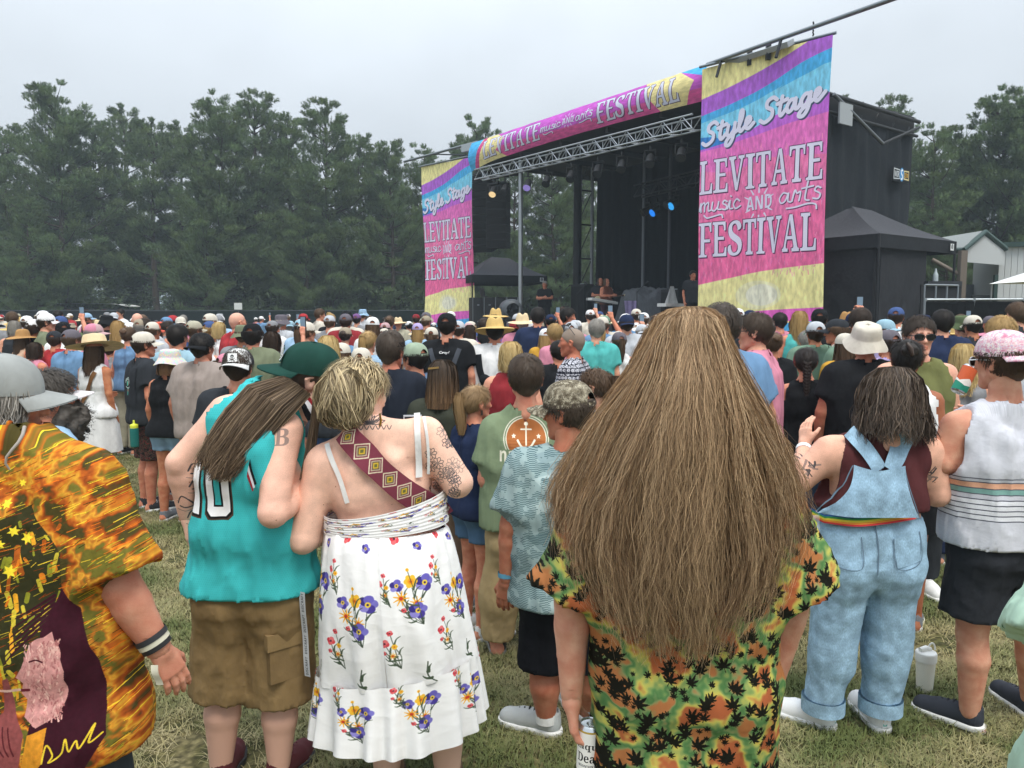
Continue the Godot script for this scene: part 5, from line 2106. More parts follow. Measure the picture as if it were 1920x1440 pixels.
func torso(d: Sdf, b: Dictionary, ease: float, whole := true) -> void:
	var hc: Vector3 = (b.hl + b.hr) * 0.5
	var sc: Vector3 = (b.sl + b.sr) * 0.5
	var xs: Vector3 = (b.sr - b.sl).normalized()
	var xh: Vector3 = (b.hr - b.hl).normalized()
	var half: float = (b.sr - b.sl).length() * 0.5
	var tw: Array = b.tw
	var tr: Array = b.tr
	var xm := (xs + xh).normalized()
	var pel := hc + (sc - hc) * 0.07
	var wst := hc.lerp(sc, 0.38)
	var rib := hc.lerp(sc, 0.70)
	var top := hc.lerp(sc, 0.93)
	if whole:
		for s in [b.hl, b.hr]:
			d.cap((s as Vector3) + Vector3(0, -0.01, 0.045), (s as Vector3) + Vector3(0, -0.05, 0.040), b.lr[0] * 0.95 + ease, b.lr[0] * 0.88 + ease, 0.05)
		d.cap(pel - xh * tw[0], pel + xh * tw[0], tr[0] + ease, tr[0] + ease, 0.06)
	d.cap(wst - xm * tw[1], wst + xm * tw[1], tr[1] + ease, tr[1] + ease, 0.09)
	if b.belly > 0.0:
		d.cap(wst + Vector3(0, -0.03, -b.belly) - xm * tw[1] * 0.6, wst + Vector3(0, -0.03, -b.belly) + xm * tw[1] * 0.6, tr[1] + ease, tr[1] + ease, 0.08)
	d.cap(rib - xm * tw[2], rib + xm * tw[2], tr[2] + ease, tr[2] + ease, 0.08)
	d.cap(top - xs * (half - 0.055), top + xs * (half - 0.055), tr[2] * 0.66 + ease, tr[2] * 0.66 + ease, 0.06)
	for s in [b.sl, b.sr]:
		d.cap(b.nk + Vector3(0, -0.005, 0.0), (s as Vector3) + Vector3(0, -0.005, 0), b.ur[0] * 0.95 + ease * 0.7, b.ur[0] * 0.86 + ease * 0.7, 0.05)
	for s in [-1.0, 1.0]:
		var c: Vector3 = hc.lerp(sc, 0.80) + xs * s * 0.085 + Vector3(0, 0, tr[2] * 0.70)
		d.cap(c + Vector3(0, 0.05, 0) - xs * s * 0.02, c + Vector3(0, -0.06, 0), 0.034 + ease, 0.026 + ease, 0.035)
	if b.sex == "f":
		for s in [-1.0, 1.0]:
			d.cap(rib + xm * s * tw[2] * 0.75 + Vector3(0, 0.0, -tr[2] * 0.72), rib + xm * s * tw[2] * 0.75 + Vector3(0, -0.02, -tr[2] * 0.80), 0.058 + ease, 0.055 + ease, 0.04)


func skin_mesh(b: Dictionary, cell: float) -> Mb:
	var bx := body_box(b, 0.20)
	var d := Sdf.new(bx[0], bx[1], cell)
	torso(d, b, 0.0)
	for s in ["l", "r"]:
		var hip: Vector3 = b["h" + s]
		var kn: Vector3 = b["k" + s]
		var an: Vector3 = b["a" + s]
		d.cap(hip, kn, b.lr[0], b.lr[1], 0.03)
		var cf := kn.lerp(an, 0.30) + Vector3(0, 0, 0.016)
		d.cap(kn, cf, b.lr[1] * 0.94, b.lr[2], 0.012)
		d.cap(cf, an, b.lr[2], b.lr[3], 0.012)
		if b.foot:
			var tn: float = b.fl if s == "l" else b.frt
			var fd := Vector3(0, 0, -1).rotated(Vector3.UP, tn)
			d.cap(an, an * Vector3(1, 0, 1) + Vector3(0, 0.036, 0) - fd * 0.03, b.lr[3], 0.034, 0.02)
			d.cap(an * Vector3(1, 0, 1) + Vector3(0, 0.036, 0) - fd * 0.02, an * Vector3(1, 0, 1) + Vector3(0, 0.024, 0) + fd * 0.16, 0.033, 0.024, 0.02)
		var sh: Vector3 = b["s" + s]
		var el: Vector3 = b["e" + s]
		var wr: Vector3 = b["w" + s]
		d.cap(sh, el, b.ur[0], b.ur[1], 0.045)
		var fo := el.lerp(wr, 0.28)
		d.cap(el, fo, b.ur[1] * 0.96, b.ur[2], 0.01)
		d.cap(fo, wr, b.ur[2], b.ur[3], 0.01)
	if cell < 0.02:
		# elbow points, backs of the knees
		for s in ["l", "r"]:
			var e: Vector3 = b["e" + s]
			d.cap(e + Vector3(0, 0.004, b.ur[1] * 0.55), e + Vector3(0, -0.012, b.ur[1] * 0.6), b.ur[1] * 0.52, b.ur[1] * 0.46, 0.014)
			var kn: Vector3 = b["k" + s]
			d.cap(kn + Vector3(0.03, -0.03, b.lr[1] * 0.35), kn + Vector3(0.03, -0.10, b.lr[1] * 0.5), 0.016, 0.02, 0.03)
	var neck_top: Vector3 = b.hd + Vector3(0, -0.075, 0.02)
	d.cap(b.nk + Vector3(0, -0.03, 0), neck_top, 0.056 * b.hs, 0.051 * b.hs, 0.035)
	var m := d.build()
	var hx := head_frame(b)
	m.add(make_head(b.sex), hx)
	for s in ["l", "r"]:
		var el: Vector3 = b["e" + s]
		var wr: Vector3 = b["w" + s]
		m.add(make_hand(b["hand" + s]), hand_frame(b, s, el, wr))
	return m


func head_frame(b: Dictionary) -> Transform3D:
	var e: Vector3 = b.hrot * PI / 180.0
	return Transform3D(Basis.from_euler(e).scaled(Vector3.ONE * b.hs), b.hd)


func hand_frame(b: Dictionary, s: String, el: Vector3, wr: Vector3) -> Transform3D:
	var dir: Vector3 = b.get("hdir" + s, (wr - el).normalized())
	var palm: Vector3 = b.get("palm" + s, Vector3(-1 if s == "r" else 1, 0, 0))
	var y := -dir.normalized()
	var x := -(palm - y * palm.dot(y)).normalized()
	var z := x.cross(y).normalized()
	if s == "l":
		# mirrored: the thumb still leads
		z = -z
	var sc: float = b.get("hand_size", 1.0 if b.sex == "m" else 0.92)
	return Transform3D(Basis(x, y, z).scaled(Vector3.ONE * sc), wr)


func shirt_mesh(b: Dictionary, cell: float, ease := 0.020, sleeve := 0.62, hem := 0.84, flare := 0.004, folds := 0.010, hang := 0.0) -> Mb:
	var bx := body_box(b, 0.22)
	bx[0].y = hem - 0.05
	bx[1].y = b.nk.y + 0.12
	var d := Sdf.new(bx[0], bx[1], cell)
	torso(d, b, ease)
	var hc: Vector3 = (b.hl + b.hr) * 0.5
	var sc: Vector3 = (b.sl + b.sr) * 0.5
	var xh: Vector3 = (b.hr - b.hl).normalized()
	if sleeve > 0.0 or hang > 0.0:
		var w := hc.lerp(sc, 0.40)
		var ww := maxf((b.tw[0] + b.tw[2]) * 0.5, b.tw[1])
		var wr := maxf((b.tr[0] + b.tr[2]) * 0.5, b.tr[1]) - 0.006
		d.cap(w - xh * ww, w + xh * ww, wr + ease, wr + ease, 0.07)
	d.cap(Vector3(hc.x, hem + 0.02, hc.z) - xh * (b.tw[0] + 0.01), Vector3(hc.x, hem + 0.02, hc.z) + xh * (b.tw[0] + 0.01), b.tr[0] + ease + flare, b.tr[0] + ease + flare, 0.07)
	if sleeve > 0.0:
		for s in ["l", "r"]:
			var sh: Vector3 = b["s" + s]
			var el: Vector3 = b["e" + s]
			d.cap(sh, sh.lerp(el, sleeve), b.ur[0] + ease * 0.9, b.ur[0] + ease * 1.15 + flare * 0.5, 0.05, true)
	d.wrinkle(fold, folds, Vector3(6.5, 1.7, 6.5), folds * 0.4, Vector3(11, 6, 11))
	d.plane(Vector3(0, hem, 0), Vector3.DOWN)
	var up: Vector3 = b.hd - b.nk
	d.cap(b.nk - up * 0.05, b.nk + up, 0.066 * b.hs + ease * 0.3, 0.090, 0.016, false, true)
	if sleeve <= 0.0:
		for s in ["l", "r"]:
			var sh: Vector3 = b["s" + s]
			var out: Vector3 = (sh - (b.sl + b.sr) * 0.5).normalized()
			d.cap(sh + out * 0.045 + Vector3(0, 0.10, 0), sh + out * 0.050 + Vector3(0, -0.12, 0), b.ur[0] * 0.9 + 0.032, b.ur[0] * 0.9 + 0.028, 0.018, false, true)
	return d.build()


func legs_mesh(b: Dictionary, cell: float, reach := 0.95, ease := 0.022, top := 0.06, flare := 0.022, folds := 0.006) -> Mb:
	# reach: 1 is the knee, 2 the ankle
	var bx := body_box(b, 0.14)
	bx[1].y = b.hl.y + 0.30
	var d := Sdf.new(bx[0], bx[1], cell)
	var hc: Vector3 = (b.hl + b.hr) * 0.5
	var sc: Vector3 = (b.sl + b.sr) * 0.5
	var xh: Vector3 = (b.hr - b.hl).normalized()
	var pel := hc + (sc - hc) * 0.07
	d.cap(pel - xh * b.tw[0], pel + xh * b.tw[0], b.tr[0] + ease * 0.6, b.tr[0] + ease * 0.6, 0.06)
	d.cap(hc.lerp(sc, 0.30) - xh * b.tw[1], hc.lerp(sc, 0.30) + xh * b.tw[1], b.tr[1] + ease * 0.6, b.tr[1] + ease * 0.6, 0.06)
	for s in ["l", "r"]:
		var hip: Vector3 = b["h" + s]
		var kn: Vector3 = b["k" + s]
		var an: Vector3 = b["a" + s]
		d.cap(hip + Vector3(0, -0.01, 0.045), hip + Vector3(0, -0.05, 0.040), b.lr[0] + ease * 0.5, b.lr[0] * 0.9 + ease * 0.5, 0.05)
		var end := hip.lerp(kn, minf(reach, 1.12))
		d.cap(hip, end, b.lr[0] + ease * 0.8, lerpf(b.lr[0], b.lr[1], minf(reach, 1.0)) + ease + flare, 0.03, reach < 1.2)
		if reach > 1.2:
			var e2 := kn.lerp(an, reach - 1.0)
			d.cap(kn, e2, b.lr[1] + ease + flare * 0.8, b.lr[3] + ease + flare, 0.03, true)
	d.wrinkle(fold, folds, Vector3(6, 2.2, 6), folds * 0.5, Vector3(9, 9, 9))
	d.plane(Vector3(0, hc.y + top + 0.08, 0), Vector3.UP)
	return d.build()


# ---------------------------------------------------------------- the crowd
var tpl := {}


func make_templates() -> void:
	rng.seed = 91
	for k in ["man", "woman", "big_man", "big_woman", "phone_man", "phone_woman", "folded_man", "slim_woman"]:
		var f: bool = k.ends_with("woman")
		var g: float = {"man": 1.05, "woman": 1.0, "big_man": 1.32, "big_woman": 1.3, "phone_man": 1.0, "phone_woman": 0.95, "folded_man": 1.12, "slim_woman": 0.88}[k]
		var b := base_body("f" if f else "m", g)
		if k.begins_with("phone"):
			b.er = Vector3(0.27, 1.45, -0.20)
			b.wr = Vector3(0.16, 1.70, -0.30)
			b.handr = "grip"
			b.hdirr = Vector3(-0.2, 0.95, -0.1)
			b.palmr = Vector3(-0.2, 0.1, -1)
			b.el = Vector3(-0.25, 1.16, -0.06)
			b.wl = Vector3(-0.12, 1.08, -0.26)
		elif k.begins_with("folded"):
			b.el = Vector3(-0.27, 1.17, -0.03)
			b.er = Vector3(0.27, 1.17, -0.03)
			b.wl = Vector3(0.03, 1.15, -0.24)
			b.wr = Vector3(-0.03, 1.19, -0.26)
		elif k == "slim_woman":
			b.el = Vector3(-0.22, 1.16, 0.0)
			b.wl = Vector3(-0.12, 1.12, -0.22)
		var cell := 0.022
		var t := {"b": b}
		var tm0: Mb
		tm0 = skin_mesh(b, cell)
		t.skin_z = zmap(tm0)
		t.skin = tm0.mesh()
		var tm := shirt_mesh(b, cell, 0.022, 0.62, 0.86, 0.004, 0.008)
		t.tee_z = zmap(tm)
		t.tee = tm.mesh()
		tm = shirt_mesh(b, cell, 0.014, 0.0, 0.88)
		t.tank_z = zmap(tm)
		t.tank = tm.mesh()
		t.shorts = legs_mesh(b, cell).mesh()
		t.pants = legs_mesh(b, cell, 1.95, 0.020).mesh()
		tpl[k] = t


const SHIRT_WORD := {
	"1f2023": "black", "33363b": "charcoal", "f0f0f0": "white", "d9d2c4": "cream", "b23a3f": "red", "8f2f35": "dark red", "27324f": "navy", "6f93b8": "blue", "9fc0dc": "light blue", "59b9b5": "turquoise",
	"8f9094": "grey", "7a8168": "olive", "5c6a4c": "dark olive", "c99a3c": "mustard", "d98ea4": "pink", "b9a9d6": "lavender", "d7654f": "coral", "77937f": "sage green", "d8b49a": "peach", "7d5a8c": "purple", "8a7361": "brown", "c2c6cc": "pale grey", "3c6f56": "green", "4a5f8f": "slate blue",
	"b98f5c": "straw", "d9b978": "straw", "e8d3ac": "cream", "5a5346": "camouflage brown", "b7b39f": "khaki", "c7a5a8": "dusty pink", "9dbfcf": "pale blue", "6d6870": "dark grey", "a69a86": "tan",
}


func word(c: String) -> String:
	return SHIRT_WORD.get(c, "plain")


var hand_spots := []


# one of the crowd: column, row of the head's top, distance, turn in degrees, body, top kind and colour, hair and colour, hat kind, colours
func crowd_one(px: float, py: float, d: float, turn: float, body: String, top: String, col: String, hair: String, dye: String, hat := "", hcol := "", hcol2 := "", tone := "e6b79e", group := "people in the crowd watching the stage") -> Node3D:
	var t: Dictionary = tpl[body]
	var crown := 1.755 if hat == "" else 1.772
	if hat == "straw" or hat == "fedora":
		crown = 1.79
	var h := tall(py, d)
	var f: bool = body.ends_with("woman")
	var who := "person in %s %s" % [word(col), "tank top" if top == "tank" else "t-shirt"]
	var hn: String = {"cap": "cap", "flat_cap": "flat-brimmed cap", "bucket": "bucket hat", "straw": "straw sun hat", "fedora": "wide felt hat", "beanie": "beanie", "visor": "visor cap"}.get(hat, "")
	if hat:
		who += " and %s %s" % [word(hcol), hn]
		if hcol2 and hcol2 != hcol:
			who += " with %s panels" % word(hcol2)
	else:
		who += " with %s %s hair" % [dyeword(dye), {"short": "short", "buzz": "cropped", "curly": "curly", "long": "long", "bob": "shoulder-length", "pony": "ponytail", "bun": "pinned-up"}.get(hair, "short")]
	if absf(turn) > 50.0:
		who += ", turned sideways"
	if body.begins_with("phone"):
		who += ", holding up a phone"
	elif body.begins_with("folded"):
		who += ", arms folded"
	var o := thing("person", who, "person", pos(px, d, h), deg_to_rad(turn), group)
	o.position.y = 0.0
	var s := h / crown
	o.scale = Vector3(clampf(s, 0.92, 1.08), s, clampf(s, 0.92, 1.08))
	if d > 8.5:
		o.rotation.x = rnd(-0.05, 0.03)
		o.rotation.z = rnd(-0.05, 0.05)
	part("body", t.skin, skin(tone), o)
	part("shirt", t[top], cloth(col), o)
	var pants: String = ["shorts", "pants"][rng.randi() % 2]
	part(pants, t[pants], cloth(["33363b", "4a5f8f", "8a7361", "27324f", "b7b39f"][rng.randi() % 5]), o)
	if d < 10.0:
		var sc: Array = [["e4e4e2", "f2f2f0"], ["2a2c30", "e8e8e6"], ["6b6f75", "d8d8d6"], ["8a6a50", "3a3430"]][rng.randi() % 4]
		put_shoe(o, t.b.al, 0.12, sc[0], sc[1], "d0d0d0")
		put_shoe(o, t.b.ar, -0.12, sc[0], sc[1], "d0d0d0")
	var hx := head_frame(t.b)
	if hair:
		var ho := part("hair", hair_am[hair + ("_cap" if hat else "")], hairdye(dye), o)
		ho.transform = hx
	if hat:
		put_hat(o, hx, hat, hcol, hcol2, rng.randf() < 0.12 and hat == "cap")
	if body.begins_with("phone"):
		var w: Vector3 = t.b.wr + Vector3(-0.02, 0.13, -0.03)
		hand_spots.append([o.transform * w, deg_to_rad(turn)])
	return o


func dyeword(c: String) -> String:
	return {"3a2b20": "dark brown", "5c4633": "brown", "221c18": "black", "b5945f": "blond", "d3b981": "pale blond", "9a958e": "grey", "7a5a3c": "light brown", "6e655c": "greying"}.get(c, "brown")


func crowd() -> void:
	rng.seed = 404
	var K := "221c18"
	var D := "3a2b20"
	var B := "5c4633"
	var Y := "b5945f"
	var P := "d3b981"
	var G := "9a958e"
	var R := "d8a48e"
	var T := "b07d5e"
	# the ones the photograph lets one tell apart
	var L := [
		[14, 585, 13.5, 20, "man", "tee", "8f9094", "short", B, "", ""], [30, 587, 16, 70, "man", "tee", "33363b", "short", D, "", ""], [12, 603, 12.5, 0, "woman", "tank", "d98ea4", "", B, "straw", "d9b978"],
		[24, 594, 14, 10, "man", "tee", "d9d2c4", "", B, "straw", "d9b978"], [42, 616, 10.5, -30, "woman", "tank", "d8b49a", "long", B, "straw", "b98f5c"], [50, 591, 13, 0, "man", "tee", "8f9094", "short", D, "cap", "f0f0f0"],
		[73, 585, 10.5, -55, "man", "tee", "7a8168", "short", D, "cap", "f0f0f0"], [118, 591, 11.5, 0, "phone_man", "tee", "5c6a4c", "short", D, "cap", "33363b", "4a5f8f"], [122, 602, 10.5, 40, "man", "tee", "f0f0f0", "short", K, "cap", "1f2023"],
		[110, 619, 9.6, 10, "man", "tee", "b23a3f", "short", D, "cap", "33363b"], [133, 616, 8.4, -20, "man", "tee", "6f93b8", "short", B, "cap", "6d6870"], [165, 605, 9.2, -60, "big_man", "tee", "d98ea4", "short", G, "cap", "c7a5a8", "d98ea4"],
		[158, 586, 18, -50, "man", "tee", "d98ea4", "short", B, "cap", "9fc0dc"], [200, 590, 13, -20, "man", "tee", "1f2023", "short", K, "bucket", "1f2023"], [222, 600, 11, 0, "woman", "tank", "f0f0f0", "long", Y, "", ""], [231, 613, 9.8, -10, "woman", "tank", "6f93b8", "bun", B, "", ""],
		[252, 587, 13, 20, "big_man", "tee", "f0f0f0", "buzz", R, "", ""], [260, 597, 11.5, 0, "man", "tee", "9fc0dc", "short", G, "cap", "a69a86"], [275, 602, 10.5, -20, "man", "tee", "c2c6cc", "short", B, "cap", "d7654f", "d9d2c4"], [224, 579, 22, 150, "man", "tee", "f0f0f0", "short", K, "", ""],
		[294, 602, 13, -30, "man", "tee", "8f9094", "short", B, "cap", "d7654f"], [301, 593, 14, -20, "man", "tee", "33363b", "short", D, "cap", "6f93b8"], [318, 590, 14.5, -20, "man", "tee", "d8b49a", "short", D, "cap", "b23a3f"],
		[332, 609, 7.3, -10, "man", "tee", "9dbfcf", "short", K, "", ""], [355, 600, 10, -30, "man", "tee", "4a5f8f", "short", B, "cap", "b7b39f"], [382, 600, 11, -30, "woman", "tank", "8f9094", "pony", Y, "visor", "4a5f8f"], [405, 602, 11, -20, "woman", "tank", "f0f0f0", "bob", P, "", ""],
		[417, 590, 15, 0, "man", "tee", "9fc0dc", "short", D, "cap", "8f9094", "f0f0f0"], [450, 586, 10, -40, "big_man", "tee", "b23a3f", "buzz", R, "", ""], [446, 608, 9.0, 0, "man", "tee", "8f9094", "short", B, "bucket", "7a8168"], [473, 604, 7.6, 0, "big_man", "tee", "7a8168", "curly", K, "cap", "1f2023"],
		[511, 620, 8.0, -30, "phone_woman", "tank", "27324f", "bob", D, "", ""], [531, 589, 13, -20, "man", "tee", "c2c6cc", "short", G, "bucket", "6d6870"], [578, 601, 8.6, -40, "woman", "tank", "1f2023", "pony", B, "cap", "d9d2c4"], [562, 597, 11, -20, "man", "tee", "9fc0dc", "short", D, "cap", "f0f0f0", "9dbfcf"],
		[566, 587, 17, -20, "man", "tee", "33363b", "short", D, "cap", "b23a3f"], [593, 579, 17, -60, "man", "tee", "d9d2c4", "short", B, "", ""], [617, 590, 13, -10, "man", "tee", "8f9094", "short", B, "cap", "8f9094", "c2c6cc"],
		[647, 587, 12, 0, "big_man", "tee", "8f2f35", "short", D, "cap", "4a5f8f", "6d6870"], [673, 587, 17, 0, "man", "tee", "8f9094", "short", K, "cap", "7d5a8c"], [685, 579, 20, 0, "man", "tee", "c2c6cc", "short", B, "bucket", "9fc0dc"], [692, 592, 10.0, 10, "woman", "tee", "f0f0f0", "long", B, "cap", "f0f0f0"],
		[615, 627, 6.3, 0, "woman", "tee", "33363b", "long", P, "", ""], [690, 621, 7.8, -20, "woman", "tee", "9fc0dc", "pony", Y, "", ""], [677, 649, 6.4, 0, "slim_woman", "tee", "9fc0dc", "pony", B, "cap", "d9d2c4"], [752, 594, 17, 0, "man", "tee", "b7b39f", "", B, "straw", "e8d3ac"],
		[722, 603, 13, 0, "woman", "tank", "1f2023", "pony", K, "cap", "c7a5a8"], [731, 592, 14, 0, "woman", "tank", "8f9094", "bun", B, "", ""], [775, 588, 19, 0, "man", "tee", "1f2023", "short", D, "cap", "8f2f35"], [795, 584, 16, 0, "man", "tee", "33363b", "short", D, "cap", "6d6870"],
		[801, 591, 15.5, -30, "man", "tee", "8a7361", "short", B, "cap", "a69a86"], [785, 604, 12, 0, "woman", "tee", "9fc0dc", "long", Y, "cap", "b9a9d6"], [803, 611, 9.8, 0, "woman", "tee", "c2c6cc", "pony", B, "cap", "d9d2c4"], [866, 600, 10.3, 0, "big_man", "tee", "d9d2c4", "short", D, "cap", "f0f0f0", "c2c6cc"],
		[886, 604, 13, 0, "woman", "tee", "7d5a8c", "long", B, "cap", "c7a5a8"], [925, 577, 13, 0, "man", "tee", "1f2023", "short", K, "straw", "d9b978"], [965, 600, 11.5, 0, "man", "tee", "7d5a8c", "short", D, "cap", "8f2f35"], [976, 587, 13.5, 0, "big_man", "tee", "d7654f", "short", D, "cap", "f0f0f0", "c2c6cc"],
		[1015, 614, 10.2, 0, "woman", "tee", "c99a3c", "long", Y, "cap", "f0f0f0"], [1012, 600, 12.5, -20, "man", "tee", "d8b49a", "short", B, "cap", "a69a86"], [1024, 588, 14, 0, "phone_man", "tee", "1f2023", "short", K, "cap", "27324f"], [1063, 576, 16, 0, "man", "tee", "1f2023", "short", D, "", ""],
		[958, 638, 5.7, 0, "big_woman", "tank", "8f2f35", "bob", P, "", ""], [1069, 598, 12, 0, "woman", "tee", "8f9094", "pony", G, "cap", "c2c6cc"], [1079, 602, 10.5, 0, "man", "tee", "8f9094", "short", G, "cap", "8f9094", "c2c6cc"], [1108, 599, 8.6, 0, "man", "tee", "59b9b5", "short", G, "", ""],
		[1052, 609, 9.5, 20, "woman", "tee", "d98ea4", "curly", Y, "", ""], [1048, 640, 7.4, 10, "man", "tee", "1f2023", "short", K, "", ""], [1103, 580, 17, 0, "phone_man", "tee", "d9d2c4", "short", D, "cap", "f0f0f0"], [1128, 583, 19, 0, "man", "tee", "33363b", "short", D, "cap", "4a5f8f"], [1142, 590, 12, 0, "phone_man", "tee", "d9d2c4", "short", B, "cap", "77937f"],
		[1156, 620, 8.8, 10, "slim_woman", "tank", "f0f0f0", "pony", B, "cap", "6d6870"], [1180, 588, 10, 0, "big_man", "tee", "c2c6cc", "short", D, "cap", "27324f"], [1209, 585, 14, 0, "man", "tee", "f0f0f0", "short", B, "cap", "c2c6cc", "f0f0f0"], [1195, 578, 15, 0, "man", "tee", "f0f0f0", "short", D, "cap", "d9d2c4"],
		[1381, 577, 12, 10, "man", "tee", "8f9094", "short", D, "cap", "f0f0f0"], [1415, 580, 12.5, 0, "man", "tee", "33363b", "short", D, "cap", "27324f"], [1457, 587, 10.8, 10, "man", "tee", "d98ea4", "short", K, "", ""], [1491, 581, 9.4, -10, "woman", "tank", "59b9b5", "long", Y, "", ""], [1527, 577, 9.9, -20, "big_man", "tee", "1f2023", "short", K, "cap", "1f2023"],
		[1530, 601, 7.9, 0, "big_man", "tee", "77937f", "short", D, "cap", "77937f", "c2c6cc"], [1505, 622, 8.6, 20, "woman", "tee", "59b9b5", "curly", G, "", ""], [1450, 622, 7.2, 0, "woman", "tee", "1f2023", "bun", B, "", ""], [1571, 596, 7.6, 60, "man", "tee", "77937f", "curly", B, "visor", "33363b"], [1582, 584, 11, 0, "man", "tee", "4a5f8f", "short", D, "straw", "b98f5c"],
		[1617, 581, 8.6, 0, "phone_man", "tee", "4a5f8f", "curly", D, "", ""], [1660, 596, 8.4, 40, "woman", "tee", "b9a9d6", "bob", B, "cap", "9dbfcf"], [1686, 574, 10.2, -30, "man", "tee", "f0f0f0", "short", D, "cap", "4a5f8f"], [1667, 616, 6.6, 10, "man", "tee", "b9a9d6", "short", D, "cap", "6d6870"], [1768, 582, 7.6, 0, "big_man", "tee", "27324f", "short", K, "", ""],
		[1811, 590, 9.6, 10, "man", "tee", "9fc0dc", "short", B, "bucket", "5c6a4c"], [1842, 589, 9.2, 0, "man", "tee", "33363b", "short", K, "cap", "b7b39f", "d9d2c4"], [1808, 642, 5.4, -20, "slim_woman", "tank", "8f9094", "long", P, "", ""], [1878, 594, 5.6, 0, "man", "tee", "c2c6cc", "short", Y, "", ""], [1911, 570, 9.5, 30, "man", "tee", "33363b", "curly", B, "", ""],
		[1585, 622, 7.0, 0, "woman", "tee", "c99a3c", "long", B, "cap", "d9d2c4"], [1745, 600, 8.8, 0, "woman", "tee", "8f9094", "bob", Y, "", ""], [1348, 576, 9.0, 0, "man", "tee", "33363b", "curly", B, "", ""], [640, 640, 7.0, 0, "woman", "tee", "1f2023", "bob", B, "cap", "d9d2c4"],
		[265, 640, 10.5, -20, "woman", "tank", "1f2023", "long", D, "", ""], [205, 640, 10, 0, "man", "tee", "8f9094", "short", D, "", ""], [425, 660, 7.2, -40, "woman", "tee", "f0f0f0", "pony", B, "cap", "f0f0f0", "d98ea4"], [70, 640, 9.4, -30, "woman", "tank", "d98ea4", "bob", D, "", ""],
	]
	for e in L:
		crowd_one(e[0], e[1], e[2], e[3], e[4], e[5], e[6], e[7], e[8], e[9], e[10], e[11] if e.size() > 11 else "", ["e6b79e", "dfa98f", "d89c80", "c48e6e"][rng.randi() % 4])
	# those behind them, seen as heads between heads
	var cols := ["1f2023", "33363b", "f0f0f0", "d9d2c4", "b23a3f", "27324f", "6f93b8", "9fc0dc", "8f9094", "7a8168", "c2c6cc", "d98ea4", "4a5f8f", "f0f0f0", "8f9094"]
	var hats := ["f0f0f0", "d9d2c4", "1f2023", "27324f", "8f9094", "6d6870", "b7b39f", "f0f0f0", "c2c6cc", "b23a3f", "9dbfcf", "a69a86"]
	var kinds := ["man", "woman", "big_man", "man", "folded_man", "woman", "slim_woman", "phone_man", "phone_woman"]
	var made_n := 0
	var spots := []
	while made_n < 165:
		var px := rnd(-30, 1950)
		var far := 38.0
		if px > 780:
			var k := (px - 960.0) / FOCAL
			far = 16.5 + 0.815 * (ST_O.x - k * 16.5) / (0.579 + 0.815 * k) - 3.0
		if px > 1560:
			far = 13.6
		var d := lerpf(10.5, far, pow(rng.randf(), 1.25))
		if far < 11.0 or d < 10.0:
			continue
		var p := pos(px, d)
		var ok := true
		for s in spots:
			if p.distance_to(s) < 0.55:
				ok = false
				break
		if not ok:
			continue
		spots.append(p)
		made_n += 1
		var body: String = kinds[rng.randi() % (9 if rng.randf() < 0.5 else 7)]
		var f := body.ends_with("woman")
		var h := rnd(1.48, 1.72) if f else rnd(1.60, 1.90)
		var hat := ""
		var roll := rng.randf()
		if roll < 0.52:
			hat = "cap"
		elif roll < 0.60:
			hat = "bucket"
		elif roll < 0.67:
			hat = "straw"
		var hc: String = hats[rng.randi() % hats.size()]
		if hat == "straw":
			hc = ["d9b978", "b98f5c", "e8d3ac"][rng.randi() % 3]
		var hair: String = (["long", "bob", "pony", "bun"] if f else ["short", "short", "buzz", "curly"])[rng.randi() % 4]
		var py := 720.0 - FOCAL * ((h - EYE) * cos(PITCH) + d * sin(PITCH)) / (d * cos(PITCH) - (h - EYE) * sin(PITCH))
		crowd_one(px, py, d, rnd(-35, 30) if rng.randf() < 0.85 else rnd(-100, 100), body, "tank" if f and rng.randf() < 0.5 else "tee", cols[rng.randi() % cols.size()], hair, [K, D, B, Y, G, D][rng.randi() % 6], hat, hc, ["", "", "f0f0f0"][rng.randi() % 3] if hat == "cap" else "", ["e6b79e", "dfa98f", "d89c80", "a06e50"][rng.randi() % 4])
	# phones held up in the crowd
	var pm := Mb.new().box(Vector3.ZERO, Vector3(0.075, 0.155, 0.010)).mesh(mat("17181b", 0.3))
	var scr := mat("5a6a78", 0.1).duplicate()
	scr.emission_enabled = true
	scr.emission = hexc("6f8596")
	scr.emission_energy_multiplier = 0.35
	var sm := Mb.new().box(Vector3(0, 0, 0.0055), Vector3(0.066, 0.142, 0.001)).mesh(scr)
	for s in hand_spots:
		var o := thing("smartphone", "black smartphone held up in a raised hand above the crowd", "phone", s[0], s[1], "phones held up in the crowd")
		part("case", pm, null, o)
		part("screen", sm, null, o)

# ---------------------------------------------------------------- prints
func noise2(sd: int, fr: float, oct := 3) -> FastNoiseLite:
	var n := FastNoiseLite.new()
	n.seed = sd
	n.frequency = fr
	n.fractal_octaves = oct
	return n


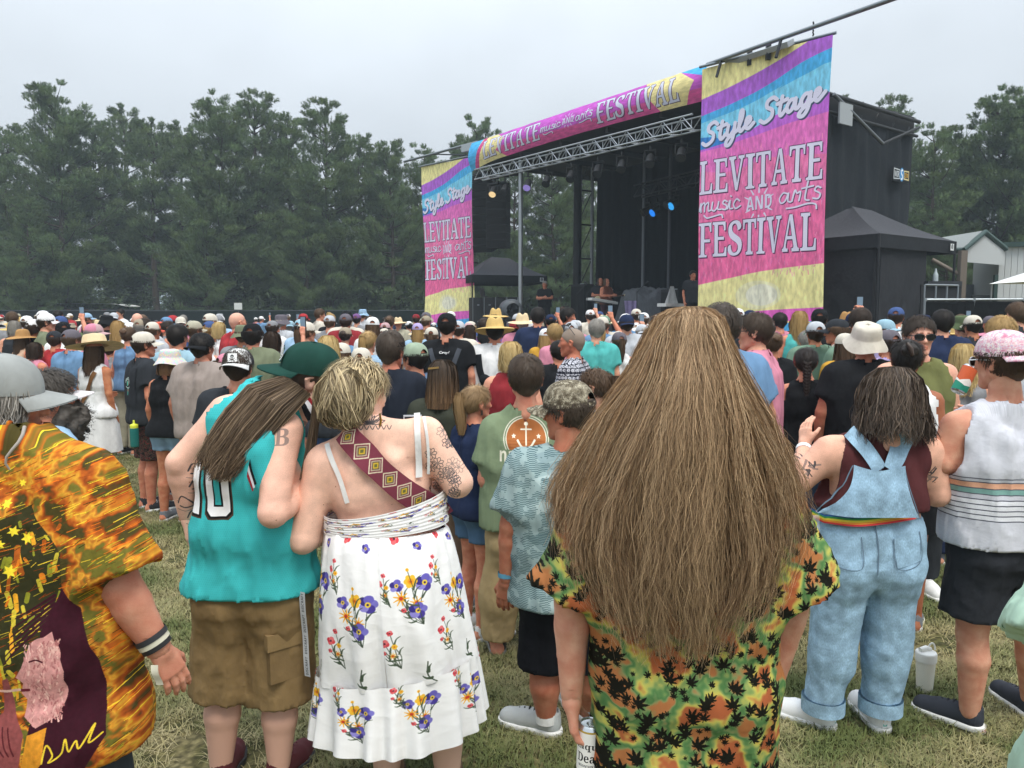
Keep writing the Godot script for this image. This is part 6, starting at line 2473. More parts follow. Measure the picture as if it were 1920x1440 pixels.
func dyed(w: int, h: int, cols: Array, sd: int, fr: float, sharp := 1.0) -> Paint:
	# cloth dyed in running patches
	var p := Paint.new(w, h, Color.WHITE)
	var n := noise2(sd, fr, 4)
	var cc := []
	for c in cols:
		cc.append(hexc(c))
	var d := PackedByteArray()
	d.resize(w * h * 4)
	var q := 0
	var last := cc.size() - 1
	for y in h:
		for x in w:
			var k := clampf((n.get_noise_2d(x, y) * 1.7 + 0.5), 0.0, 0.9999) * last
			var i := int(k)
			var f := k - i
			f = clampf((f - 0.5) * sharp + 0.5, 0.0, 1.0)
			var c: Color = cc[i].lerp(cc[mini(i + 1, last)], f)
			d[q] = int(c.r * 255)
			d[q + 1] = int(c.g * 255)
			d[q + 2] = int(c.b * 255)
			d[q + 3] = 255
			q += 4
	p.im = Image.create_from_data(w, h, false, Image.FORMAT_RGBA8, d)
	return p


func leaf7(p: Paint, c: Vector2, r: float, rot: float, col: Color) -> void:
	for k in 7:
		var a := rot + (k - 3) * 0.62
		var l: float = r * [0.45, 0.72, 0.92, 1.0, 0.92, 0.72, 0.45][k]
		var d := Vector2(sin(a), -cos(a))
		var s := Vector2(-d.y, d.x) * l * 0.13
		p.poly(PackedVector2Array([c, c + d * l * 0.35 + s, c + d * l * 0.65 + s * 0.95, c + d * l, c + d * l * 0.65 - s * 0.95, c + d * l * 0.35 - s]), col)
	p.line(PackedVector2Array([c, c - Vector2(sin(rot), -cos(rot)) * r * 0.35]), r * 0.04, col)


func flower(p: Paint, c: Vector2, r: float, kind: int) -> void:
	if kind == 0:   # pansy
		for k in 5:
			var a := rnd(-0.2, 0.2) + TAU * k / 5.0
			p.disc(c + Vector2(cos(a), sin(a)) * r * 0.5, r * 0.5, hexc(["7a74c4", "4b3f94", "8f88d0", "3c3480", "6a62b8"][k]), r * 0.42)
		p.disc(c, r * 0.28, hexc("e8c94a"))
		p.disc(c, r * 0.12, hexc("3a2a5a"))
	elif kind == 1:   # daffodil
		for k in 6:
			var a := TAU * k / 6.0
			p.disc(c + Vector2(cos(a), sin(a)) * r * 0.55, r * 0.36, hexc("f0bb3a"))
		p.disc(c, r * 0.4, hexc("e89a28"))
		p.disc(c, r * 0.18, hexc("c8641e"))
	elif kind == 2:   # poppy
		for k in 4:
			var a := TAU * k / 4.0 + 0.4
			p.disc(c + Vector2(cos(a), sin(a)) * r * 0.4, r * 0.5, hexc(["d8484f", "e0666a", "c83c48", "e8777a"][k]))
		p.disc(c, r * 0.2, hexc("4a2a3a"))
	else:   # daisy
		for k in 9:
			var a := TAU * k / 9.0
			p.line(PackedVector2Array([c, c + Vector2(cos(a), sin(a)) * r]), r * 0.3, hexc("eea830"), r * 0.1)
		p.disc(c, r * 0.25, hexc("c8402c"))


func stem(p: Paint, a: Vector2, b: Vector2, bend: float, wd: float) -> void:
	var m := (a + b) * 0.5 + (b - a).orthogonal().normalized() * bend
	p.curve(PackedVector2Array([a, m, b]), wd, hexc("3f4a3c"))
	for k in 2:
		var q := a.lerp(b, 0.35 + 0.3 * k) + (b - a).orthogonal().normalized() * bend * 0.7
		var d := (b - a).rotated(0.8 if k else -0.8).normalized() * (a.distance_to(b) * 0.28)
		p.curve(PackedVector2Array([q, q + d * 0.6 + d.orthogonal() * 0.15, q + d]), wd * 3.2, hexc("4c5a48"), wd * 0.6)


func bouquet(p: Paint, c: Vector2, s: float) -> void:
	var base := c + Vector2(s * 0.25, s * 1.0)
	for q in [[Vector2(-0.5, -0.45), 0, 0.24], [Vector2(0.45, -0.45), 0, 0.34], [Vector2(-0.02, -0.55), 1, 0.26], [Vector2(-0.38, 0.0), 3, 0.26], [Vector2(0.1, 0.2), 3, 0.22], [Vector2(0.12, 0.48), 0, 0.32], [Vector2(-0.32, 0.42), 2, 0.1], [Vector2(-0.1, -0.95), 1, 0.07]]:
		stem(p, base, c + q[0] * s, rnd(-0.12, 0.12) * s, maxf(1.5, s * 0.022))
		flower(p, c + q[0] * s, q[2] * s, q[1])


func spray(p: Paint, c: Vector2, s: float) -> void:
	var base := c + Vector2(s * 0.4, s * 1.1)
	for q in [[Vector2(0.05, -0.8), 2, 0.16], [Vector2(-0.2, -0.3), 2, 0.24], [Vector2(0.2, -0.1), 1, 0.15], [Vector2(0.1, 0.35), 3, 0.18], [Vector2(-0.25, 0.2), 2, 0.12]]:
		stem(p, base, c + q[0] * s, rnd(-0.15, 0.15) * s, maxf(1.5, s * 0.03))
		flower(p, c + q[0] * s, q[2] * s, q[1])


func star(p: Paint, c: Vector2, r: float, col: Color, n := 6) -> void:
	var pts := PackedVector2Array()
	for k in n * 2:
		var a := PI * k / n + 0.3
		pts.append(c + Vector2(cos(a), sin(a)) * r * (1.0 if k % 2 else 0.5))
	p.poly(pts, col)


func art_tiedye() -> Texture2D:
	rng.seed = 17
	var p := dyed(768, 960, ["4a4220", "8a4218", "b05a20", "c47a26", "d09a34", "b06a26", "6a6428"], 61, 0.008, 1.0)
	# dark camouflage field with dripping shapes
	var fld := PackedVector2Array([Vector2(230, 250), Vector2(420, 160), Vector2(520, 300), Vector2(520, 560), Vector2(380, 640), Vector2(250, 700), Vector2(200, 500)])
	p.poly(fld, hexc("34331c"))
	for q in 110:
		var c := Vector2(rnd(210, 520), rnd(200, 690))
		var k: String = ["d87a22", "e8a42c", "a8561c", "8a8a2a", "c8b43a"][rng.randi() % 5]
		p.line(PackedVector2Array([c, c + Vector2(rnd(-12, 12), rnd(10, 46))]), rnd(6, 18), hexc(k))
	for q in 1500:
		var c := Vector2(rnd(0, 768), rnd(0, 960))
		p.line(PackedVector2Array([c, c + Vector2(rnd(14, 36), -rnd(6, 16))]), rnd(1, 2.4), hexc(["f4cf3a", "8a3a10", "e8741a", "3c3414", "b8a428"][rng.randi() % 5]))
	for q in 46:
		star(p, Vector2(rnd(90, 430), rnd(60, 330) + rnd(0, 40)), rnd(9, 24), hexc("f6dc3c"))
	for q in 26:
		star(p, Vector2(rnd(110, 210), rnd(300, 860)), rnd(8, 20), hexc("f0d232"))
	# a plain made-up figure: profile under long dark hair, raised hand
	var hairc := hexc("3a1420")
	p.poly(PackedVector2Array([Vector2(520, 400), Vector2(560, 470), Vector2(600, 640), Vector2(620, 860), Vector2(560, 960), Vector2(430, 960), Vector2(420, 840), Vector2(470, 640), Vector2(470, 520)]), hairc)
	for k in 6:
		p.curve(PackedVector2Array([Vector2(500, 420 + k * 12), Vector2(450 - k * 8, 450 + k * 22), Vector2(395 - k * 6, 480 + k * 26)]), 9, hairc, 3)
	p.poly(PackedVector2Array([Vector2(500, 520), Vector2(440, 560), Vector2(415, 620), Vector2(395, 650), Vector2(415, 668), Vector2(405, 700), Vector2(420, 720), Vector2(412, 770), Vector2(450, 800), Vector2(510, 770), Vector2(530, 640)]), hexc("c98f8a"))
	p.disc(Vector2(478, 700), 52, hexc("c98f8a"), 78)
	p.disc(Vector2(476, 590), 46, hexc("c98f8a"), 56)
	for q in 260:
		var w := Vector2(rnd(425, 520), rnd(545, 780))
		p.line(PackedVector2Array([w, w + Vector2(rnd(-6, 6), rnd(4, 14))]), rnd(2, 5), hexc(["d8a49a", "b87c78", "e0b4a8", "a86a68"][rng.randi() % 4]))
	p.line(PackedVector2Array([Vector2(402, 692), Vector2(428, 690)]), 9, hexc("6a2630"))
	p.curve(PackedVector2Array([Vector2(440, 602), Vector2(458, 598), Vector2(474, 606)]), 5, hexc("4a1c26"))
	p.poly(PackedVector2Array([Vector2(290, 800), Vector2(345, 760), Vector2(352, 660), Vector2(372, 650), Vector2(384, 760), Vector2(412, 820), Vector2(400, 900), Vector2(380, 960), Vector2(290, 960)]), hexc("8a4a48"))
	for k in 3:
		p.curve(PackedVector2Array([Vector2(330 + k * 18, 800), Vector2(338 + k * 18, 850), Vector2(356 + k * 14, 880)]), 5, hexc("5a2428"))
	p.line(PackedVector2Array([Vector2(300, 700), Vector2(400, 690)]), 8, hexc("d8b0a0"))
	p.poly(PackedVector2Array([Vector2(425, 820), Vector2(480, 800), Vector2(470, 900), Vector2(420, 960), Vector2(400, 930)]), hexc("d8902c"))
	p.curve(PackedVector2Array([Vector2(470, 900), Vector2(482, 850), Vector2(498, 880), Vector2(488, 900), Vector2(520, 880), Vector2(530, 840), Vector2(540, 876), Vector2(556, 850), Vector2(566, 872), Vector2(592, 820), Vector2(584, 866), Vector2(612, 850)]), 5, hexc("e8c83a"))
	p.mottle(fine, 0.12, 1.0, 1.0)
	return p.tex()


func art_leaves() -> Texture2D:
	rng.seed = 23
	var p := dyed(768, 768, ["a85a38", "b88a4c", "c2b858", "98a25c", "648650", "4a7444", "86905e", "b06c40"], 71, 0.009, 0.8)
	for q in 1500:
		var r := rnd(7, 12) if q > 640 else rnd(16, 26)
		leaf7(p, Vector2(rnd(-10, 778), rnd(-10, 778)), r, rnd(-0.9, 0.9), hexc("17170f"))
	return p.tex()


func art_floral() -> Texture2D:
	rng.seed = 29
	var p := Paint.new(1600, 900, hexc("f1f1f1"))
	for k in 8:
		var x := 200.0 * k
		bouquet(p, Vector2(x + 110, 250 + 60 * (k % 2)), 105)
		spray(p, Vector2(x + 10, 170 + 40 * ((k + 1) % 2)), 60)
		spray(p, Vector2(x + 20, 430), 75)
		bouquet(p, Vector2(x + 100, 720 + 20 * (k % 2)), 82)
		spray(p, Vector2(x + 30, 640), 55)
		flower(p, Vector2(x + 60, 40), 22, 2)
		flower(p, Vector2(x + 150, 70), 18, 0)
		stem(p, Vector2(x + 160, 600), Vector2(x + 130, 500), 20, 4)
	return p.tex(2)


func art_jersey() -> Texture2D:
	var p := Paint.new(512, 768, hexc("3fb8bb"))
	for y in range(0, 768, 8):
		for x in range(0, 512, 8):
			p.im.fill_rect(Rect2i(x + (4 if (y / 8) % 2 else 0), y, 2, 3), hexc("36a4a8"))
	var box := func(x0: float, y0: float, x1: float, y1: float, cut: float, c: Color) -> void:
		var a := Vector2(96 + (x0 - 110) * 0.72, 262 + (y0 - 232) * 0.80)
		var e := Vector2(96 + (x1 - 110) * 0.72, 262 + (y1 - 232) * 0.80)
		p.poly(PackedVector2Array([Vector2(a.x, a.y + cut), Vector2(a.x + cut, a.y), Vector2(e.x - cut, a.y), Vector2(e.x, a.y + cut), Vector2(e.x, e.y - cut), Vector2(e.x - cut, e.y), Vector2(a.x + cut, e.y), Vector2(a.x, e.y - cut)]), c)
	for pas in 3:
		var g: float = [16.0, 9.0, 0.0][pas]
		var c := hexc(["4a3a30", "171514", "f4f4f6"][pas])
		box.call(110 - g, 232 - g, 166 + g, 470 + g, 0.0, c)
		box.call(216 - g, 232 - g, 340 + g, 470 + g, 18.0, c)
	box.call(253, 275, 303, 427, 0.0, hexc("171514"))
	box.call(262, 284, 294, 418, 0.0, hexc("3fb8bb"))
	return p.tex()


func art_tank() -> Texture2D:
	var p := Paint.new(512, 512, hexc("cbccd4"))
	var y := 232
	for s in [["5a5c66", 4], ["bfc0c8", 10], ["5a5c66", 4], ["e0a98c", 20], ["5a5c66", 4], ["7ba39c", 18], ["5a5c66", 4], ["c4c5cd", 16], ["4a4c58", 4], ["dcdde2", 16], ["4a4c58", 4], ["dcdde2", 16], ["4a4c58", 4], ["dcdde2", 15], ["4a4c58", 4], ["dcdde2", 16], ["4a4c58", 4]]:
		p.im.fill_rect(Rect2i(0, y, 512, s[1]), hexc(s[0]))
		y += s[1]
	p.mottle(noise2(9, 0.35, 2), 0.10, 1.0, 1.6)
	return p.tex()


func art_anchor() -> Texture2D:
	var p := Paint.new(512, 512, hexc("78876a"))
	var c := Vector2(256, 226)
	p.disc(c, 92, hexc("d8d4c2"))
	p.disc(c, 88, hexc("78876a"))
	p.disc(c, 83, hexc("d8d4c2"))
	p.disc(c, 79, hexc("a8683c"))
	for k in 6:
		p.im.fill_rect(Rect2i(184, 232 + k * 12, 146, 4), hexc("9a5a34"))
	p.im.fill_rect(Rect2i(150, 268, 212, 80), hexc("78876a"))
	var ik := hexc("e4dfcc")
	p.line(PackedVector2Array([Vector2(256, 176), Vector2(256, 250)]), 7, ik)
	p.line(PackedVector2Array([Vector2(236, 192), Vector2(276, 192)]), 6, ik)
	p.disc(Vector2(256, 170), 8, ik)
	p.curve(PackedVector2Array([Vector2(222, 232), Vector2(238, 256), Vector2(256, 260), Vector2(274, 256), Vector2(290, 232)]), 8, ik)
	star(p, Vector2(206, 216), 10, ik, 5)
	star(p, Vector2(306, 216), 10, ik, 5)
	p.text("narrows", Rect2(150, 272, 212, 46), ik)
	p.line(PackedVector2Array([Vector2(236, 330), Vector2(256, 352), Vector2(276, 330)]), 5, ik)
	return p.tex()


func art_levitate_tee() -> Texture2D:
	var p := Paint.new(512, 512, hexc("2b2d32"))
	var ik := hexc("cfe0da")
	var w := "LEVITATE"
	for k in 8:
		var a := -0.95 + k * 0.27
		var c := Vector2(256 + sin(a) * 110, 250 - cos(a) * 96)
		p.text(w[k], Rect2(c - Vector2(14, 18), Vector2(28, 36)), ik)
	p.disc(Vector2(236, 220), 26, hexc("4fb3a0"), 34)
	p.disc(Vector2(276, 210), 14, hexc("c8a48c"), 32)
	p.curve(PackedVector2Array([Vector2(178, 262), Vector2(230, 280), Vector2(300, 276), Vector2(340, 258)]), 9, ik)
	p.poly(PackedVector2Array([Vector2(236, 284), Vector2(286, 284), Vector2(272, 380), Vector2(250, 380)]), hexc("4fa398"))
	p.poly(PackedVector2Array([Vector2(246, 296), Vector2(278, 296), Vector2(270, 330), Vector2(254, 330)]), hexc("b8584a"))
	return p.tex()


func art_daisies() -> Texture2D:
	rng.seed = 37
	var p := Paint.new(384, 384, hexc("1c1f2c"))
	for y in 9:
		for x in 9:
			var c := Vector2(x * 43 + (21 if y % 2 else 0), y * 43) + Vector2(rnd(-4, 4), rnd(-4, 4))
			for k in 9:
				var a := TAU * k / 9.0
				p.disc(c + Vector2(cos(a), sin(a)) * 12, 5.5, hexc("d9dae2"))
			p.disc(c, 8, hexc("a9abb8"))
			p.disc(c, 4, hexc("30323f"))
	return p.tex()


func art_camo(cols: Array, sd: int) -> Texture2D:
	return dyed(256, 256, cols, sd, 0.03, 9.0).tex()


func art_teal_shirt() -> Texture2D:
	rng.seed = 43
	var p := Paint.new(512, 512, hexc("93a8a9"))
	for q in 26:
		var c := Vector2(rnd(0, 512), rnd(0, 512))
		var s := rnd(30, 110)
		p.poly(PackedVector2Array([c, c + Vector2(s, -s * 0.3), c + Vector2(s * 1.5, s * 0.2), c + Vector2(s * 0.5, s * 0.5)]), hexc(["7a9092", "a9bcbc", "667d82", "869ca0"][rng.randi() % 4]))
	for y in range(0, 512, 5):
		for x in range(0, 512, 2):
			if fine.get_noise_2d(x * 0.5, y * 0.5) > -0.12:
				p.im.fill_rect(Rect2i(x, y + (x / 8) % 3, 2, 2), hexc("3d5a60"))
	return p.tex()


func art_woven() -> Texture2D:
	var p := Paint.new(128, 1024, hexc("7a3a48"))
	for k in 8:
		var c := Vector2(64, 64 + k * 128)
		for e in [[62, "d8cbb0"], [52, "7a3a48"], [42, "b8a890"], [33, "6a5a4a"], [24, "c8a83a"], [13, "6a6a3a"]]:
			var r: float = e[0]
			p.poly(PackedVector2Array([c + Vector2(0, -r), c + Vector2(r * 0.95, 0), c + Vector2(0, r), c + Vector2(-r * 0.95, 0)]), hexc(e[1]))
	return p.tex(2)


func art_skin_ink(tone: String, which: int) -> Texture2D:
	# skin with tattoos, over x -0.5..0.5 and y 0.8..1.8
	var p := Paint.new(1024, 1024, hexc(tone))
	p.mottle(noise2(4, 0.012, 4), 0.10)
	p.mottle(noise2(6, 0.2, 2), 0.05)
	rng.seed = 51
	for q in 500:
		p.disc(Vector2(rnd(0, 1024), rnd(0, 1024)), rnd(0.6, 1.3), hexc(tone).lerp(hexc("b0604a"), rnd(0.1, 0.4)))
	var ink := hexc(tone).lerp(hexc("2a3038"), 0.78)
	var soft := hexc(tone).lerp(hexc("3a4048"), 0.45)
	var P := func(x: float, y: float) -> Vector2: return Vector2((x + 0.5) * 1024.0, (1.8 - y) * 1024.0)
	for q in 40:
		p.disc(Vector2(rnd(0, 1024), rnd(0, 1024)), rnd(1.0, 2.2), hexc(tone).lerp(hexc("6a3a28"), 0.6))
	p.im.fill_rect(Rect2i(0, 1018, 1024, 6), hexc(tone).darkened(0.04))
	if which == 0:
		# lotus below the nape, flowers down the right arm
		var c: Vector2 = P.call(inked.x, inked.y)
		for k in 9:
			var a := PI * (1.08 + 0.105 * k)
			var d := Vector2(cos(a), sin(a) * 0.75)
			var l := 52.0 if k % 2 == 0 else 38.0
			var s := d.orthogonal() * 0.22
			p.curve(PackedVector2Array([c, c + (d + s) * l * 0.6, c + d * l]), 3, ink)
			p.curve(PackedVector2Array([c, c + (d - s) * l * 0.6, c + d * l]), 3, ink)
		for k in 7:
			var x := -60.0 + k * 20
			p.curve(PackedVector2Array([c + Vector2(x, 4), c + Vector2(x + 10, 18), c + Vector2(x + 16, 6)]), 3, ink)
		for q in 26:
			var b: Vector2 = P.call(inked2.x + rnd(-0.055, 0.055), inked2.y - rnd(0.0, 0.28))
			for k in 7:
				var a := TAU * k / 7.0 + q
				var d := Vector2(cos(a), sin(a))
				p.curve(PackedVector2Array([b, b + d * 14 + d.orthogonal() * 6, b + d * 22, b + d * 14 - d.orthogonal() * 6, b]), 2.2, ink if q % 3 else soft)
			p.disc(b, 5, soft)
	elif which == 1:
		# block letter on the upper right arm, line work on the left forearm
		var c: Vector2 = P.call(inked.x, inked.y)
		for pas in 2:
			p.text("B", Rect2(c - Vector2(24, 30) + Vector2(0, 0), Vector2(48, 60)), ink if pas == 0 else soft, true)
			if pas == 0:
				continue
		for k in 5:
			var b: Vector2 = P.call(inked2.x + rnd(-0.03, 0.03), inked2.y - 0.06 * k)
			p.curve(PackedVector2Array([b + Vector2(-24, 0), b + Vector2(-8, -26), b + Vector2(14, -8), b + Vector2(24, 14), b + Vector2(0, 20), b + Vector2(-18, 12)]), 5, ink)
			p.curve(PackedVector2Array([b + Vector2(-30, 24), b + Vector2(0, 34), b + Vector2(26, 26)]), 3, soft)
	else:
		for s in [inked, inked2]:
			for q in 9:
				var b: Vector2 = P.call(s.x + rnd(-0.025, 0.025), s.y + rnd(-0.03, 0.03))
				p.curve(PackedVector2Array([b, b + Vector2(rnd(-20, 20), rnd(-18, 6)), b + Vector2(rnd(-26, 26), rnd(-26, 26))]), rnd(4, 9), ink if q % 2 else soft)
	p.im.fill_rect(Rect2i(0, 1018, 1024, 6), hexc(tone).darkened(0.04))
	return p.tex()


var inked := Vector2.ZERO
var inked2 := Vector2.ZERO
var hero_d := 3.0
var hero_at := Vector3.ZERO


# where a point of the photograph lies in the person's own space, dz metres nearer to the camera than the person's root
func lp(px: float, py: float, dz := 0.0) -> Vector3:
	return pt(px, py, hero_d - dz) - hero_at


func lp2(px: float, py: float, dz := 0.12) -> Vector2:
	var v := lp(px, py, dz)
	return Vector2(v.x, v.y)


func hero(px: float, d: float, label: String, group := "") -> Node3D:
	hero_d = d
	hero_at = pos(px, d)
	return thing("person", label, "person", hero_at, 0.0, group)


func shade_glasses(root: Node3D, hx: Transform3D, rim := "17181b", lens := "14161a") -> void:
	if not hat_am.has("lens"):
		var l := Mb.new()
		var fr := Mb.new()
		for s in [-1.0, 1.0]:
			var c := Vector3(s * 0.033, 0.0, -0.099)
			l.add(sheet(8, 6, func(u: float, v: float) -> Vector3:
				var x := u * 2.0 - 1.0
				var y := v * 2.0 - 1.0
				return c + Vector3(x * 0.027 * (1.0 - 0.08 * y), -y * 0.019 * sqrt(1.0 - 0.35 * x * x), 0.006 * x * x * (1.0 if s * x > 0 else 0.3))))
			var ring := PackedVector3Array()
			var rr := PackedFloat32Array()
			for k in 17:
				var a := TAU * k / 16.0
				ring.append(c + Vector3(cos(a) * 0.028, sin(a) * 0.020, 0.004 * cos(a) * s))
				rr.append(0.0028)
			fr.tube(ring, rr, 5, Color.WHITE, false)
			fr.tube(PackedVector3Array([c + Vector3(s * 0.027, 0.008, 0.004), Vector3(s * 0.080, 0.012, -0.05), Vector3(s * 0.086, 0.012, 0.02)]), PackedFloat32Array([0.003, 0.003, 0.003]), 5)
		fr.rod(Vector3(-0.006, 0.004, -0.100), Vector3(0.006, 0.004, -0.100), 0.0026)
		for w in l.n.size():
			if l.n[w].z > 0.0:
				l.n[w] = -l.n[w]
		hat_am.lens = l.mesh()
		hat_am.rims = fr.mesh()
	var o := part("sunglasses", hat_am.rims, mat(rim, 0.35), root)
	o.transform = hx
	part("lenses", hat_am.lens, mat(lens, 0.08), o)


func uvrange(m: Mb, x0: float, x1: float, y0: float, y1: float, mt: Material, called: String, root: Node3D) -> MeshInstance3D:
	return made(called, m.planar(x0, x1, y0, y1), mt, root)


func heroes() -> void:
	make_long_hair_person()
	make_jersey_man()
	make_sundress_woman()
	make_tiedye_man()
	make_camo_man()
	make_overalls_woman()
	make_tank_man()
	make_green_tee_man()
	make_mint_person()
	middle_people()
	small_things()


func make_long_hair_person() -> void:
	rng.seed = 700
	var o := hero(1275, 1.9, "person with huge frizzy brown hair and colourful leaf print shirt")
	var b := base_body("m", 1.1)
	b.hd = lp(1264, 694)
	b.nk = lp(1275, 790)
	b.sl = lp(1188, 848)
	b.sr = lp(1368, 848)
	b.el = lp(1072, 1120, 0.02)
	b.er = lp(1490, 1105, 0.02)
	b.wl = lp(1072, 1302, 0.02)
	b.wr = lp(1440, 1300, 0.0)
	b.hl = lp(1215, 1270)
	b.hr = lp(1345, 1270)
	for s in ["l", "r"]:
		var x: float = b["h" + s].x * 1.15
		b["k" + s] = Vector3(x, 0.50, 0)
		b["a" + s] = Vector3(x, 0.085, 0.02)
	b.handl = "hook"
	b.tw = [0.065, 0.07, 0.09]
	b.foot = false
	var sk := skin_mesh(b, 0.018)
	made("body", sk, skin("e2b69f"), o)
	var sh := shirt_mesh(b, 0.015, 0.040, 0.97, 0.66, 0.004, 0.014)
	sh.planar(-0.52, 0.52, 0.6, 1.64)
	made("shirt", sh, printed(art_leaves(), 0.85), o)
	var pl := Paint.new(128, 128, hexc("3c3c42"))
	for k in 4:
		pl.im.fill_rect(Rect2i(k * 32, 0, 12, 128), hexc("8c8c92"))
	for k in 4:
		for x in 128:
			if x % 2:
				pl.im.fill_rect(Rect2i(x, k * 32, 1, 12), hexc("a9a9ae"))
	made("shorts", legs_mesh(b, 0.02, 1.0, 0.018), printed(pl.tex(), 0.9, 9.0), o)
	put_shoe(o, b.al, 0.1, "303236", "e0e0de", "d0d0d0")
	put_shoe(o, b.ar, -0.1, "303236", "e0e0de", "d0d0d0")
	# hair: rows of the photograph give the width of the mass
	var rows := [[577, 10], [584, 34], [598, 50], [636, 66], [700, 94], [780, 146], [860, 188], [930, 216], [1000, 230], [1070, 216], [1140, 190], [1205, 152]]
	var prof := []
	for r in rows:
		var y := lp(1275, r[0]).y
		var hw: float = r[1] * 1.9 / FOCAL * 0.93
		prof.append([y, hw, clampf(hw * 1.25, 0.02, 0.165), 0.03 if r[0] < 700 else 0.035])
	var hm := Mb.new()
	var dk := Color(0.22, 0.135, 0.075)
	var lt := Color(0.66, 0.46, 0.275)
	var guides := around(prof, 1.9, 27)
	for g in guides.size():
		var a := absf(float(g) / (guides.size() - 1) - 0.5) * 2.0
		for k in guides[g].size():
			var t: float = float(k) / (guides[g].size() - 1)
			# sides end higher, locks clump and wander
			var clump: float = 0.035 * sin(g * 2.4 + 1.0) * t
			guides[g][k] += Vector3(clump * 0.6 + 0.008 * sin(k * 1.3 + g) - 0.012 - 0.045 * t, 0.30 * a * a * t * t * t, clump)
	hair_mass(hm, guides, 17000, 0.00085, 0.016, 0.32, 0.012, dk, lt, 42.0, 0.34)
	hair_mass(hm, guides, 7000, 0.0006, 0.034, -0.08, 0.020, dk * 1.2, lt * 1.15, 55.0, 0.45)
	hm.add(scalp(0.006, -0.06, 0.004), head_frame(b), Color(0.30, 0.20, 0.13))
	made("hair", hm, hairdye("ffffff"), o)


func make_jersey_man() -> void:
	rng.seed = 710
	var o := hero(475, 2.82, "man in turquoise basketball jersey and green cap with long brown hair, leaning sideways")
	var b := base_body("m", 1.18)
	b.sl = lp(425, 775, 0.0)
	b.sr = lp(532, 805, 0.08)
	b.nk = lp(490, 752, -0.05)
	b.hd = lp(588, 708, -0.10)
	b.hrot = Vector3(-14, -72, -10)
	b.el = lp(338, 868, 0.05)
	b.wl = lp(352, 965, 0.02)
	b.er = lp(512, 962, 0.22)
	b.wr = lp(580, 915, 0.0)
	b.hl = lp(430, 1120)
	b.hr = lp(522, 1120)
	b.kl = lp(422, 1290)
	b.kr = lp(528, 1300)
	b.al = Vector3(lp(418, 1420).x, 0.085, 0.02)
	b.ar = Vector3(lp(526, 1420).x, 0.085, 0.02)
	b.tw = [0.075, 0.078, 0.065]
	b.tr = [0.112, 0.112, 0.112]
	b.ur = [0.062, 0.052, 0.050, 0.033]
	b.lr = [0.098, 0.064, 0.066, 0.042]
	b.foot = false
	inked = Vector2(lp(537, 815, 0.1).x, lp(537, 815, 0.1).y)
	inked2 = Vector2(lp(362, 880, 0.05).x, lp(362, 880, 0.05).y)
	var sk := skin_mesh(b, 0.015)
	var zm := zmap(sk)
	uvrange(sk, -0.5, 0.5, 0.8, 1.8, printed(art_skin_ink("e6b7a2", 1), 0.55), "body", o)
	var hem := lp(470, 1098).y
	var sh := shirt_mesh(b, 0.014, 0.026, 0.0, hem, 0.012, 0.012, 1.0)
	uvrange(sh, -0.25, 0.25, hem, hem + 0.75, printed(art_jersey(), 0.7), "jersey", o)
	var jz := zmap(sh)
	for k in 3:
		var arc := PackedVector2Array()
		for e in 9:
			var a := lerpf(-2.6, 1.1, e / 8.0)
			arc.append(lp2(526 + cos(a - PI * 0.5) * (50 + k * 6), 828 + sin(a - PI * 0.5) * (78 + k * 7)))
		made("armhole_trim", strap(zm, arc, 0.012, 0.030), cloth(["17181b", "e6e6ea", "a8323c"][k]), o)
	made("shorts", legs_mesh(b, 0.015, 1.02, 0.026, 0.05, 0.03, 0.009), cloth("937a54"), o)
	var cp := lp(548, 1215, 0.02)
	made("cargo_pocket", Mb.new().box(Vector3(cp.x - 0.005, cp.y, cp.z + 0.085), Vector3(0.12, 0.16, 0.03), Basis(Vector3.UP, 0.7)), cloth("8c7450"), o)
	made("pocket_flap", Mb.new().box(Vector3(cp.x - 0.005, cp.y + 0.075, cp.z + 0.092), Vector3(0.13, 0.06, 0.03), Basis(Vector3.UP, 0.7)), cloth("987f58"), o)
	var ly := Paint.new(64, 640, hexc("b9bcc0"))
	for k in 4:
		var im := Paint.new(150, 48, hexc("b9bcc0"))
		im.text("DISCRAFT", Rect2(6, 10, 138, 28), hexc("3a3d42"))
		im.im.rotate_90(COUNTERCLOCKWISE)
		ly.im.blit_rect(im.im, Rect2i(0, 0, 48, 150), Vector2i(8, k * 160 + 4))
	var l0 := lp(566, 1110, 0.12)
	var l1 := lp(577, 1268, 0.13)
	var ribbon := func(u: float, v: float) -> Vector3:
		return l0.lerp(l1, v) + Vector3((u - 0.5) * 0.024, 0, (u - 0.5) * 0.012 + 0.004 * sin(v * 9.0))
	made("lanyard", sheet(2, 12, ribbon), printed(ly.tex(), 0.7), o)
	for s in ["l", "r"]:
		put_shoe(o, b["a" + s], 0.15 if s == "l" else -0.2, "52181f", "2a2a2c", "52181f")
	# long hair swept back over the shoulder
	var G := [
		[[528, 706, 0.03], [464, 724, 0.08], [426, 768, 0.12], [396, 814, 0.14], [380, 855, 0.15], [374, 888, 0.15]],
		[[540, 712, 0.07], [484, 735, 0.13], [444, 785, 0.16], [412, 836, 0.17], [394, 872, 0.17], [386, 900, 0.17]],
		[[554, 720, 0.09], [504, 750, 0.15], [462, 802, 0.17], [428, 850, 0.18], [408, 882, 0.18], [398, 906, 0.18]],
		[[566, 730, 0.09], [526, 764, 0.15], [484, 812, 0.17], [446, 858, 0.18], [422, 888, 0.18], [410, 908, 0.18]],
		[[580, 742, 0.07], [546, 778, 0.13], [506, 822, 0.16], [464, 864, 0.18], [436, 892, 0.18], [420, 906, 0.18]]]
	var guides := []
	for g in G:
		var a := PackedVector3Array()
		for q in g:
			a.append(lp(q[0], q[1], q[2]))
		guides.append(a)
	var hm := Mb.new()
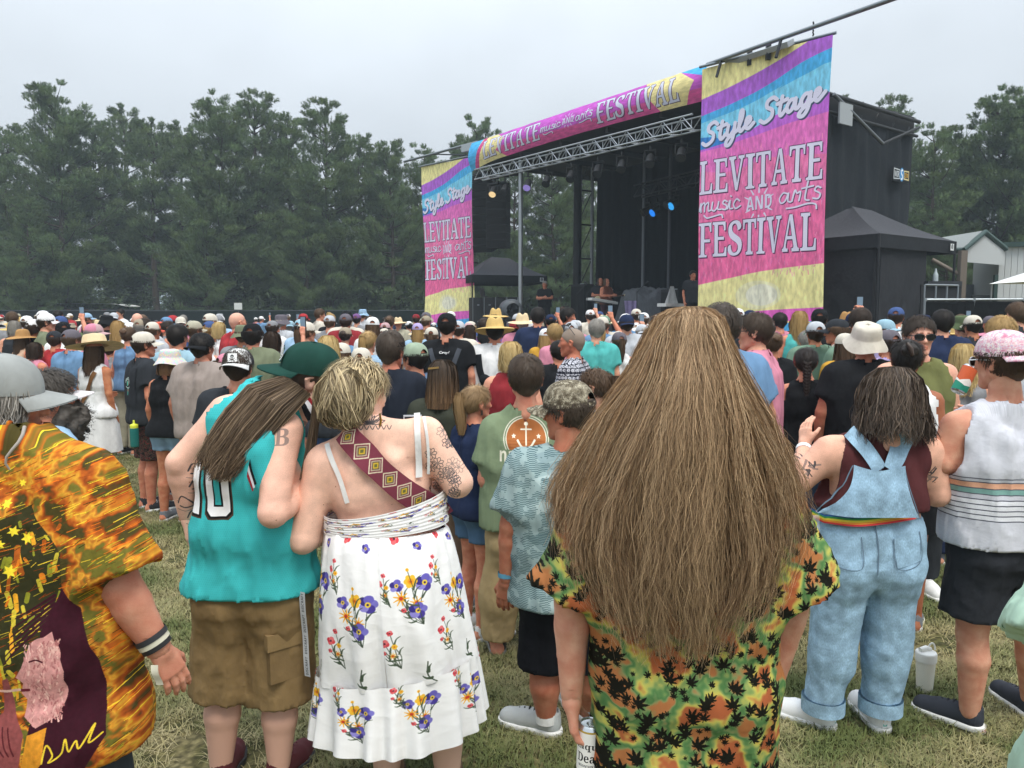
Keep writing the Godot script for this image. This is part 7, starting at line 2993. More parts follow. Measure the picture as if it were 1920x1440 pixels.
	for g in guides.size():
		for k in guides[g].size():
			guides[g][k] += Vector3(0.006 * sin(g * 2.0 + k), 0.008 * sin(k * 1.4 + g * 2.6), 0.020 * sin(g * 2.7 + k * 0.4)) * (k / 5.0)
	hair_mass(hm, guides, 4800, 0.0015, 0.020, 0.16, 0.010, Color(0.075, 0.050, 0.034), Color(0.30, 0.215, 0.14), 16.0, 0.45, Color.WHITE, Vector3(0.03, 0.05, -0.35))
	var side_lock := []
	for q in [[[588, 742, 0.07], [584, 790, 0.08], [578, 835, 0.09], [570, 880, 0.10], [562, 920, 0.10]], [[600, 748, 0.05], [596, 792, 0.06], [590, 836, 0.07], [582, 880, 0.08], [572, 915, 0.08]]]:
		var a := PackedVector3Array()
		for w in q:
			a.append(lp(w[0], w[1], w[2]))
		side_lock.append(a)
	hair_mass(hm, side_lock, 420, 0.0016, 0.008, 0.0, 0.006, Color(0.075, 0.050, 0.034), Color(0.2, 0.14, 0.09), 10.0, 0.3, Color.WHITE, Vector3(0.0, 0.05, -0.3))
	hm.add(scalp(0.010, -0.06, 0.004, 0.07, 0.007, true), head_frame(b), Color(0.08, 0.055, 0.04))
	made("hair", hm, hairdye("ffffff"), o)
	var bd := Sdf.new(Vector3(-0.08, -0.14, -0.12), Vector3(0.08, -0.03, 0.02), 0.007)
	bd.cap(Vector3(0, -0.10, -0.07), Vector3(0, -0.10, -0.03), 0.035, 0.045, 0.02).wrinkle(fine, 0.012, Vector3(300, 200, 300))
	part("beard", bd.build().mesh(), hairdye("3a2b20"), o).transform = head_frame(b)
	var cap := put_hat(o, head_frame(b), "flat_cap", "23473f", "23473f", true, -0.10)
	var bp := Paint.new(128, 128, hexc("23473f"))
	bp.disc(Vector2(64, 64), 60, hexc("f0f2f0"))
	bp.disc(Vector2(64, 64), 50, hexc("1c2423"))
	bp.disc(Vector2(64, 64), 34, hexc("f0f2f0"))
	bp.text("B", Rect2(44, 38, 40, 52), hexc("1c2423"), true)
	for k in 10:
		var a := TAU * k / 10.0
		bp.disc(Vector2(64 + cos(a) * 42, 64 + sin(a) * 42), 4, hexc("f0f2f0"))
	made("badge", sheet(8, 8, func(u: float, v: float) -> Vector3:
		var a := PI + (u - 0.5) * 0.62
		return Vector3(sin(a) * 0.0935, 0.045 + (1.0 - v) * 0.055, cos(a) * (0.112 - 0.010 * (1.0 - v)) + 0.008)), printed(bp.tex(), 0.8), cap)


func make_sundress_woman() -> void:
	rng.seed = 720
	var o := hero(735, 2.75, "woman in white floral sundress with messy blond bun and woven shoulder strap")
	var b := base_body("f", 1.25)
	b.sl = lp(606, 868)
	b.sr = lp(798, 815)
	b.nk = lp(690, 808, -0.02)
	b.hd = lp(676, 742, -0.03)
	b.hs = 1.0
	b.hrot = Vector3(-8, -38, 10)
	b.el = lp(568, 1010, 0.04)
	b.wl = lp(640, 985, -0.26)
	b.er = lp(858, 905, 0.02)
	b.wr = lp(800, 900, -0.28)
	b.hl = lp(690, 1090)
	b.hr = lp(795, 1090)
	b.kl = Vector3(lp(728, 1330).x, 0.50, 0.0)
	b.kr = Vector3(lp(838, 1330).x, 0.50, 0.0)
	b.al = Vector3(lp(728, 1500).x, 0.085, 0.02)
	b.ar = Vector3(lp(840, 1500).x, 0.085, 0.02)
	b.tw = [0.085, 0.080, 0.085]
	b.tr = [0.118, 0.100, 0.098]
	b.ur = [0.062, 0.056, 0.048, 0.031]
	b.lr = [0.105, 0.072, 0.078, 0.046]
	b.foot = false
	inked = Vector2(lp(688, 800, 0.1).x, lp(688, 800, 0.1).y)
	inked2 = Vector2(lp(835, 830, 0.06).x, lp(835, 810, 0.06).y)
	var sk := skin_mesh(b, 0.014)
	var zm := zmap(sk)
	uvrange(sk, -0.5, 0.5, 0.8, 1.8, printed(art_skin_ink("ecc0aa", 0), 0.5), "body", o)
	# dress: smocked band, skirt with gathers, ruffle
	var art := art_floral()
	var dm := printed(art, 0.85)
	dm.uv1_scale = Vector3(1, 1, 1)
	var c0 := lp(722, 935)
	var c1 := lp(725, 985)
	var c2 := lp(745, 1240)
	var c3 := lp(748, 1352)
	var band := func(u: float, v: float) -> Vector3:
		var a := u * TAU
		var y := lerpf(c0.y - 0.02 * cos(a), c1.y, v)
		var r := 1.0 + 0.006 * sin(v * PI * 16.0) + 0.006 * fine.get_noise_2d(a * 90.0, v * 30.0) + 0.02 * v
		var c := c0.lerp(c1, v)
		return Vector3(c.x + sin(a) * 0.222 * r, y + 0.045 * sin(a) * (1.0 - v * 0.6), c.z + 0.0 + cos(a) * 0.160 * r)
	made("smocked_band", sheet(96, 30, band, true), dm, o)
	var skirt := func(u: float, v: float) -> Vector3:
		var a := u * TAU
		var c := c1.lerp(c2, v)
		var rx := lerpf(0.215, 0.285, pow(v, 0.55))
		var rz := lerpf(0.160, 0.225, pow(v, 0.5)) + (0.03 * sin(v * PI) if cos(a) > 0 else 0.0)
		var f := 0.014 * v * sin(a * 11.0 + 2.0 * sin(a * 3.0)) + 0.012 * fine.get_noise_2d(a * 60.0, v * 20.0)
		return Vector3(c.x + sin(a) * (rx + f), c.y + 0.035 * sin(a) * v, c.z + cos(a) * (rz + f))
	var skm := sheet(120, 30, skirt, true)
	for q in skm.t.size():
		skm.t[q] = Vector2(skm.t[q].x * 1.0, 0.04 + skm.t[q].y * 0.62)
	made("skirt", skm, dm, o)
	var ruff := func(u: float, v: float) -> Vector3:
		var a := u * TAU
		var c := (c2 + Vector3(0, 0.016, 0)).lerp(c3, v)
		var g := sin(a * 19.0 + 1.5 * sin(a * 5.0))
		var rr := 0.010 + v * 0.022 + g * (0.004 + 0.018 * v)
		return Vector3(c.x + sin(a) * (0.285 + rr), c.y + 0.035 * sin(a) + 0.008 * g * v - 0.012 * sin(a * 2.0) * v, c.z + cos(a) * (0.228 + rr))
	var rm := sheet(170, 12, ruff, true)
	for q in rm.t.size():
		rm.t[q] = Vector2(rm.t[q].x, 0.68 + rm.t[q].y * 0.30)
	made("ruffle", rm, dm, o)
	var white := cloth("f2f2f0")
	made("dress_strap", strap(zm, PackedVector2Array([lp2(603, 838), lp2(618, 870), lp2(636, 905), lp2(650, 945)]), 0.018, 0.008), white, o)
	made("dress_strap", strap(zm, PackedVector2Array([lp2(790, 786), lp2(798, 820), lp2(801, 860), lp2(800, 895)]), 0.010, 0.009), white, o)
	made("bra_strap", strap(zm, PackedVector2Array([lp2(776, 780), lp2(780, 820), lp2(782, 860), lp2(783, 900)]), 0.022, 0.006), white, o)
	made("bag_strap", strap(zm, PackedVector2Array([lp2(640, 812), lp2(690, 862), lp2(745, 910), lp2(795, 950), lp2(830, 985)]), 0.085, 0.024), printed(art_woven(), 0.9), o)
	for s in ["l", "r"]:
		put_shoe(o, b["a" + s], 0.1, "8a6a50", "5a4636", "5a4636")
	# hair: scalp, the loose bun and stray wisps
	var hm := Mb.new()
	var dk := Color(0.16, 0.115, 0.065)
	var lt := Color(0.62, 0.50, 0.30)
	hm.add(scalp(0.012, -0.05, 0.006), head_frame(b), dk * 1.3)
	var tm := Mb.new()
	tufts(tm, 2600, 0.07, 0.014, Color(1, 1, 1), -0.05, 0.07, Vector3(0, 0.3, 1.2))
	hm.add(tm, head_frame(b), Color(0.42, 0.33, 0.19))
	var bc := lp(644, 748, 0.07)
	var prof := []
	for k in 9:
		var a := PI * k / 8.0
		prof.append([cos(a) * 0.104, maxf(0.012, sin(a) * 0.092), maxf(0.012, sin(a) * 0.075), 0.0])
	var guides := around(prof, PI, 17)
	for g in guides.size():
		for k in guides[g].size():
			guides[g][k] = guides[g][k].rotated(Vector3.BACK, 0.5 * sin(g * 1.7)) * (1.0 + 0.10 * sin(g * 2.3 + k)) + bc
	hair_mass(hm, guides, 3200, 0.0022, 0.012, 0.22, 0.018, dk, lt, 9.0, 0.2)
	made("hair", hm, hairdye("ffffff"), o)
	var er := lp(712, 775, 0.04)
	made("earring", Mb.new().tube(PackedVector3Array([er, er + Vector3(0.004, -0.025, 0), er + Vector3(0, -0.045, 0)]), PackedFloat32Array([0.003, 0.005, 0.004]), 6), mat("b8924a", 0.3, 0.9), o)


func make_tiedye_man() -> void:
	rng.seed = 730
	var o := hero(60, 2.1, "heavy man in orange tie-dye shirt and grey cap with wristbands")
	var b := base_body("m", 1.45)
	b.hd = lp(6, 752, -0.02)
	b.hrot = Vector3(-6, -58, -4)
	b.nk = lp(28, 845)
	b.sl = lp(-118, 905)
	b.sr = lp(152, 915)
	b.el = lp(-190, 1110)
	b.er = lp(224, 1100, 0.04)
	b.wl = lp(-170, 1240)
	b.wr = lp(296, 1214, 0.02)
	b.hl = lp(-10, 1345)
	b.hr = lp(140, 1345)
	for s in ["l", "r"]:
		b["k" + s] = Vector3(b["h" + s].x * 1.1, 0.46, 0)
		b["a" + s] = Vector3(b["h" + s].x * 1.2, 0.085, 0.02)
	b.tw = [0.118, 0.128, 0.112]
	b.tr = [0.135, 0.138, 0.130]
	b.ur = [0.068, 0.058, 0.056, 0.037]
	b.foot = false
	b.palmr = Vector3(-0.8, 0, -0.5)
	var sk := skin_mesh(b, 0.018)
	made("body", sk, skin("d2a088"), o)
	var hem := lp(100, 1385).y
	var sh := shirt_mesh(b, 0.013, 0.034, 0.86, hem, 0.014, 0.013)
	sh.planar(-0.212, 0.448, hem, lp(60, 830).y)
	made("shirt", sh, printed(art_tiedye(), 0.85), o)
	made("trousers", legs_mesh(b, 0.018, 1.9, 0.025), cloth("3c4246"), o)
	for k in 3:
		var c: Vector3 = b.wr.lerp(b.er, 0.05 + k * 0.07)
		var d: Vector3 = (b.wr - b.er).normalized()
		made("wristband", Mb.new().tube(PackedVector3Array([c - d * 0.008, c + d * 0.008]), PackedFloat32Array([0.042 + k * 0.002, 0.042 + k * 0.002]), 18, Color.WHITE, false), mat(["1c1c1e", "c8c4b0", "2a2c30"][k], 0.6), o)
	var tg: Vector3 = b.wr + Vector3(0.01, -0.03, 0.045)
	made("wristband_tail", sheet(2, 6, func(u: float, v: float) -> Vector3: return tg + Vector3((u - 0.5) * 0.02 + 0.01 * v, -0.06 * v, 0.006 * sin(v * 5.0))), cloth("d8d4c0"), o)
	for s in ["l", "r"]:
		put_shoe(o, b["a" + s], 0.1, "303236", "e0e0de", "d0d0d0")
	var hx := head_frame(b)
	put_hat(o, hx, "cap", "a2a5a3", "a2a5a3", false, 0.03)
	# grey hair and a few thin matted locks
	var hm := Mb.new()
	hm.add(scalp(0.010, -0.07, 0.008, 0.07, 0.007, true), hx, Color(0.20, 0.18, 0.16))
	var pr := [[0.05, 0.088, 0.105, 0.012], [0.0, 0.096, 0.112, 0.012], [-0.05, 0.098, 0.108, 0.016], [-0.10, 0.092, 0.096, 0.022], [-0.14, 0.080, 0.086, 0.028]]
	var gd := around(pr, 2.3, 15)
	for g in gd:
		for k in g.size():
			g[k] = hx * g[k]
	hair_mass(hm, gd, 2600, 0.0014, 0.014, 0.2, 0.016, Color(0.16, 0.14, 0.12), Color(0.50, 0.47, 0.43), 18.0, 0.3)
	for k in 1:
		var a := lp(46, 800, 0.12)
		var p := PackedVector3Array()
		var r := PackedFloat32Array()
		for e in 7:
			var t := e / 6.0
			p.append(a + Vector3(0.010 * sin(t * 6.0 + k) + 0.008 * t * (k - 2), -0.15 * t * (0.7 + 0.15 * k), 0.05 * sin(t * 2.2)))
			r.append(lerpf(0.005, 0.0025, t))
		hm.tube(p, r, 7, Color(0.36, 0.32, 0.28))
	made("hair", hm, hairdye("ffffff"), o)
	# the man beside him, seen over his shoulder
	var n := crowd_one(92, 700, 3.3, -52, "man", "tee", "9fc0dc", "curly", "4a443e", "", "", "", "d89c80")
	n.set_meta("label", "bearded man in light blue t-shirt and pale visor beside the tie-dye shirt")
	var vb := part("visor", hat_am.brim, cloth("ece4e6"), n)
	vb.transform = head_frame(tpl.man.b) * Transform3D(Basis.IDENTITY, Vector3(0, 0.008, 0.004))
	var bd := Sdf.new(Vector3(-0.14, -0.26, -0.17), Vector3(0.14, 0.02, 0.10), 0.009)
	bd.ell(Vector3(0, -0.10, -0.055), Vector3(0.085, 0.085, 0.085), 0.03).ell(Vector3(0, -0.17, -0.05), Vector3(0.07, 0.06, 0.07), 0.04).wrinkle(fine, 0.03, Vector3(200, 200, 200))
	var bm := bd.build()
	for q in 1800:
		var k := rng.randi() % bm.v.size()
		if k >= bm.v.size() or bm.n[k].length() < 0.5:
			continue
		var p := bm.v[k]
		var nn := bm.n[k]
		var side := nn.cross(Vector3(rnd(-1, 1), rnd(-1, 1), rnd(-1, 1))).normalized()
		var sh2 := rnd(0.5, 2.4)
		var pts := [p, p + nn * 0.010 + side * 0.010, p + nn * 0.004 + side * 0.018]
		for e in 2:
			var i0 := bm.vert(pts[e] - side.cross(nn) * 0.0012, nn, Vector2.ZERO, Color(sh2, sh2, sh2))
			bm.vert(pts[e] + side.cross(nn) * 0.0012, nn, Vector2.ZERO, Color(sh2, sh2, sh2))
			bm.vert(pts[e + 1], nn, Vector2.ZERO, Color(sh2, sh2, sh2))
			bm.tri(i0, i0 + 1, i0 + 2)
	part("beard", bm.mesh(), hairdye("4a443e"), n).transform = head_frame(tpl.man.b)


func make_camo_man() -> void:
	rng.seed = 740
	var o := hero(1050, 3.15, "man in camouflage cap and patterned teal polo with black shorts")
	var b := base_body("m", 1.15)
	b.hd = lp(1062, 772, -0.02)
	b.hrot = Vector3(-4, 58, 3)
	b.nk = lp(1070, 858)
	b.sl = lp(985, 885)
	b.sr = lp(1140, 880)
	b.el = lp(960, 985, 0.04)
	b.er = lp(1165, 990)
	b.wl = lp(950, 1085, 0.02)
	b.wr = lp(1165, 1090)
	b.hl = lp(1030, 1120)
	b.hr = lp(1108, 1120)
	b.kl = lp(1020, 1255)
	b.kr = lp(1105, 1255)
	b.al = lp(1024, 1362, 0.0)
	b.al.y = 0.085
	b.ar = Vector3(lp(1110, 1370).x, 0.085, -0.1)
	b.foot = false
	b.ur = [0.064, 0.052, 0.050, 0.032]
	b.palml = Vector3(0.4, 0, -1)
	made("body", skin_mesh(b, 0.015), skin("c98f74"), o)
	var hem := lp(1050, 1122).y
	var sh := shirt_mesh(b, 0.014, 0.026, 0.74, hem, 0.008, 0.012)
	sh.planar(-0.4, 0.4, hem, hem + 0.7)
	made("polo_shirt", sh, printed(art_teal_shirt(), 0.75), o)
	made("shorts", legs_mesh(b, 0.016, 0.92, 0.024, 0.05, 0.025), cloth("17181d"), o)
	put_shoe(o, b.al, 1.15, "b4b8b8", "eeeeec", "26282c")
	put_shoe(o, b.ar, 0.5, "b4b8b8", "eeeeec", "26282c")
	made("sock", Mb.new().tube(PackedVector3Array([b.al + Vector3(0, -0.02, 0), b.al + Vector3(0, 0.045, 0)]), PackedFloat32Array([0.046, 0.044]), 16), cloth("f0f0ee"), o)
	var hx := head_frame(b)
	part("hair", hair_am.short_cap, hairdye("50443a"), o).transform = hx
	var c := put_hat(o, hx, "cap", "5a5346", "5a5346", false, 0.02)
	var cm := printed(art_camo(["4a4236", "6a6152", "8f8672", "3a342c", "b5ad98"], 81), 0.9, 5.0)
	c.set_surface_override_material(0, cm)
	c.set_surface_override_material(1, cm)
	(c.get_child(0) as MeshInstance3D).material_override = cm
	shade_glasses(o, hx)
	var wb: Vector3 = b.wl + Vector3(0, 0.01, 0)
	made("wristband", Mb.new().tube(PackedVector3Array([wb, wb + Vector3(0, 0.02, 0)]), PackedFloat32Array([0.037, 0.037]), 14, Color.WHITE, false), mat("5a9ab8", 0.6), o)


func make_overalls_woman() -> void:
	rng.seed = 750
	var o := hero(1630, 3.2, "woman in light denim overalls and maroon top with wavy brown hair")
	var b := base_body("f", 1.25)
	b.hd = lp(1668, 748, -0.02)
	b.hs = 1.08
	b.hrot = Vector3(-6, 8, -4)
	b.nk = lp(1655, 822)
	b.sl = lp(1556, 848)
	b.sr = lp(1738, 848)
	b.el = lp(1500, 898, 0.0)
	b.wl = lp(1508, 838, -0.24)
	b.er = lp(1756, 925, 0.0)
	b.wr = lp(1720, 900, -0.24)
	b.hl = lp(1580, 1060)
	b.hr = lp(1672, 1060)
	b.kl = lp(1562, 1215)
	b.kr = lp(1662, 1215)
	b.al = lp(1540, 1352, 0.0)
	b.ar = lp(1648, 1362, 0.0)
	b.al.y = 0.085
	b.ar.y = 0.085
	b.tw = [0.094, 0.092, 0.080]
	b.tr = [0.112, 0.108, 0.104]
	b.ur = [0.066, 0.058, 0.048, 0.031]
	b.lr = [0.090, 0.060, 0.056, 0.042]
	b.foot = false
	b.palml = Vector3(1, 0, -0.4)
	b.hdirl = Vector3(0.1, 0.9, -0.3)
	inked = Vector2(lp(1520, 885, 0.06).x, lp(1520, 885, 0.06).y)
	inked2 = Vector2(lp(1742, 895, 0.06).x, lp(1742, 895, 0.06).y)
	var sk := skin_mesh(b, 0.015)
	uvrange(sk, -0.5, 0.5, 0.8, 1.8, printed(art_skin_ink("e0ac94", 2), 0.5), "body", o)
	var tk := shirt_mesh(b, 0.014, 0.007, 0.0, lp(1630, 950).y, 0.0, 0.004)
	made("top", tk, cloth("5a3032"), o)
	var zt := zmap(tk)
	var denim := Paint.new(256, 256, hexc("93b1c7"))
	denim.mottle(noise2(11, 0.02, 4), 0.22)
	denim.mottle(noise2(12, 0.3, 2), 0.14, 1.0, 0.4)
	var dm := printed(denim.tex(), 0.9, 2.5)
	made("jeans", legs_mesh(b, 0.015, 1.86, 0.026, 0.17, 0.002, 0.008), dm, o)
	var zj := zmap(legs_mesh(b, 0.022, 1.15, 0.032, 0.17, 0.014, 0.0))
	# bib and straps over the back
	var q0 := lp2(1602, 872)
	var q1 := lp2(1694, 872)
	var q2 := lp2(1714, 966)
	var q3 := lp2(1538, 966)
	made("bib", laid(zt, 16, 12, 0.024, func(u: float, v: float) -> Vector2:
		var w := pow(v, 2.2)
		return Vector2(lerpf(lerpf(q0.x, q3.x, w), lerpf(q1.x, q2.x, w), u), lerpf(lerpf(q0.y, q1.y, u) + 0.02 * sin(u * PI) * -1.0, lerpf(q3.y, q2.y, u), v))), dm, o)
	made("strap", strap(zt, PackedVector2Array([lp2(1606, 812), lp2(1616, 826), lp2(1632, 848), lp2(1648, 880)]), 0.062, 0.016), dm, o)
	made("strap", strap(zt, PackedVector2Array([lp2(1720, 800), lp2(1706, 825), lp2(1688, 850), lp2(1668, 880)]), 0.062, 0.019), dm, o)
	var st := cloth("6f8598")
	for s in [[1602, 874, 1536, 966], [1694, 874, 1717, 966]]:
		made("stitching", strap(zt, PackedVector2Array([lp2(s[0], s[1]), lp2((s[0] + s[2]) * 0.5 + (8 if s[0] < 1650 else -4), (s[1] + s[3]) * 0.5), lp2(s[2], s[3])]), 0.004, 0.015), st, o)
	made("stitching", strap(zt, PackedVector2Array([lp2(1650, 876), lp2(1646, 920), lp2(1641, 966)]), 0.004, 0.015), st, o)
	# back pockets and seams
	for s in [[1543, 1000, 1612, 1005, 1608, 1062, 1548, 1052], [1672, 1008, 1724, 996, 1722, 1048, 1676, 1062]]:
		var a := lp2(s[0], s[1])
		var c := lp2(s[2], s[3])
		var d := lp2(s[4], s[5])
		var e := lp2(s[6], s[7])
		made("back_pocket", laid(zj, 8, 8, 0.007, func(u: float, v: float) -> Vector2: return a.lerp(c, u).lerp(e.lerp(d, u), v)), dm, o)
		made("stitching", strap(zj, PackedVector2Array([a, e, d, c]), 0.004, 0.010), st, o)
	made("stitching", strap(zj, PackedVector2Array([lp2(1640, 985), lp2(1643, 1030), lp2(1640, 1075)]), 0.005, 0.008), st, o)
	var rb := Paint.new(16, 64, hexc("3a78b8"))
	for k in 5:
		rb.im.fill_rect(Rect2i(0, 13 * k, 16, 13), hexc(["3a6fb0", "4aa05a", "e8d84a", "e8943a", "c8383a"][k]))
	var r0 := lp2(1531, 979)
	var r1 := lp2(1716, 964)
	made("rainbow_belt", laid(zj, 24, 3, 0.034, func(u: float, v: float) -> Vector2: return r0.lerp(r1, u) + Vector2(0, -0.036 * v + 0.018 - 0.008 * sin(u * PI))), printed(rb.tex(), 0.7), o)
	for s in ["l", "r"]:
		var c: Vector3 = (b["k" + s] as Vector3).lerp(b["a" + s], 0.88)
		made("rolled_cuff", Mb.new().tube(PackedVector3Array([c + Vector3(0, 0.03, 0), c + Vector3(0, 0.032, 0), c + Vector3(0, -0.03, 0), c + Vector3(0, -0.032, 0)]), PackedFloat32Array([0.070, 0.090, 0.090, 0.070]), 26), dm, o)
		var so := put_shoe(o, b["a" + s], 0.9 if s == "l" else 0.05, "f0f0f0", "e6e6e4", "f4f4f4")
		var ht := Paint.new(32, 64, hexc("f0f0f0"))
		for k in 3:
			ht.im.fill_rect(Rect2i(4, 6 + k * 18, 24, 16), hexc(["c83a4a", "d88a3a", "4ab8a8"][k]))
		made("heel_tab", sheet(2, 3, func(u: float, v: float) -> Vector3: return Vector3((u - 0.5) * 0.022, 0.085 - 0.05 * v, 0.087)), printed(ht.tex(), 0.8), so)
	var hx := head_frame(b)
	var hm := Mb.new()
	var pr := [[0.125, 0.012, 0.012, 0.02], [0.116, 0.055, 0.060, 0.018], [0.08, 0.092, 0.098, 0.016], [0.03, 0.108, 0.114, 0.014], [-0.03, 0.118, 0.118, 0.014], [-0.08, 0.132, 0.116, 0.024], [-0.13, 0.146, 0.108, 0.036], [-0.175, 0.150, 0.096, 0.046]]
	var gd := around(pr, 2.2, 21)
	for g in gd.size():
		for k in gd[g].size():
			var t: float = k / 7.0
			gd[g][k] = hx * (gd[g][k] + Vector3(0.016 * sin(g * 2.2 + k * 0.9) * t, 0.03 * sin(g * 1.7) * t * t, 0.018 * sin(g * 3.1) * t))
	hair_mass(hm, gd, 5200, 0.0018, 0.015, 0.2, 0.020, Color(0.050, 0.036, 0.028), Color(0.20, 0.145, 0.105), 16.0, 0.5)
	made("hair", hm, hairdye("ffffff"), o)
	var wc: Vector3 = b.wl.lerp(b.el, 0.12)
	var wd: Vector3 = (b.wl - b.el).normalized()
	made("watch_strap", Mb.new().tube(PackedVector3Array([wc - wd * 0.014, wc + wd * 0.014]), PackedFloat32Array([0.036, 0.036]), 16, Color.WHITE, false), mat("e4e4e4", 0.5), o)
	# clear pouch at her hip
	var pc := lp(1522, 978, 0.06)
	var po := thing("clear_pouch", "clear plastic pouch with yellow lid hanging at the rainbow belt", "pouch", hero_at + pc)
	var pm: StandardMaterial3D = mat("e6ecee", 0.12).duplicate()
	pm.transparency = BaseMaterial3D.TRANSPARENCY_ALPHA
	pm.albedo_color.a = 0.35
	made("bag", sheet(10, 10, func(u: float, v: float) -> Vector3: return Vector3((u - 0.5) * 0.06 * (1.0 + 0.3 * v), 0.03 - 0.10 * v, 0.012 * sin(u * PI) + 0.004 * sin(v * 14.0))), pm, po)
	made("lid", Mb.new().rod(Vector3(-0.004, -0.005, 0.01), Vector3(-0.004, -0.005, 0.024), 0.018, 16), mat("c8c84a", 0.5), po)


func make_tank_man() -> void:
	rng.seed = 760
	var o := hero(1878, 3.2, "man in pale striped tank top and pink camouflage cap worn backwards")
	var b := base_body("m", 1.12)
	b.hd = lp(1876, 678, -0.02)
	b.hrot = Vector3(-2, 24, 2)
	b.nk = lp(1880, 772)
	b.sl = lp(1796, 800)
	b.sr = lp(1964, 800)
	b.el = lp(1764, 868, 0.02)
	b.er = lp(2000, 900, 0.02)
	b.wl = lp(1806, 885, -0.26)
	b.wr = lp(1850, 800, -0.34)
	b.hl = lp(1838, 1040)
	b.hr = lp(1924, 1040)
	b.kl = lp(1822, 1190)
	b.kr = lp(1930, 1190)
	b.al = lp(1818, 1330, 0.0)
	b.ar = lp(1932, 1330, -0.1)
	b.al.y = 0.085
	b.ar.y = 0.085
	b.foot = false
	b.ur = [0.062, 0.050, 0.048, 0.030]
	made("body", skin_mesh(b, 0.015), skin("deb097"), o)
	var hem := lp(1860, 1015).y
	var sh := shirt_mesh(b, 0.014, 0.022, 0.0, hem, 0.018, 0.011, 1.0)
	sh.planar(-0.33, 0.33, hem, lp(1870, 775).y)
	made("tank_top", sh, printed(art_tank(), 0.9), o)
	made("shorts", legs_mesh(b, 0.015, 0.72, 0.028, 0.04, 0.03, 0.009), cloth("303237"), o)
	var sh1 := put_shoe(o, b.al, 0.75, "2c303a", "ecebe8", "22242c")
	put_shoe(o, b.ar, 0.1, "2c303a", "ecebe8", "22242c")
	var ap := Paint.new(128, 40, hexc("ecebe8"))
	ap.text("adidas", Rect2(6, 6, 116, 28), hexc("b8323a"))
	made("heel_print", sheet(6, 2, func(u: float, v: float) -> Vector3:
		var a := (u - 0.5) * 1.5
		return Vector3(sin(a) * 0.0475, 0.031 - 0.026 * v, 0.051 + cos(a) * 0.0475)), printed(ap.tex(), 0.7), sh1)
	var hx := head_frame(b)
	part("hair", hair_am.short_cap, hairdye("4a3628"), o).transform = hx
	var c := put_hat(o, hx, "flat_cap", "d98ea4", "d98ea4", true, 0.0)
	var cm := printed(art_camo(["c77f97", "e0a6b6", "f0ece0", "b9b4cc", "d58aa0", "e9e4da"], 83), 0.85, 6.0)
	c.set_surface_override_material(0, cm)
	c.set_surface_override_material(1, cm)
	(c.get_child(0) as MeshInstance3D).material_override = cm
	# dark angular emblem on the panel above the brim
	var em := Mb.new()
	for s in [[Vector2(-0.026, 0.020), Vector2(0.026, 0.018)], [Vector2(0.026, 0.018), Vector2(0.004, -0.018)], [Vector2(-0.018, 0.004), Vector2(0.008, 0.003)], [Vector2(-0.016, -0.012), Vector2(0.004, -0.018)]]:
		var p := PackedVector3Array()
		for e in 5:
			var w: Vector2 = s[0].lerp(s[1], e / 4.0)
			var a := PI + w.x / 0.10
			p.append(Vector3(sin(a) * 0.0925, 0.068 + w.y, cos(a) * 0.1075 + 0.010 - 0.003 + absf(w.y) * 0.1))
		em.tube(p, PackedFloat32Array([0.003, 0.0035, 0.0035, 0.0035, 0.0025]), 5)
	made("emblem", em, mat("2a2430", 0.8), c)
	shade_glasses(o, hx, "e8eaec")
	var nc := PackedVector3Array()
	var nr := PackedFloat32Array()
	for k in 25:
		var a := TAU * k / 24.0
		nc.append(b.nk + Vector3(sin(a) * 0.075, 0.020 - 0.03 * -cos(a) * 0.6, cos(a) * 0.075))
		nr.append(0.002)
	made("necklace", Mb.new().tube(nc, nr, 5, Color.WHITE, false), mat("4a3a2c", 0.6), o)
	# the drink can in front of his face
	var cn := pt(1808, 712, 3.45)
	can(cn, Vector3(0.45, 0.85, -0.1), ["c8603c", "e8e4dc", "2f8a72"], "", "orange and green drink can raised to the mouth of the tank-top man")


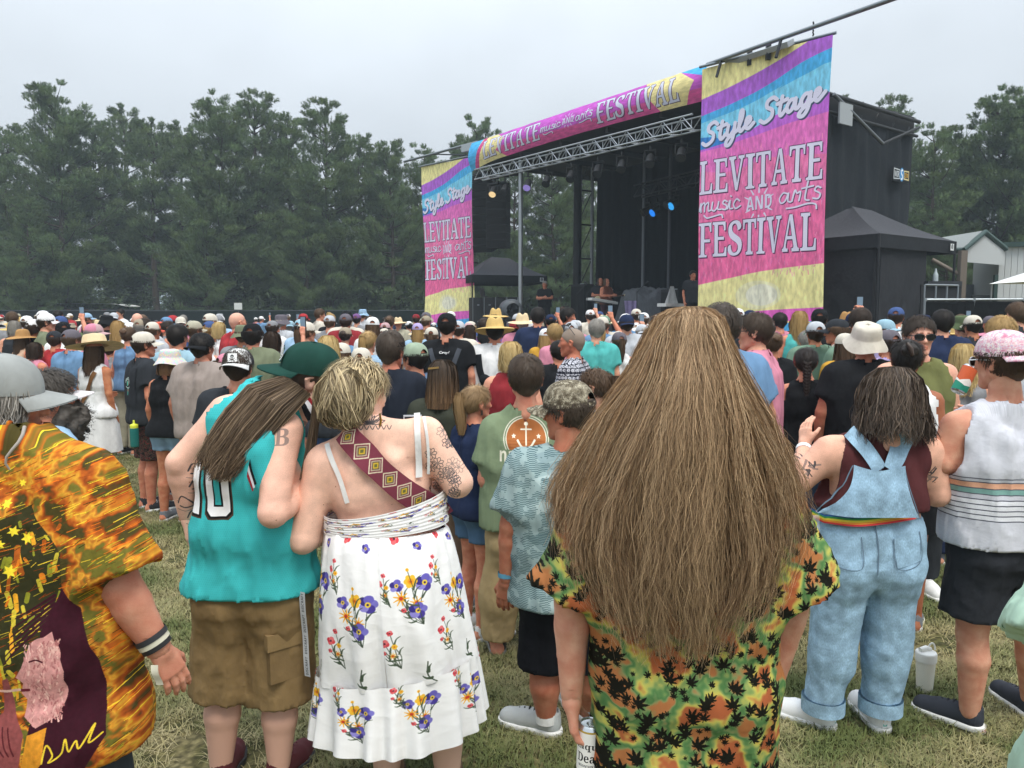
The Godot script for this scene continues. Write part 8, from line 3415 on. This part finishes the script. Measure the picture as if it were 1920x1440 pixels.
func can(at: Vector3, up: Vector3, cols: Array, words: String, label: String) -> void:
	var o := thing("drink_can", label, "can", at)
	var y := up.normalized()
	var x := y.cross(Vector3(0, 0, 1)).normalized()
	var bs := Basis(x, y, x.cross(y))
	o.basis = bs
	var p := Paint.new(512, 320, hexc(cols[0]))
	if words:
		p.text(words.split(" ")[0], Rect2(150, 80, 210, 62), hexc("17181a"), true)
		p.text(words.split(" ")[1], Rect2(160, 156, 190, 66), hexc("17181a"), true)
		p.text("MOUNTAIN WATER", Rect2(170, 240, 170, 18), hexc("3a3c40"))
		p.im.fill_rect(Rect2i(0, 0, 512, 14), hexc("b89a4a"))
		p.im.fill_rect(Rect2i(0, 300, 512, 20), hexc("b89a4a"))
	else:
		p.poly(PackedVector2Array([Vector2(0, 190), Vector2(90, 150), Vector2(170, 200), Vector2(260, 150), Vector2(350, 200), Vector2(430, 150), Vector2(512, 190), Vector2(512, 320), Vector2(0, 320)]), hexc(cols[1]))
		p.poly(PackedVector2Array([Vector2(0, 240), Vector2(120, 200), Vector2(240, 250), Vector2(400, 205), Vector2(512, 240), Vector2(512, 320), Vector2(0, 320)]), hexc(cols[2]))
	var side := sheet(32, 2, func(u: float, v: float) -> Vector3:
		var a := u * TAU + PI
		return Vector3(sin(a) * 0.033, 0.058 - 0.116 * v, cos(a) * 0.033), true)
	for q in side.n.size():
		side.n[q] = (side.v[q] * Vector3(1, 0, 1)).normalized()
	made("side", side, printed(p.tex(), 0.3), o)
	var metal := mat("c4c8ca", 0.25, 0.9)
	made("top", lathe(PackedVector2Array([Vector2(0.0, 0.064), Vector2(0.024, 0.064), Vector2(0.0255, 0.068), Vector2(0.0275, 0.068), Vector2(0.033, 0.058)]), 28), metal, o)
	made("base", lathe(PackedVector2Array([Vector2(0.033, -0.058), Vector2(0.026, -0.066), Vector2(0.0, -0.062)]), 28), metal, o)
	made("tab", Mb.new().box(Vector3(0, 0.067, 0.006), Vector3(0.012, 0.002, 0.02)), metal, o)


func make_green_tee_man() -> void:
	rng.seed = 770
	var o := hero(985, 3.95, "man in olive green t-shirt with orange anchor print and khaki trousers")
	var b := base_body("m", 1.1)
	b.hd = lp(986, 712)
	b.nk = lp(986, 772)
	b.sl = lp(928, 812)
	b.sr = lp(1052, 806)
	b.el = lp(912, 898, 0.03)
	b.er = lp(1075, 895, 0.03)
	b.wl = lp(938, 965, -0.06)
	b.wr = lp(1080, 985)
	b.hl = lp(955, 1015)
	b.hr = lp(1015, 1015)
	b.kl = lp(938, 1110)
	b.kr = lp(1018, 1110)
	b.al = lp(932, 1200)
	b.ar = lp(1026, 1205)
	b.al.y = 0.085
	b.ar.y = 0.085
	made("body", skin_mesh(b, 0.017), skin("dca68e"), o)
	var hem := lp(985, 985).y
	var sh := shirt_mesh(b, 0.015, 0.022, 0.64, hem, 0.004, 0.010)
	sh.planar(-0.32, 0.32, lp(985, 900).y - 0.12, lp(985, 900).y + 0.52)
	made("shirt", sh, printed(art_anchor(), 0.9), o)
	made("trousers", legs_mesh(b, 0.018, 1.94, 0.022), cloth("b49d74"), o)
	put_shoe(o, b.al, 0.2, "3c3a38", "8a8a88", "2a2a2a")
	put_shoe(o, b.ar, -0.2, "3c3a38", "8a8a88", "2a2a2a")
	part("hair", hair_am.short, hairdye("4a3c30"), o).transform = head_frame(b)


func make_mint_person() -> void:
	var o := hero(2195, 1.5, "person in loose pale mint shirt cut off by the picture edge beside striped tank man")
	o.set_meta("label", "person in a loose pale mint shirt standing behind the striped tank top man")
	var b := base_body("m", 1.3)
	for k in ["el", "wl"]:
		b[k] = b[k] + Vector3(-0.03, 0, 0.05)
	made("body", skin_mesh(b, 0.022), skin("dfa98f"), o)
	made("shirt", shirt_mesh(b, 0.016, 0.05, 1.0, 0.76, 0.06, 0.012), cloth("bfe0cb"), o)
	made("trousers", legs_mesh(b, 0.022, 1.9), cloth("4a4c52"), o)
	part("hair", hair_am.short, hairdye("5c4633"), o).transform = head_frame(b)
	put_shoe(o, b.al, 0.1, "303236", "e0e0de", "d0d0d0")
	put_shoe(o, b.ar, -0.1, "303236", "e0e0de", "d0d0d0")


func relabel(n: Node3D, label: String) -> Node3D:
	n.set_meta("label", label)
	n.set_meta("group", "people standing close in the crowd")
	return n


func recolour(n: Node3D, piece: String, m: Material) -> void:
	(n.get_node(piece) as MeshInstance3D).material_override = m


func replace_legs(n: Node3D, mesh: Mesh, m: Material, called: String) -> void:
	for k in ["shorts", "pants"]:
		if n.has_node(k):
			var o: MeshInstance3D = n.get_node(k)
			o.mesh = mesh
			o.material_override = m
			o.name = called


func middle_people() -> void:
	rng.seed = 800
	var denim := cloth("86a3bd")
	# woman in white dress with the cream hat
	var n := relabel(crowd_one(176, 630, 7.6, -14, "slim_woman", "tank", "f0f0f0", "long", "5c4633", "fedora", "e8d3ac", "d8bf9a", "d0956f"), "woman in white pinafore dress and wide cream felt hat")
	(n.get_node("hat") as MeshInstance3D).scale = Vector3(1.35, 1.2, 1.3)
	(n.get_node("hat") as MeshInstance3D).rotation = Vector3(-0.15, 0, 0.18)
	replace_legs(n, sheet(60, 16, func(u: float, v: float) -> Vector3:
		var a := u * TAU
		var r := lerpf(0.0, 0.035, v) + 0.006 * sin(a * 9.0) * v
		return Vector3(sin(a) * (0.205 + r), lerpf(0.97, 0.50, v), cos(a) * (0.175 + r)), true).mesh(), cloth("f0f0f0"), "skirt")
	var z: Zmap = tpl.slim_woman.tank_z
	made("bag_strap", strap(z, PackedVector2Array([Vector2(0.10, 1.40), Vector2(0.03, 1.25), Vector2(-0.06, 1.08), Vector2(-0.14, 0.95)]), 0.05, 0.014), cloth("7a5636"), n)
	# man in the charcoal tee with the round print
	n = relabel(crowd_one(268, 620, 7.0, -48, "man", "tee", "33363b", "short", "3a2b20", "cap", "d9d2c4", "d9d2c4", "d89c80"), "man looking down in charcoal t-shirt with printed back and cream mesh cap")
	var tz: Zmap = tpl.man.tee_z
	made("back_print", laid(tz, 12, 12, 0.006, func(u: float, v: float) -> Vector2: return Vector2(lerpf(-0.17, 0.17, u), lerpf(1.42, 1.06, v))), printed(art_levitate_tee(), 0.9), n)
	replace_legs(n, tpl.man.shorts, printed(dyed(192, 192, ["1c1a1a", "2a2422", "5a5a4a", "8a2a30", "1c1a1a", "3a3a30"], 91, 0.04, 4.0).tex(), 0.9, 3.0), "shorts")
	# woman in tie-dye bucket hat
	n = relabel(crowd_one(317, 652, 6.6, -10, "woman", "tank", "1f2023", "bob", "7a5a3c", "bucket", "9fc0dc", "", "cf9676"), "woman in tie-dye bucket hat, black top and denim shorts")
	recolour(n, "hat", printed(dyed(256, 256, ["e8e4a0", "e89ab8", "a8d8d0", "f0b8c8", "c8b0e0", "a8e0c0"], 95, 0.02, 2.0).tex(), 0.9, 4.0))
	replace_legs(n, legs_mesh(tpl.woman.b, 0.018, 0.42, 0.016, 0.06, 0.012).mesh(), denim, "shorts")
	# grey tee and black backward cap
	n = relabel(crowd_one(378, 626, 6.2, -16, "big_man", "tee", "8f9094", "short", "221c18", "", "", "", "d29a80"), "stout man in warm grey t-shirt with black backward cap")
	recolour(n, "shirt", cloth("a2958e"))
	put_hat(n, head_frame(tpl.big_man.b), "cap", "1f2023", "1f2023", true)
	# white and grey cap with skull emblem
	n = relabel(crowd_one(446, 655, 4.6, 0, "man", "tee", "33363b", "short", "3a2b20", "", "", "", "dfa98f"), "person in white and grey cap with skull and crossed bones emblem")
	var skc := put_hat(n, head_frame(tpl.man.b), "cap", "e4e4e2", "4a4f58", true, 0.1)
	var sp2 := Paint.new(128, 128, hexc("e4e4e2"))
	sp2.disc(Vector2(64, 46), 24, hexc("22242a"), 26)
	sp2.disc(Vector2(55, 46), 6, hexc("e4e4e2"))
	sp2.disc(Vector2(73, 46), 6, hexc("e4e4e2"))
	sp2.im.fill_rect(Rect2i(54, 62, 20, 6), hexc("e4e4e2"))
	sp2.line(PackedVector2Array([Vector2(30, 78), Vector2(98, 112)]), 8, hexc("22242a"))
	sp2.line(PackedVector2Array([Vector2(98, 78), Vector2(30, 112)]), 8, hexc("22242a"))
	made("emblem", sheet(8, 8, func(u: float, v: float) -> Vector3:
		var a := PI + (u - 0.5) * 0.6
		return Vector3(-sin(a) * -0.0955, 0.038 + (1.0 - v) * 0.052, cos(a) * (0.1135 - 0.008 * (1.0 - v)) + 0.008)), printed(sp2.tex(), 0.9), skc)
	# navy polo man with visor
	n = relabel(crowd_one(732, 622, 4.7, -18, "big_man", "tee", "27324f", "short", "50443a", "", "", "", "cf9078"), "dark-haired man in dark navy polo shirt with black visor strap")
	recolour(n, "shirt", cloth("262b36"))
	n.scale *= Vector3(0.92, 1.0, 0.92)
	var hb := head_frame(tpl.big_man.b)
	part("visor_band", hat_am.band, cloth("1b1c20"), n).transform = hb * Transform3D(Basis.IDENTITY, Vector3(0, -0.012, 0.006))
	# man in sage cap with beard
	n = relabel(crowd_one(778, 640, 5.6, 48, "man", "tee", "6f93b8", "short", "221c18", "cap", "9fb09a", "9fb09a", "d8a084"), "bearded man in pale sage cap and slate blue shirt")
	recolour(n, "shirt", cloth("6a7f9c"))
	# brunette with gold clip
	n = relabel(crowd_one(830, 672, 4.5, -12, "woman", "tee", "5c6a4c", "", "3a2b20", "", "", "", "d8a084"), "woman with long brown hair lightening at the ends and gold hair clip")
	var hm := Mb.new()
	var pr := [[0.124, 0.012, 0.012, 0.02], [0.116, 0.052, 0.058, 0.018], [0.08, 0.086, 0.095, 0.016], [0.03, 0.096, 0.110, 0.014], [-0.03, 0.100, 0.114, 0.014], [-0.10, 0.104, 0.108, 0.024], [-0.17, 0.112, 0.104, 0.034], [-0.25, 0.114, 0.104, 0.042]]
	hair_mass(hm, around(pr, 2.1, 17), 3400, 0.002, 0.007, 0.2, 0.005, Color(0.048, 0.034, 0.026), Color(0.13, 0.09, 0.062), 9.0, 0.22, Color(2.6, 2.2, 1.6))
	part("hair", hm.mesh(), hairdye("ffffff"), n).transform = head_frame(tpl.woman.b)
	made("hair_clip", Mb.new().box(head_frame(tpl.woman.b) * Vector3(-0.03, 0.07, 0.118), Vector3(0.07, 0.012, 0.008), Basis(Vector3.BACK, 0.12)), mat("c8a46a", 0.3, 0.8), n)
	recolour(n, "shirt", cloth("3f4238"))
	# tall black cap man with pack straps
	n = relabel(crowd_one(838, 585, 7.8, -6, "man", "tee", "1f2023", "short", "221c18", "cap", "1f2023", "1f2023", "dfa98f"), "tall man in black cap and black t-shirt with grey backpack straps")
	for s in [-1.0, 1.0]:
		made("pack_strap", strap(tpl.man.tee_z, PackedVector2Array([Vector2(s * 0.145, 1.42), Vector2(s * 0.11, 1.32), Vector2(s * 0.07, 1.20), Vector2(s * 0.06, 1.10)]), 0.045, 0.012), cloth("50545c"), n)
	var tx := Paint.new(128, 48, hexc("1f2023"))
	scribble(tx, [[0.9, 0.2, 0.3, 0.3, 0.2, 0.8, 0.8, 0.9, 1.4, 0.5, 1.2, 0.9, 1.8, 0.5, 2.0, 0.9, 2.4, 0.5, 2.6, 1.3, 2.8, 0.6, 3.4, 0.8, 3.8, 0.2]], Vector2(8, 8), Vector2(28, 28), 5, hexc("e8e8e8"))
	made("neck_print", laid(tpl.man.tee_z, 6, 3, 0.006, func(u: float, v: float) -> Vector2: return Vector2(lerpf(-0.06, 0.06, u), lerpf(1.405, 1.36, v))), printed(tx.tex(), 0.9), n)
	# big straw hat and sling bag
	n = relabel(crowd_one(928, 594, 7.9, 0, "big_man", "tee", "f0f0f0", "short", "221c18", "straw", "d9b978", "", "d89c80"), "person in white t-shirt and wide straw sun hat with black sling bag")
	(n.get_node("hat") as MeshInstance3D).rotation = Vector3(-0.18, 0.2, 0.0)
	made("sling_strap", strap(tpl.big_man.tee_z, PackedVector2Array([Vector2(-0.17, 1.41), Vector2(-0.15, 1.25), Vector2(-0.10, 1.10)]), 0.07, 0.014), cloth("202226"), n)
	var bg := thing("sling_bag", "black sling bag across the back of the straw hat wearer", "bag", n.transform * Vector3(0.02, 1.06, tpl.big_man.tee_z.at(0.0, 1.1) + 0.055), 0.0)
	var bs := Sdf.new(Vector3(-0.22, -0.2, -0.07), Vector3(0.22, 0.2, 0.07), 0.014)
	bs.cap(Vector3(-0.12, 0.10, 0), Vector3(0.14, -0.09, 0), 0.055, 0.075, 0.03).cap(Vector3(-0.02, -0.02, 0), Vector3(0.12, -0.12, 0), 0.06, 0.06, 0.03)
	made("pack", bs.build(), cloth("1d1f23"), bg)
	made("zip", Mb.new().rod(Vector3(-0.06, 0.06, 0.068), Vector3(0.12, -0.06, 0.078), 0.004), mat("8a8e92", 0.3, 0.8), bg)
	# balding man with glasses on his head, daisy shirt
	n = relabel(crowd_one(1074, 615, 6.2, 72, "man", "tee", "27324f", "buzz", "8a7a6c", "", "", "", "c98a70"), "balding man in black and white daisy print shirt, face in profile")
	recolour(n, "shirt", printed(art_daisies(), 0.85, 3.6))
	var hx := head_frame(tpl.man.b)
	shade_glasses(n, hx * Transform3D(Basis(Vector3.RIGHT, 0.9), Vector3(0, 0.075, 0.03)))
	# glasses woman beside the camouflage cap
	relabel(crowd_one(1118, 690, 4.2, 62, "woman", "tee", "9fc0dc", "pony", "5c4633", "", "", "", "e6b79e"), "woman with dark-rimmed glasses half hidden behind the huge frizzy hair")
	# blue tee and pink tee at the right of the hair
	relabel(crowd_one(1352, 576, 4.5, 10, "big_man", "tee", "6f93b8", "curly", "4a4038", "", "", "", "d29a80"), "man in bright blue t-shirt with dark curly hair behind the frizzy hair")
	n = relabel(crowd_one(1418, 588, 5.2, 64, "big_man", "tee", "d98ea4", "short", "4a3c30", "", "", "", "e6b79e"), "man in pink t-shirt and sunglasses, face in profile")
	shade_glasses(n, head_frame(tpl.big_man.b))
	# braid and red bandana
	n = relabel(crowd_one(1512, 652, 5.6, -14, "woman", "tank", "1f2023", "", "221c18", "", "", "", "d49a80"), "woman with long black braid and red bandana in black tank top")
	var br := scalp(0.010)
	tufts(br, 1600, 0.05, 0.010, Color.WHITE, -0.05, 0.07, Vector3(0, 0.0, 1.0))
	for k in 15:
		var y := 0.0 - k * 0.027
		var r := lerpf(0.030, 0.013, k / 14.0)
		for s in [-1.0, 1.0]:
			var sd := Vector3(s * r * 0.5, y, 0.118 - 0.001 * k)
			br.tube(PackedVector3Array([sd + Vector3(s * r * 0.55, 0.016, -0.004), sd + Vector3(0, 0, 0.010), sd + Vector3(-s * r * 0.5, -0.020, 0.0)]), PackedFloat32Array([r * 0.45, r * 0.65, r * 0.4]), 8)
	part("hair", br.mesh(), hairdye("2a211d"), n).transform = head_frame(tpl.woman.b)
	var ban := part("bandana", hat_am.band, cloth("a82038"), n)
	ban.transform = head_frame(tpl.woman.b) * Transform3D(Basis(Vector3.RIGHT, 1.05), Vector3(0, 0.030, 0.010)) * Transform3D(Basis.from_scale(Vector3(1.01, 1.6, 0.95)), Vector3(0, -0.092, 0))
	replace_legs(n, tpl.woman.pants, cloth("4a5f80"), "jeans")
	# black tee and cream folded hat
	n = relabel(crowd_one(1625, 604, 5.2, -8, "big_man", "tee", "1f2023", "buzz", "6e655c", "bucket", "d9d2c4", "", "cf957a"), "big man in black t-shirt and cream boonie hat")
	(n.get_node("hat") as MeshInstance3D).rotation = Vector3(0.35, 0, 0)
	# woman with dark bun and white straps
	n = relabel(crowd_one(1702, 636, 4.3, -20, "woman", "tank", "f0f0f0", "bun", "221c18", "", "", "", "a87356"), "dark-haired woman with claw clip, white straps and black skirt")
	replace_legs(n, sheet(48, 10, func(u: float, v: float) -> Vector3:
		var a := u * TAU
		var r := 0.07 * v + 0.012 * sin(a * 12.0) * v
		return Vector3(sin(a) * (0.185 + r), lerpf(1.02, 0.64, v), cos(a) * (0.150 + r)), true).mesh(), cloth("17181b"), "skirt")
	made("claw_clip", Mb.new().tube(PackedVector3Array([head_frame(tpl.woman.b) * Vector3(-0.02, 0.11, 0.155), head_frame(tpl.woman.b) * Vector3(0, 0.075, 0.175), head_frame(tpl.woman.b) * Vector3(0.01, 0.04, 0.165)]), PackedFloat32Array([0.010, 0.014, 0.010]), 6), mat("3a2a20", 0.35), n)
	# man facing the camera in sunglasses
	n = relabel(crowd_one(1724, 594, 4.9, 172, "man", "tank", "7a8168", "short", "3a2f26", "", "", "", "ecc2ae"), "young man in black sunglasses and olive tank top facing the crowd")
	recolour(n, "shirt", cloth("75784c"))
	shade_glasses(n, head_frame(tpl.man.b))
	# ponytail woman in navy
	n = relabel(crowd_one(892, 722, 4.2, -58, "woman", "tee", "27324f", "pony", "9a7d58", "", "", "", "dfa48a"), "woman in navy t-shirt with long ponytail and denim shorts")
	n.scale *= Vector3(0.9, 1.0, 0.9)
	replace_legs(n, legs_mesh(tpl.woman.b, 0.018, 0.55, 0.016, 0.06, 0.012).mesh(), cloth("5a7a9c"), "shorts")
	made("earring", Mb.new().rod(head_frame(tpl.woman.b) * Vector3(0.088, -0.04, 0.016), head_frame(tpl.woman.b) * Vector3(0.09, -0.075, 0.016), 0.009), mat("3a2a20", 0.5), n)


func small_things() -> void:
	# the white shaker bottle on the grass
	var o := thing("shaker_bottle", "white shaker bottle with flip lid standing on the grass", "bottle", pos(1733, 3.55))
	made("cup", lathe(PackedVector2Array([Vector2(0.0, 0.002), Vector2(0.034, 0.002), Vector2(0.036, 0.006), Vector2(0.044, 0.155), Vector2(0.045, 0.160)]), 32), mat("f0ede0", 0.35), o)
	made("lid", lathe(PackedVector2Array([Vector2(0.047, 0.150), Vector2(0.048, 0.156), Vector2(0.048, 0.186), Vector2(0.044, 0.194), Vector2(0.02, 0.200), Vector2(0.0, 0.200)]), 32), mat("f6f6f2", 0.4), o)
	made("spout_cap", Mb.new().tube(PackedVector3Array([Vector3(-0.034, 0.205, 0.008), Vector3(0.0, 0.210, 0.0), Vector3(0.022, 0.204, 0)]), PackedFloat32Array([0.012, 0.014, 0.010]), 10), mat("f6f6f2", 0.4), o)
	var lo := PackedVector3Array()
	var lr := PackedFloat32Array()
	for k in 13:
		var a := PI * 1.1 * k / 12.0 - 0.1
		lo.append(Vector3(0.026 + cos(a) * 0.016, 0.205 + sin(a) * 0.030, 0))
		lr.append(0.004)
	made("loop", Mb.new().tube(lo, lr, 6), mat("f6f6f2", 0.4), o)
	# can in the hand of the long-haired person
	can(pt(1106, 1402, 1.87), Vector3(0.03, 1, 0.0), ["eceae4", "eceae4", "eceae4"], "Liquid Death", "white drink can with black lettering held beside the leaf print shirt")
	# phone over the shoulder of the sundress woman
	var ph := thing("smartphone", "white smartphone held up before the sundress woman", "phone", pt(774, 812, 3.15), 0.1)
	made("case", Mb.new().box(Vector3.ZERO, Vector3(0.075, 0.15, 0.010)), mat("c8ccd4", 0.35), ph)
	made("screen", Mb.new().box(Vector3(0, 0, 0.0056), Vector3(0.066, 0.138, 0.001)), mat("2a2e33", 0.1), ph)
	# green bottle at the hip of the man in charcoal
	var bt := thing("water_bottle", "green sport bottle with yellow lid clipped at the hip of charcoal t-shirt man", "bottle", pt(253, 838, 6.75))
	made("cup", lathe(PackedVector2Array([Vector2(0.0, 0.0), Vector2(0.036, 0.0), Vector2(0.038, 0.02), Vector2(0.038, 0.16), Vector2(0.03, 0.18)]), 20), mat("1f6a66", 0.2), bt)
	made("lid", lathe(PackedVector2Array([Vector2(0.034, 0.17), Vector2(0.034, 0.20), Vector2(0.01, 0.21), Vector2(0.008, 0.24), Vector2(0.0, 0.24)]), 18), mat("d0d83a", 0.4), bt)

func _ready() -> void:
	rng.seed = 1
	air()
	fold.seed = 5
	fold.frequency = 1.0
	fold.fractal_octaves = 2
	fine.seed = 9
	fine.frequency = 0.05
	fine.fractal_octaves = 3
	fold.fractal_type = FastNoiseLite.FRACTAL_RIDGED
	weave = noise_tex(41, 0.010, 4, true, Color.BLACK, Color.WHITE, 512)
	(weave.noise as FastNoiseLite).fractal_type = FastNoiseLite.FRACTAL_RIDGED
	weave.bump_strength = 10.0
	pores = noise_tex(43, 0.2, 3, true, Color.BLACK, Color.WHITE, 256)
	flush = noise_tex(44, 0.018, 5, false, Color(0.86, 0.70, 0.66), Color(1, 0.98, 0.96), 256)
	blotch = noise_tex(42, 0.02, 4, false, Color(0.86, 0.86, 0.86), Color(1, 1, 1), 256)
	ground()
	trees()
	surroundings()
	hat_shapes()
	make_shoes()
	hair_shapes()
	make_templates()
	stage()
	crowd()
	heroes()
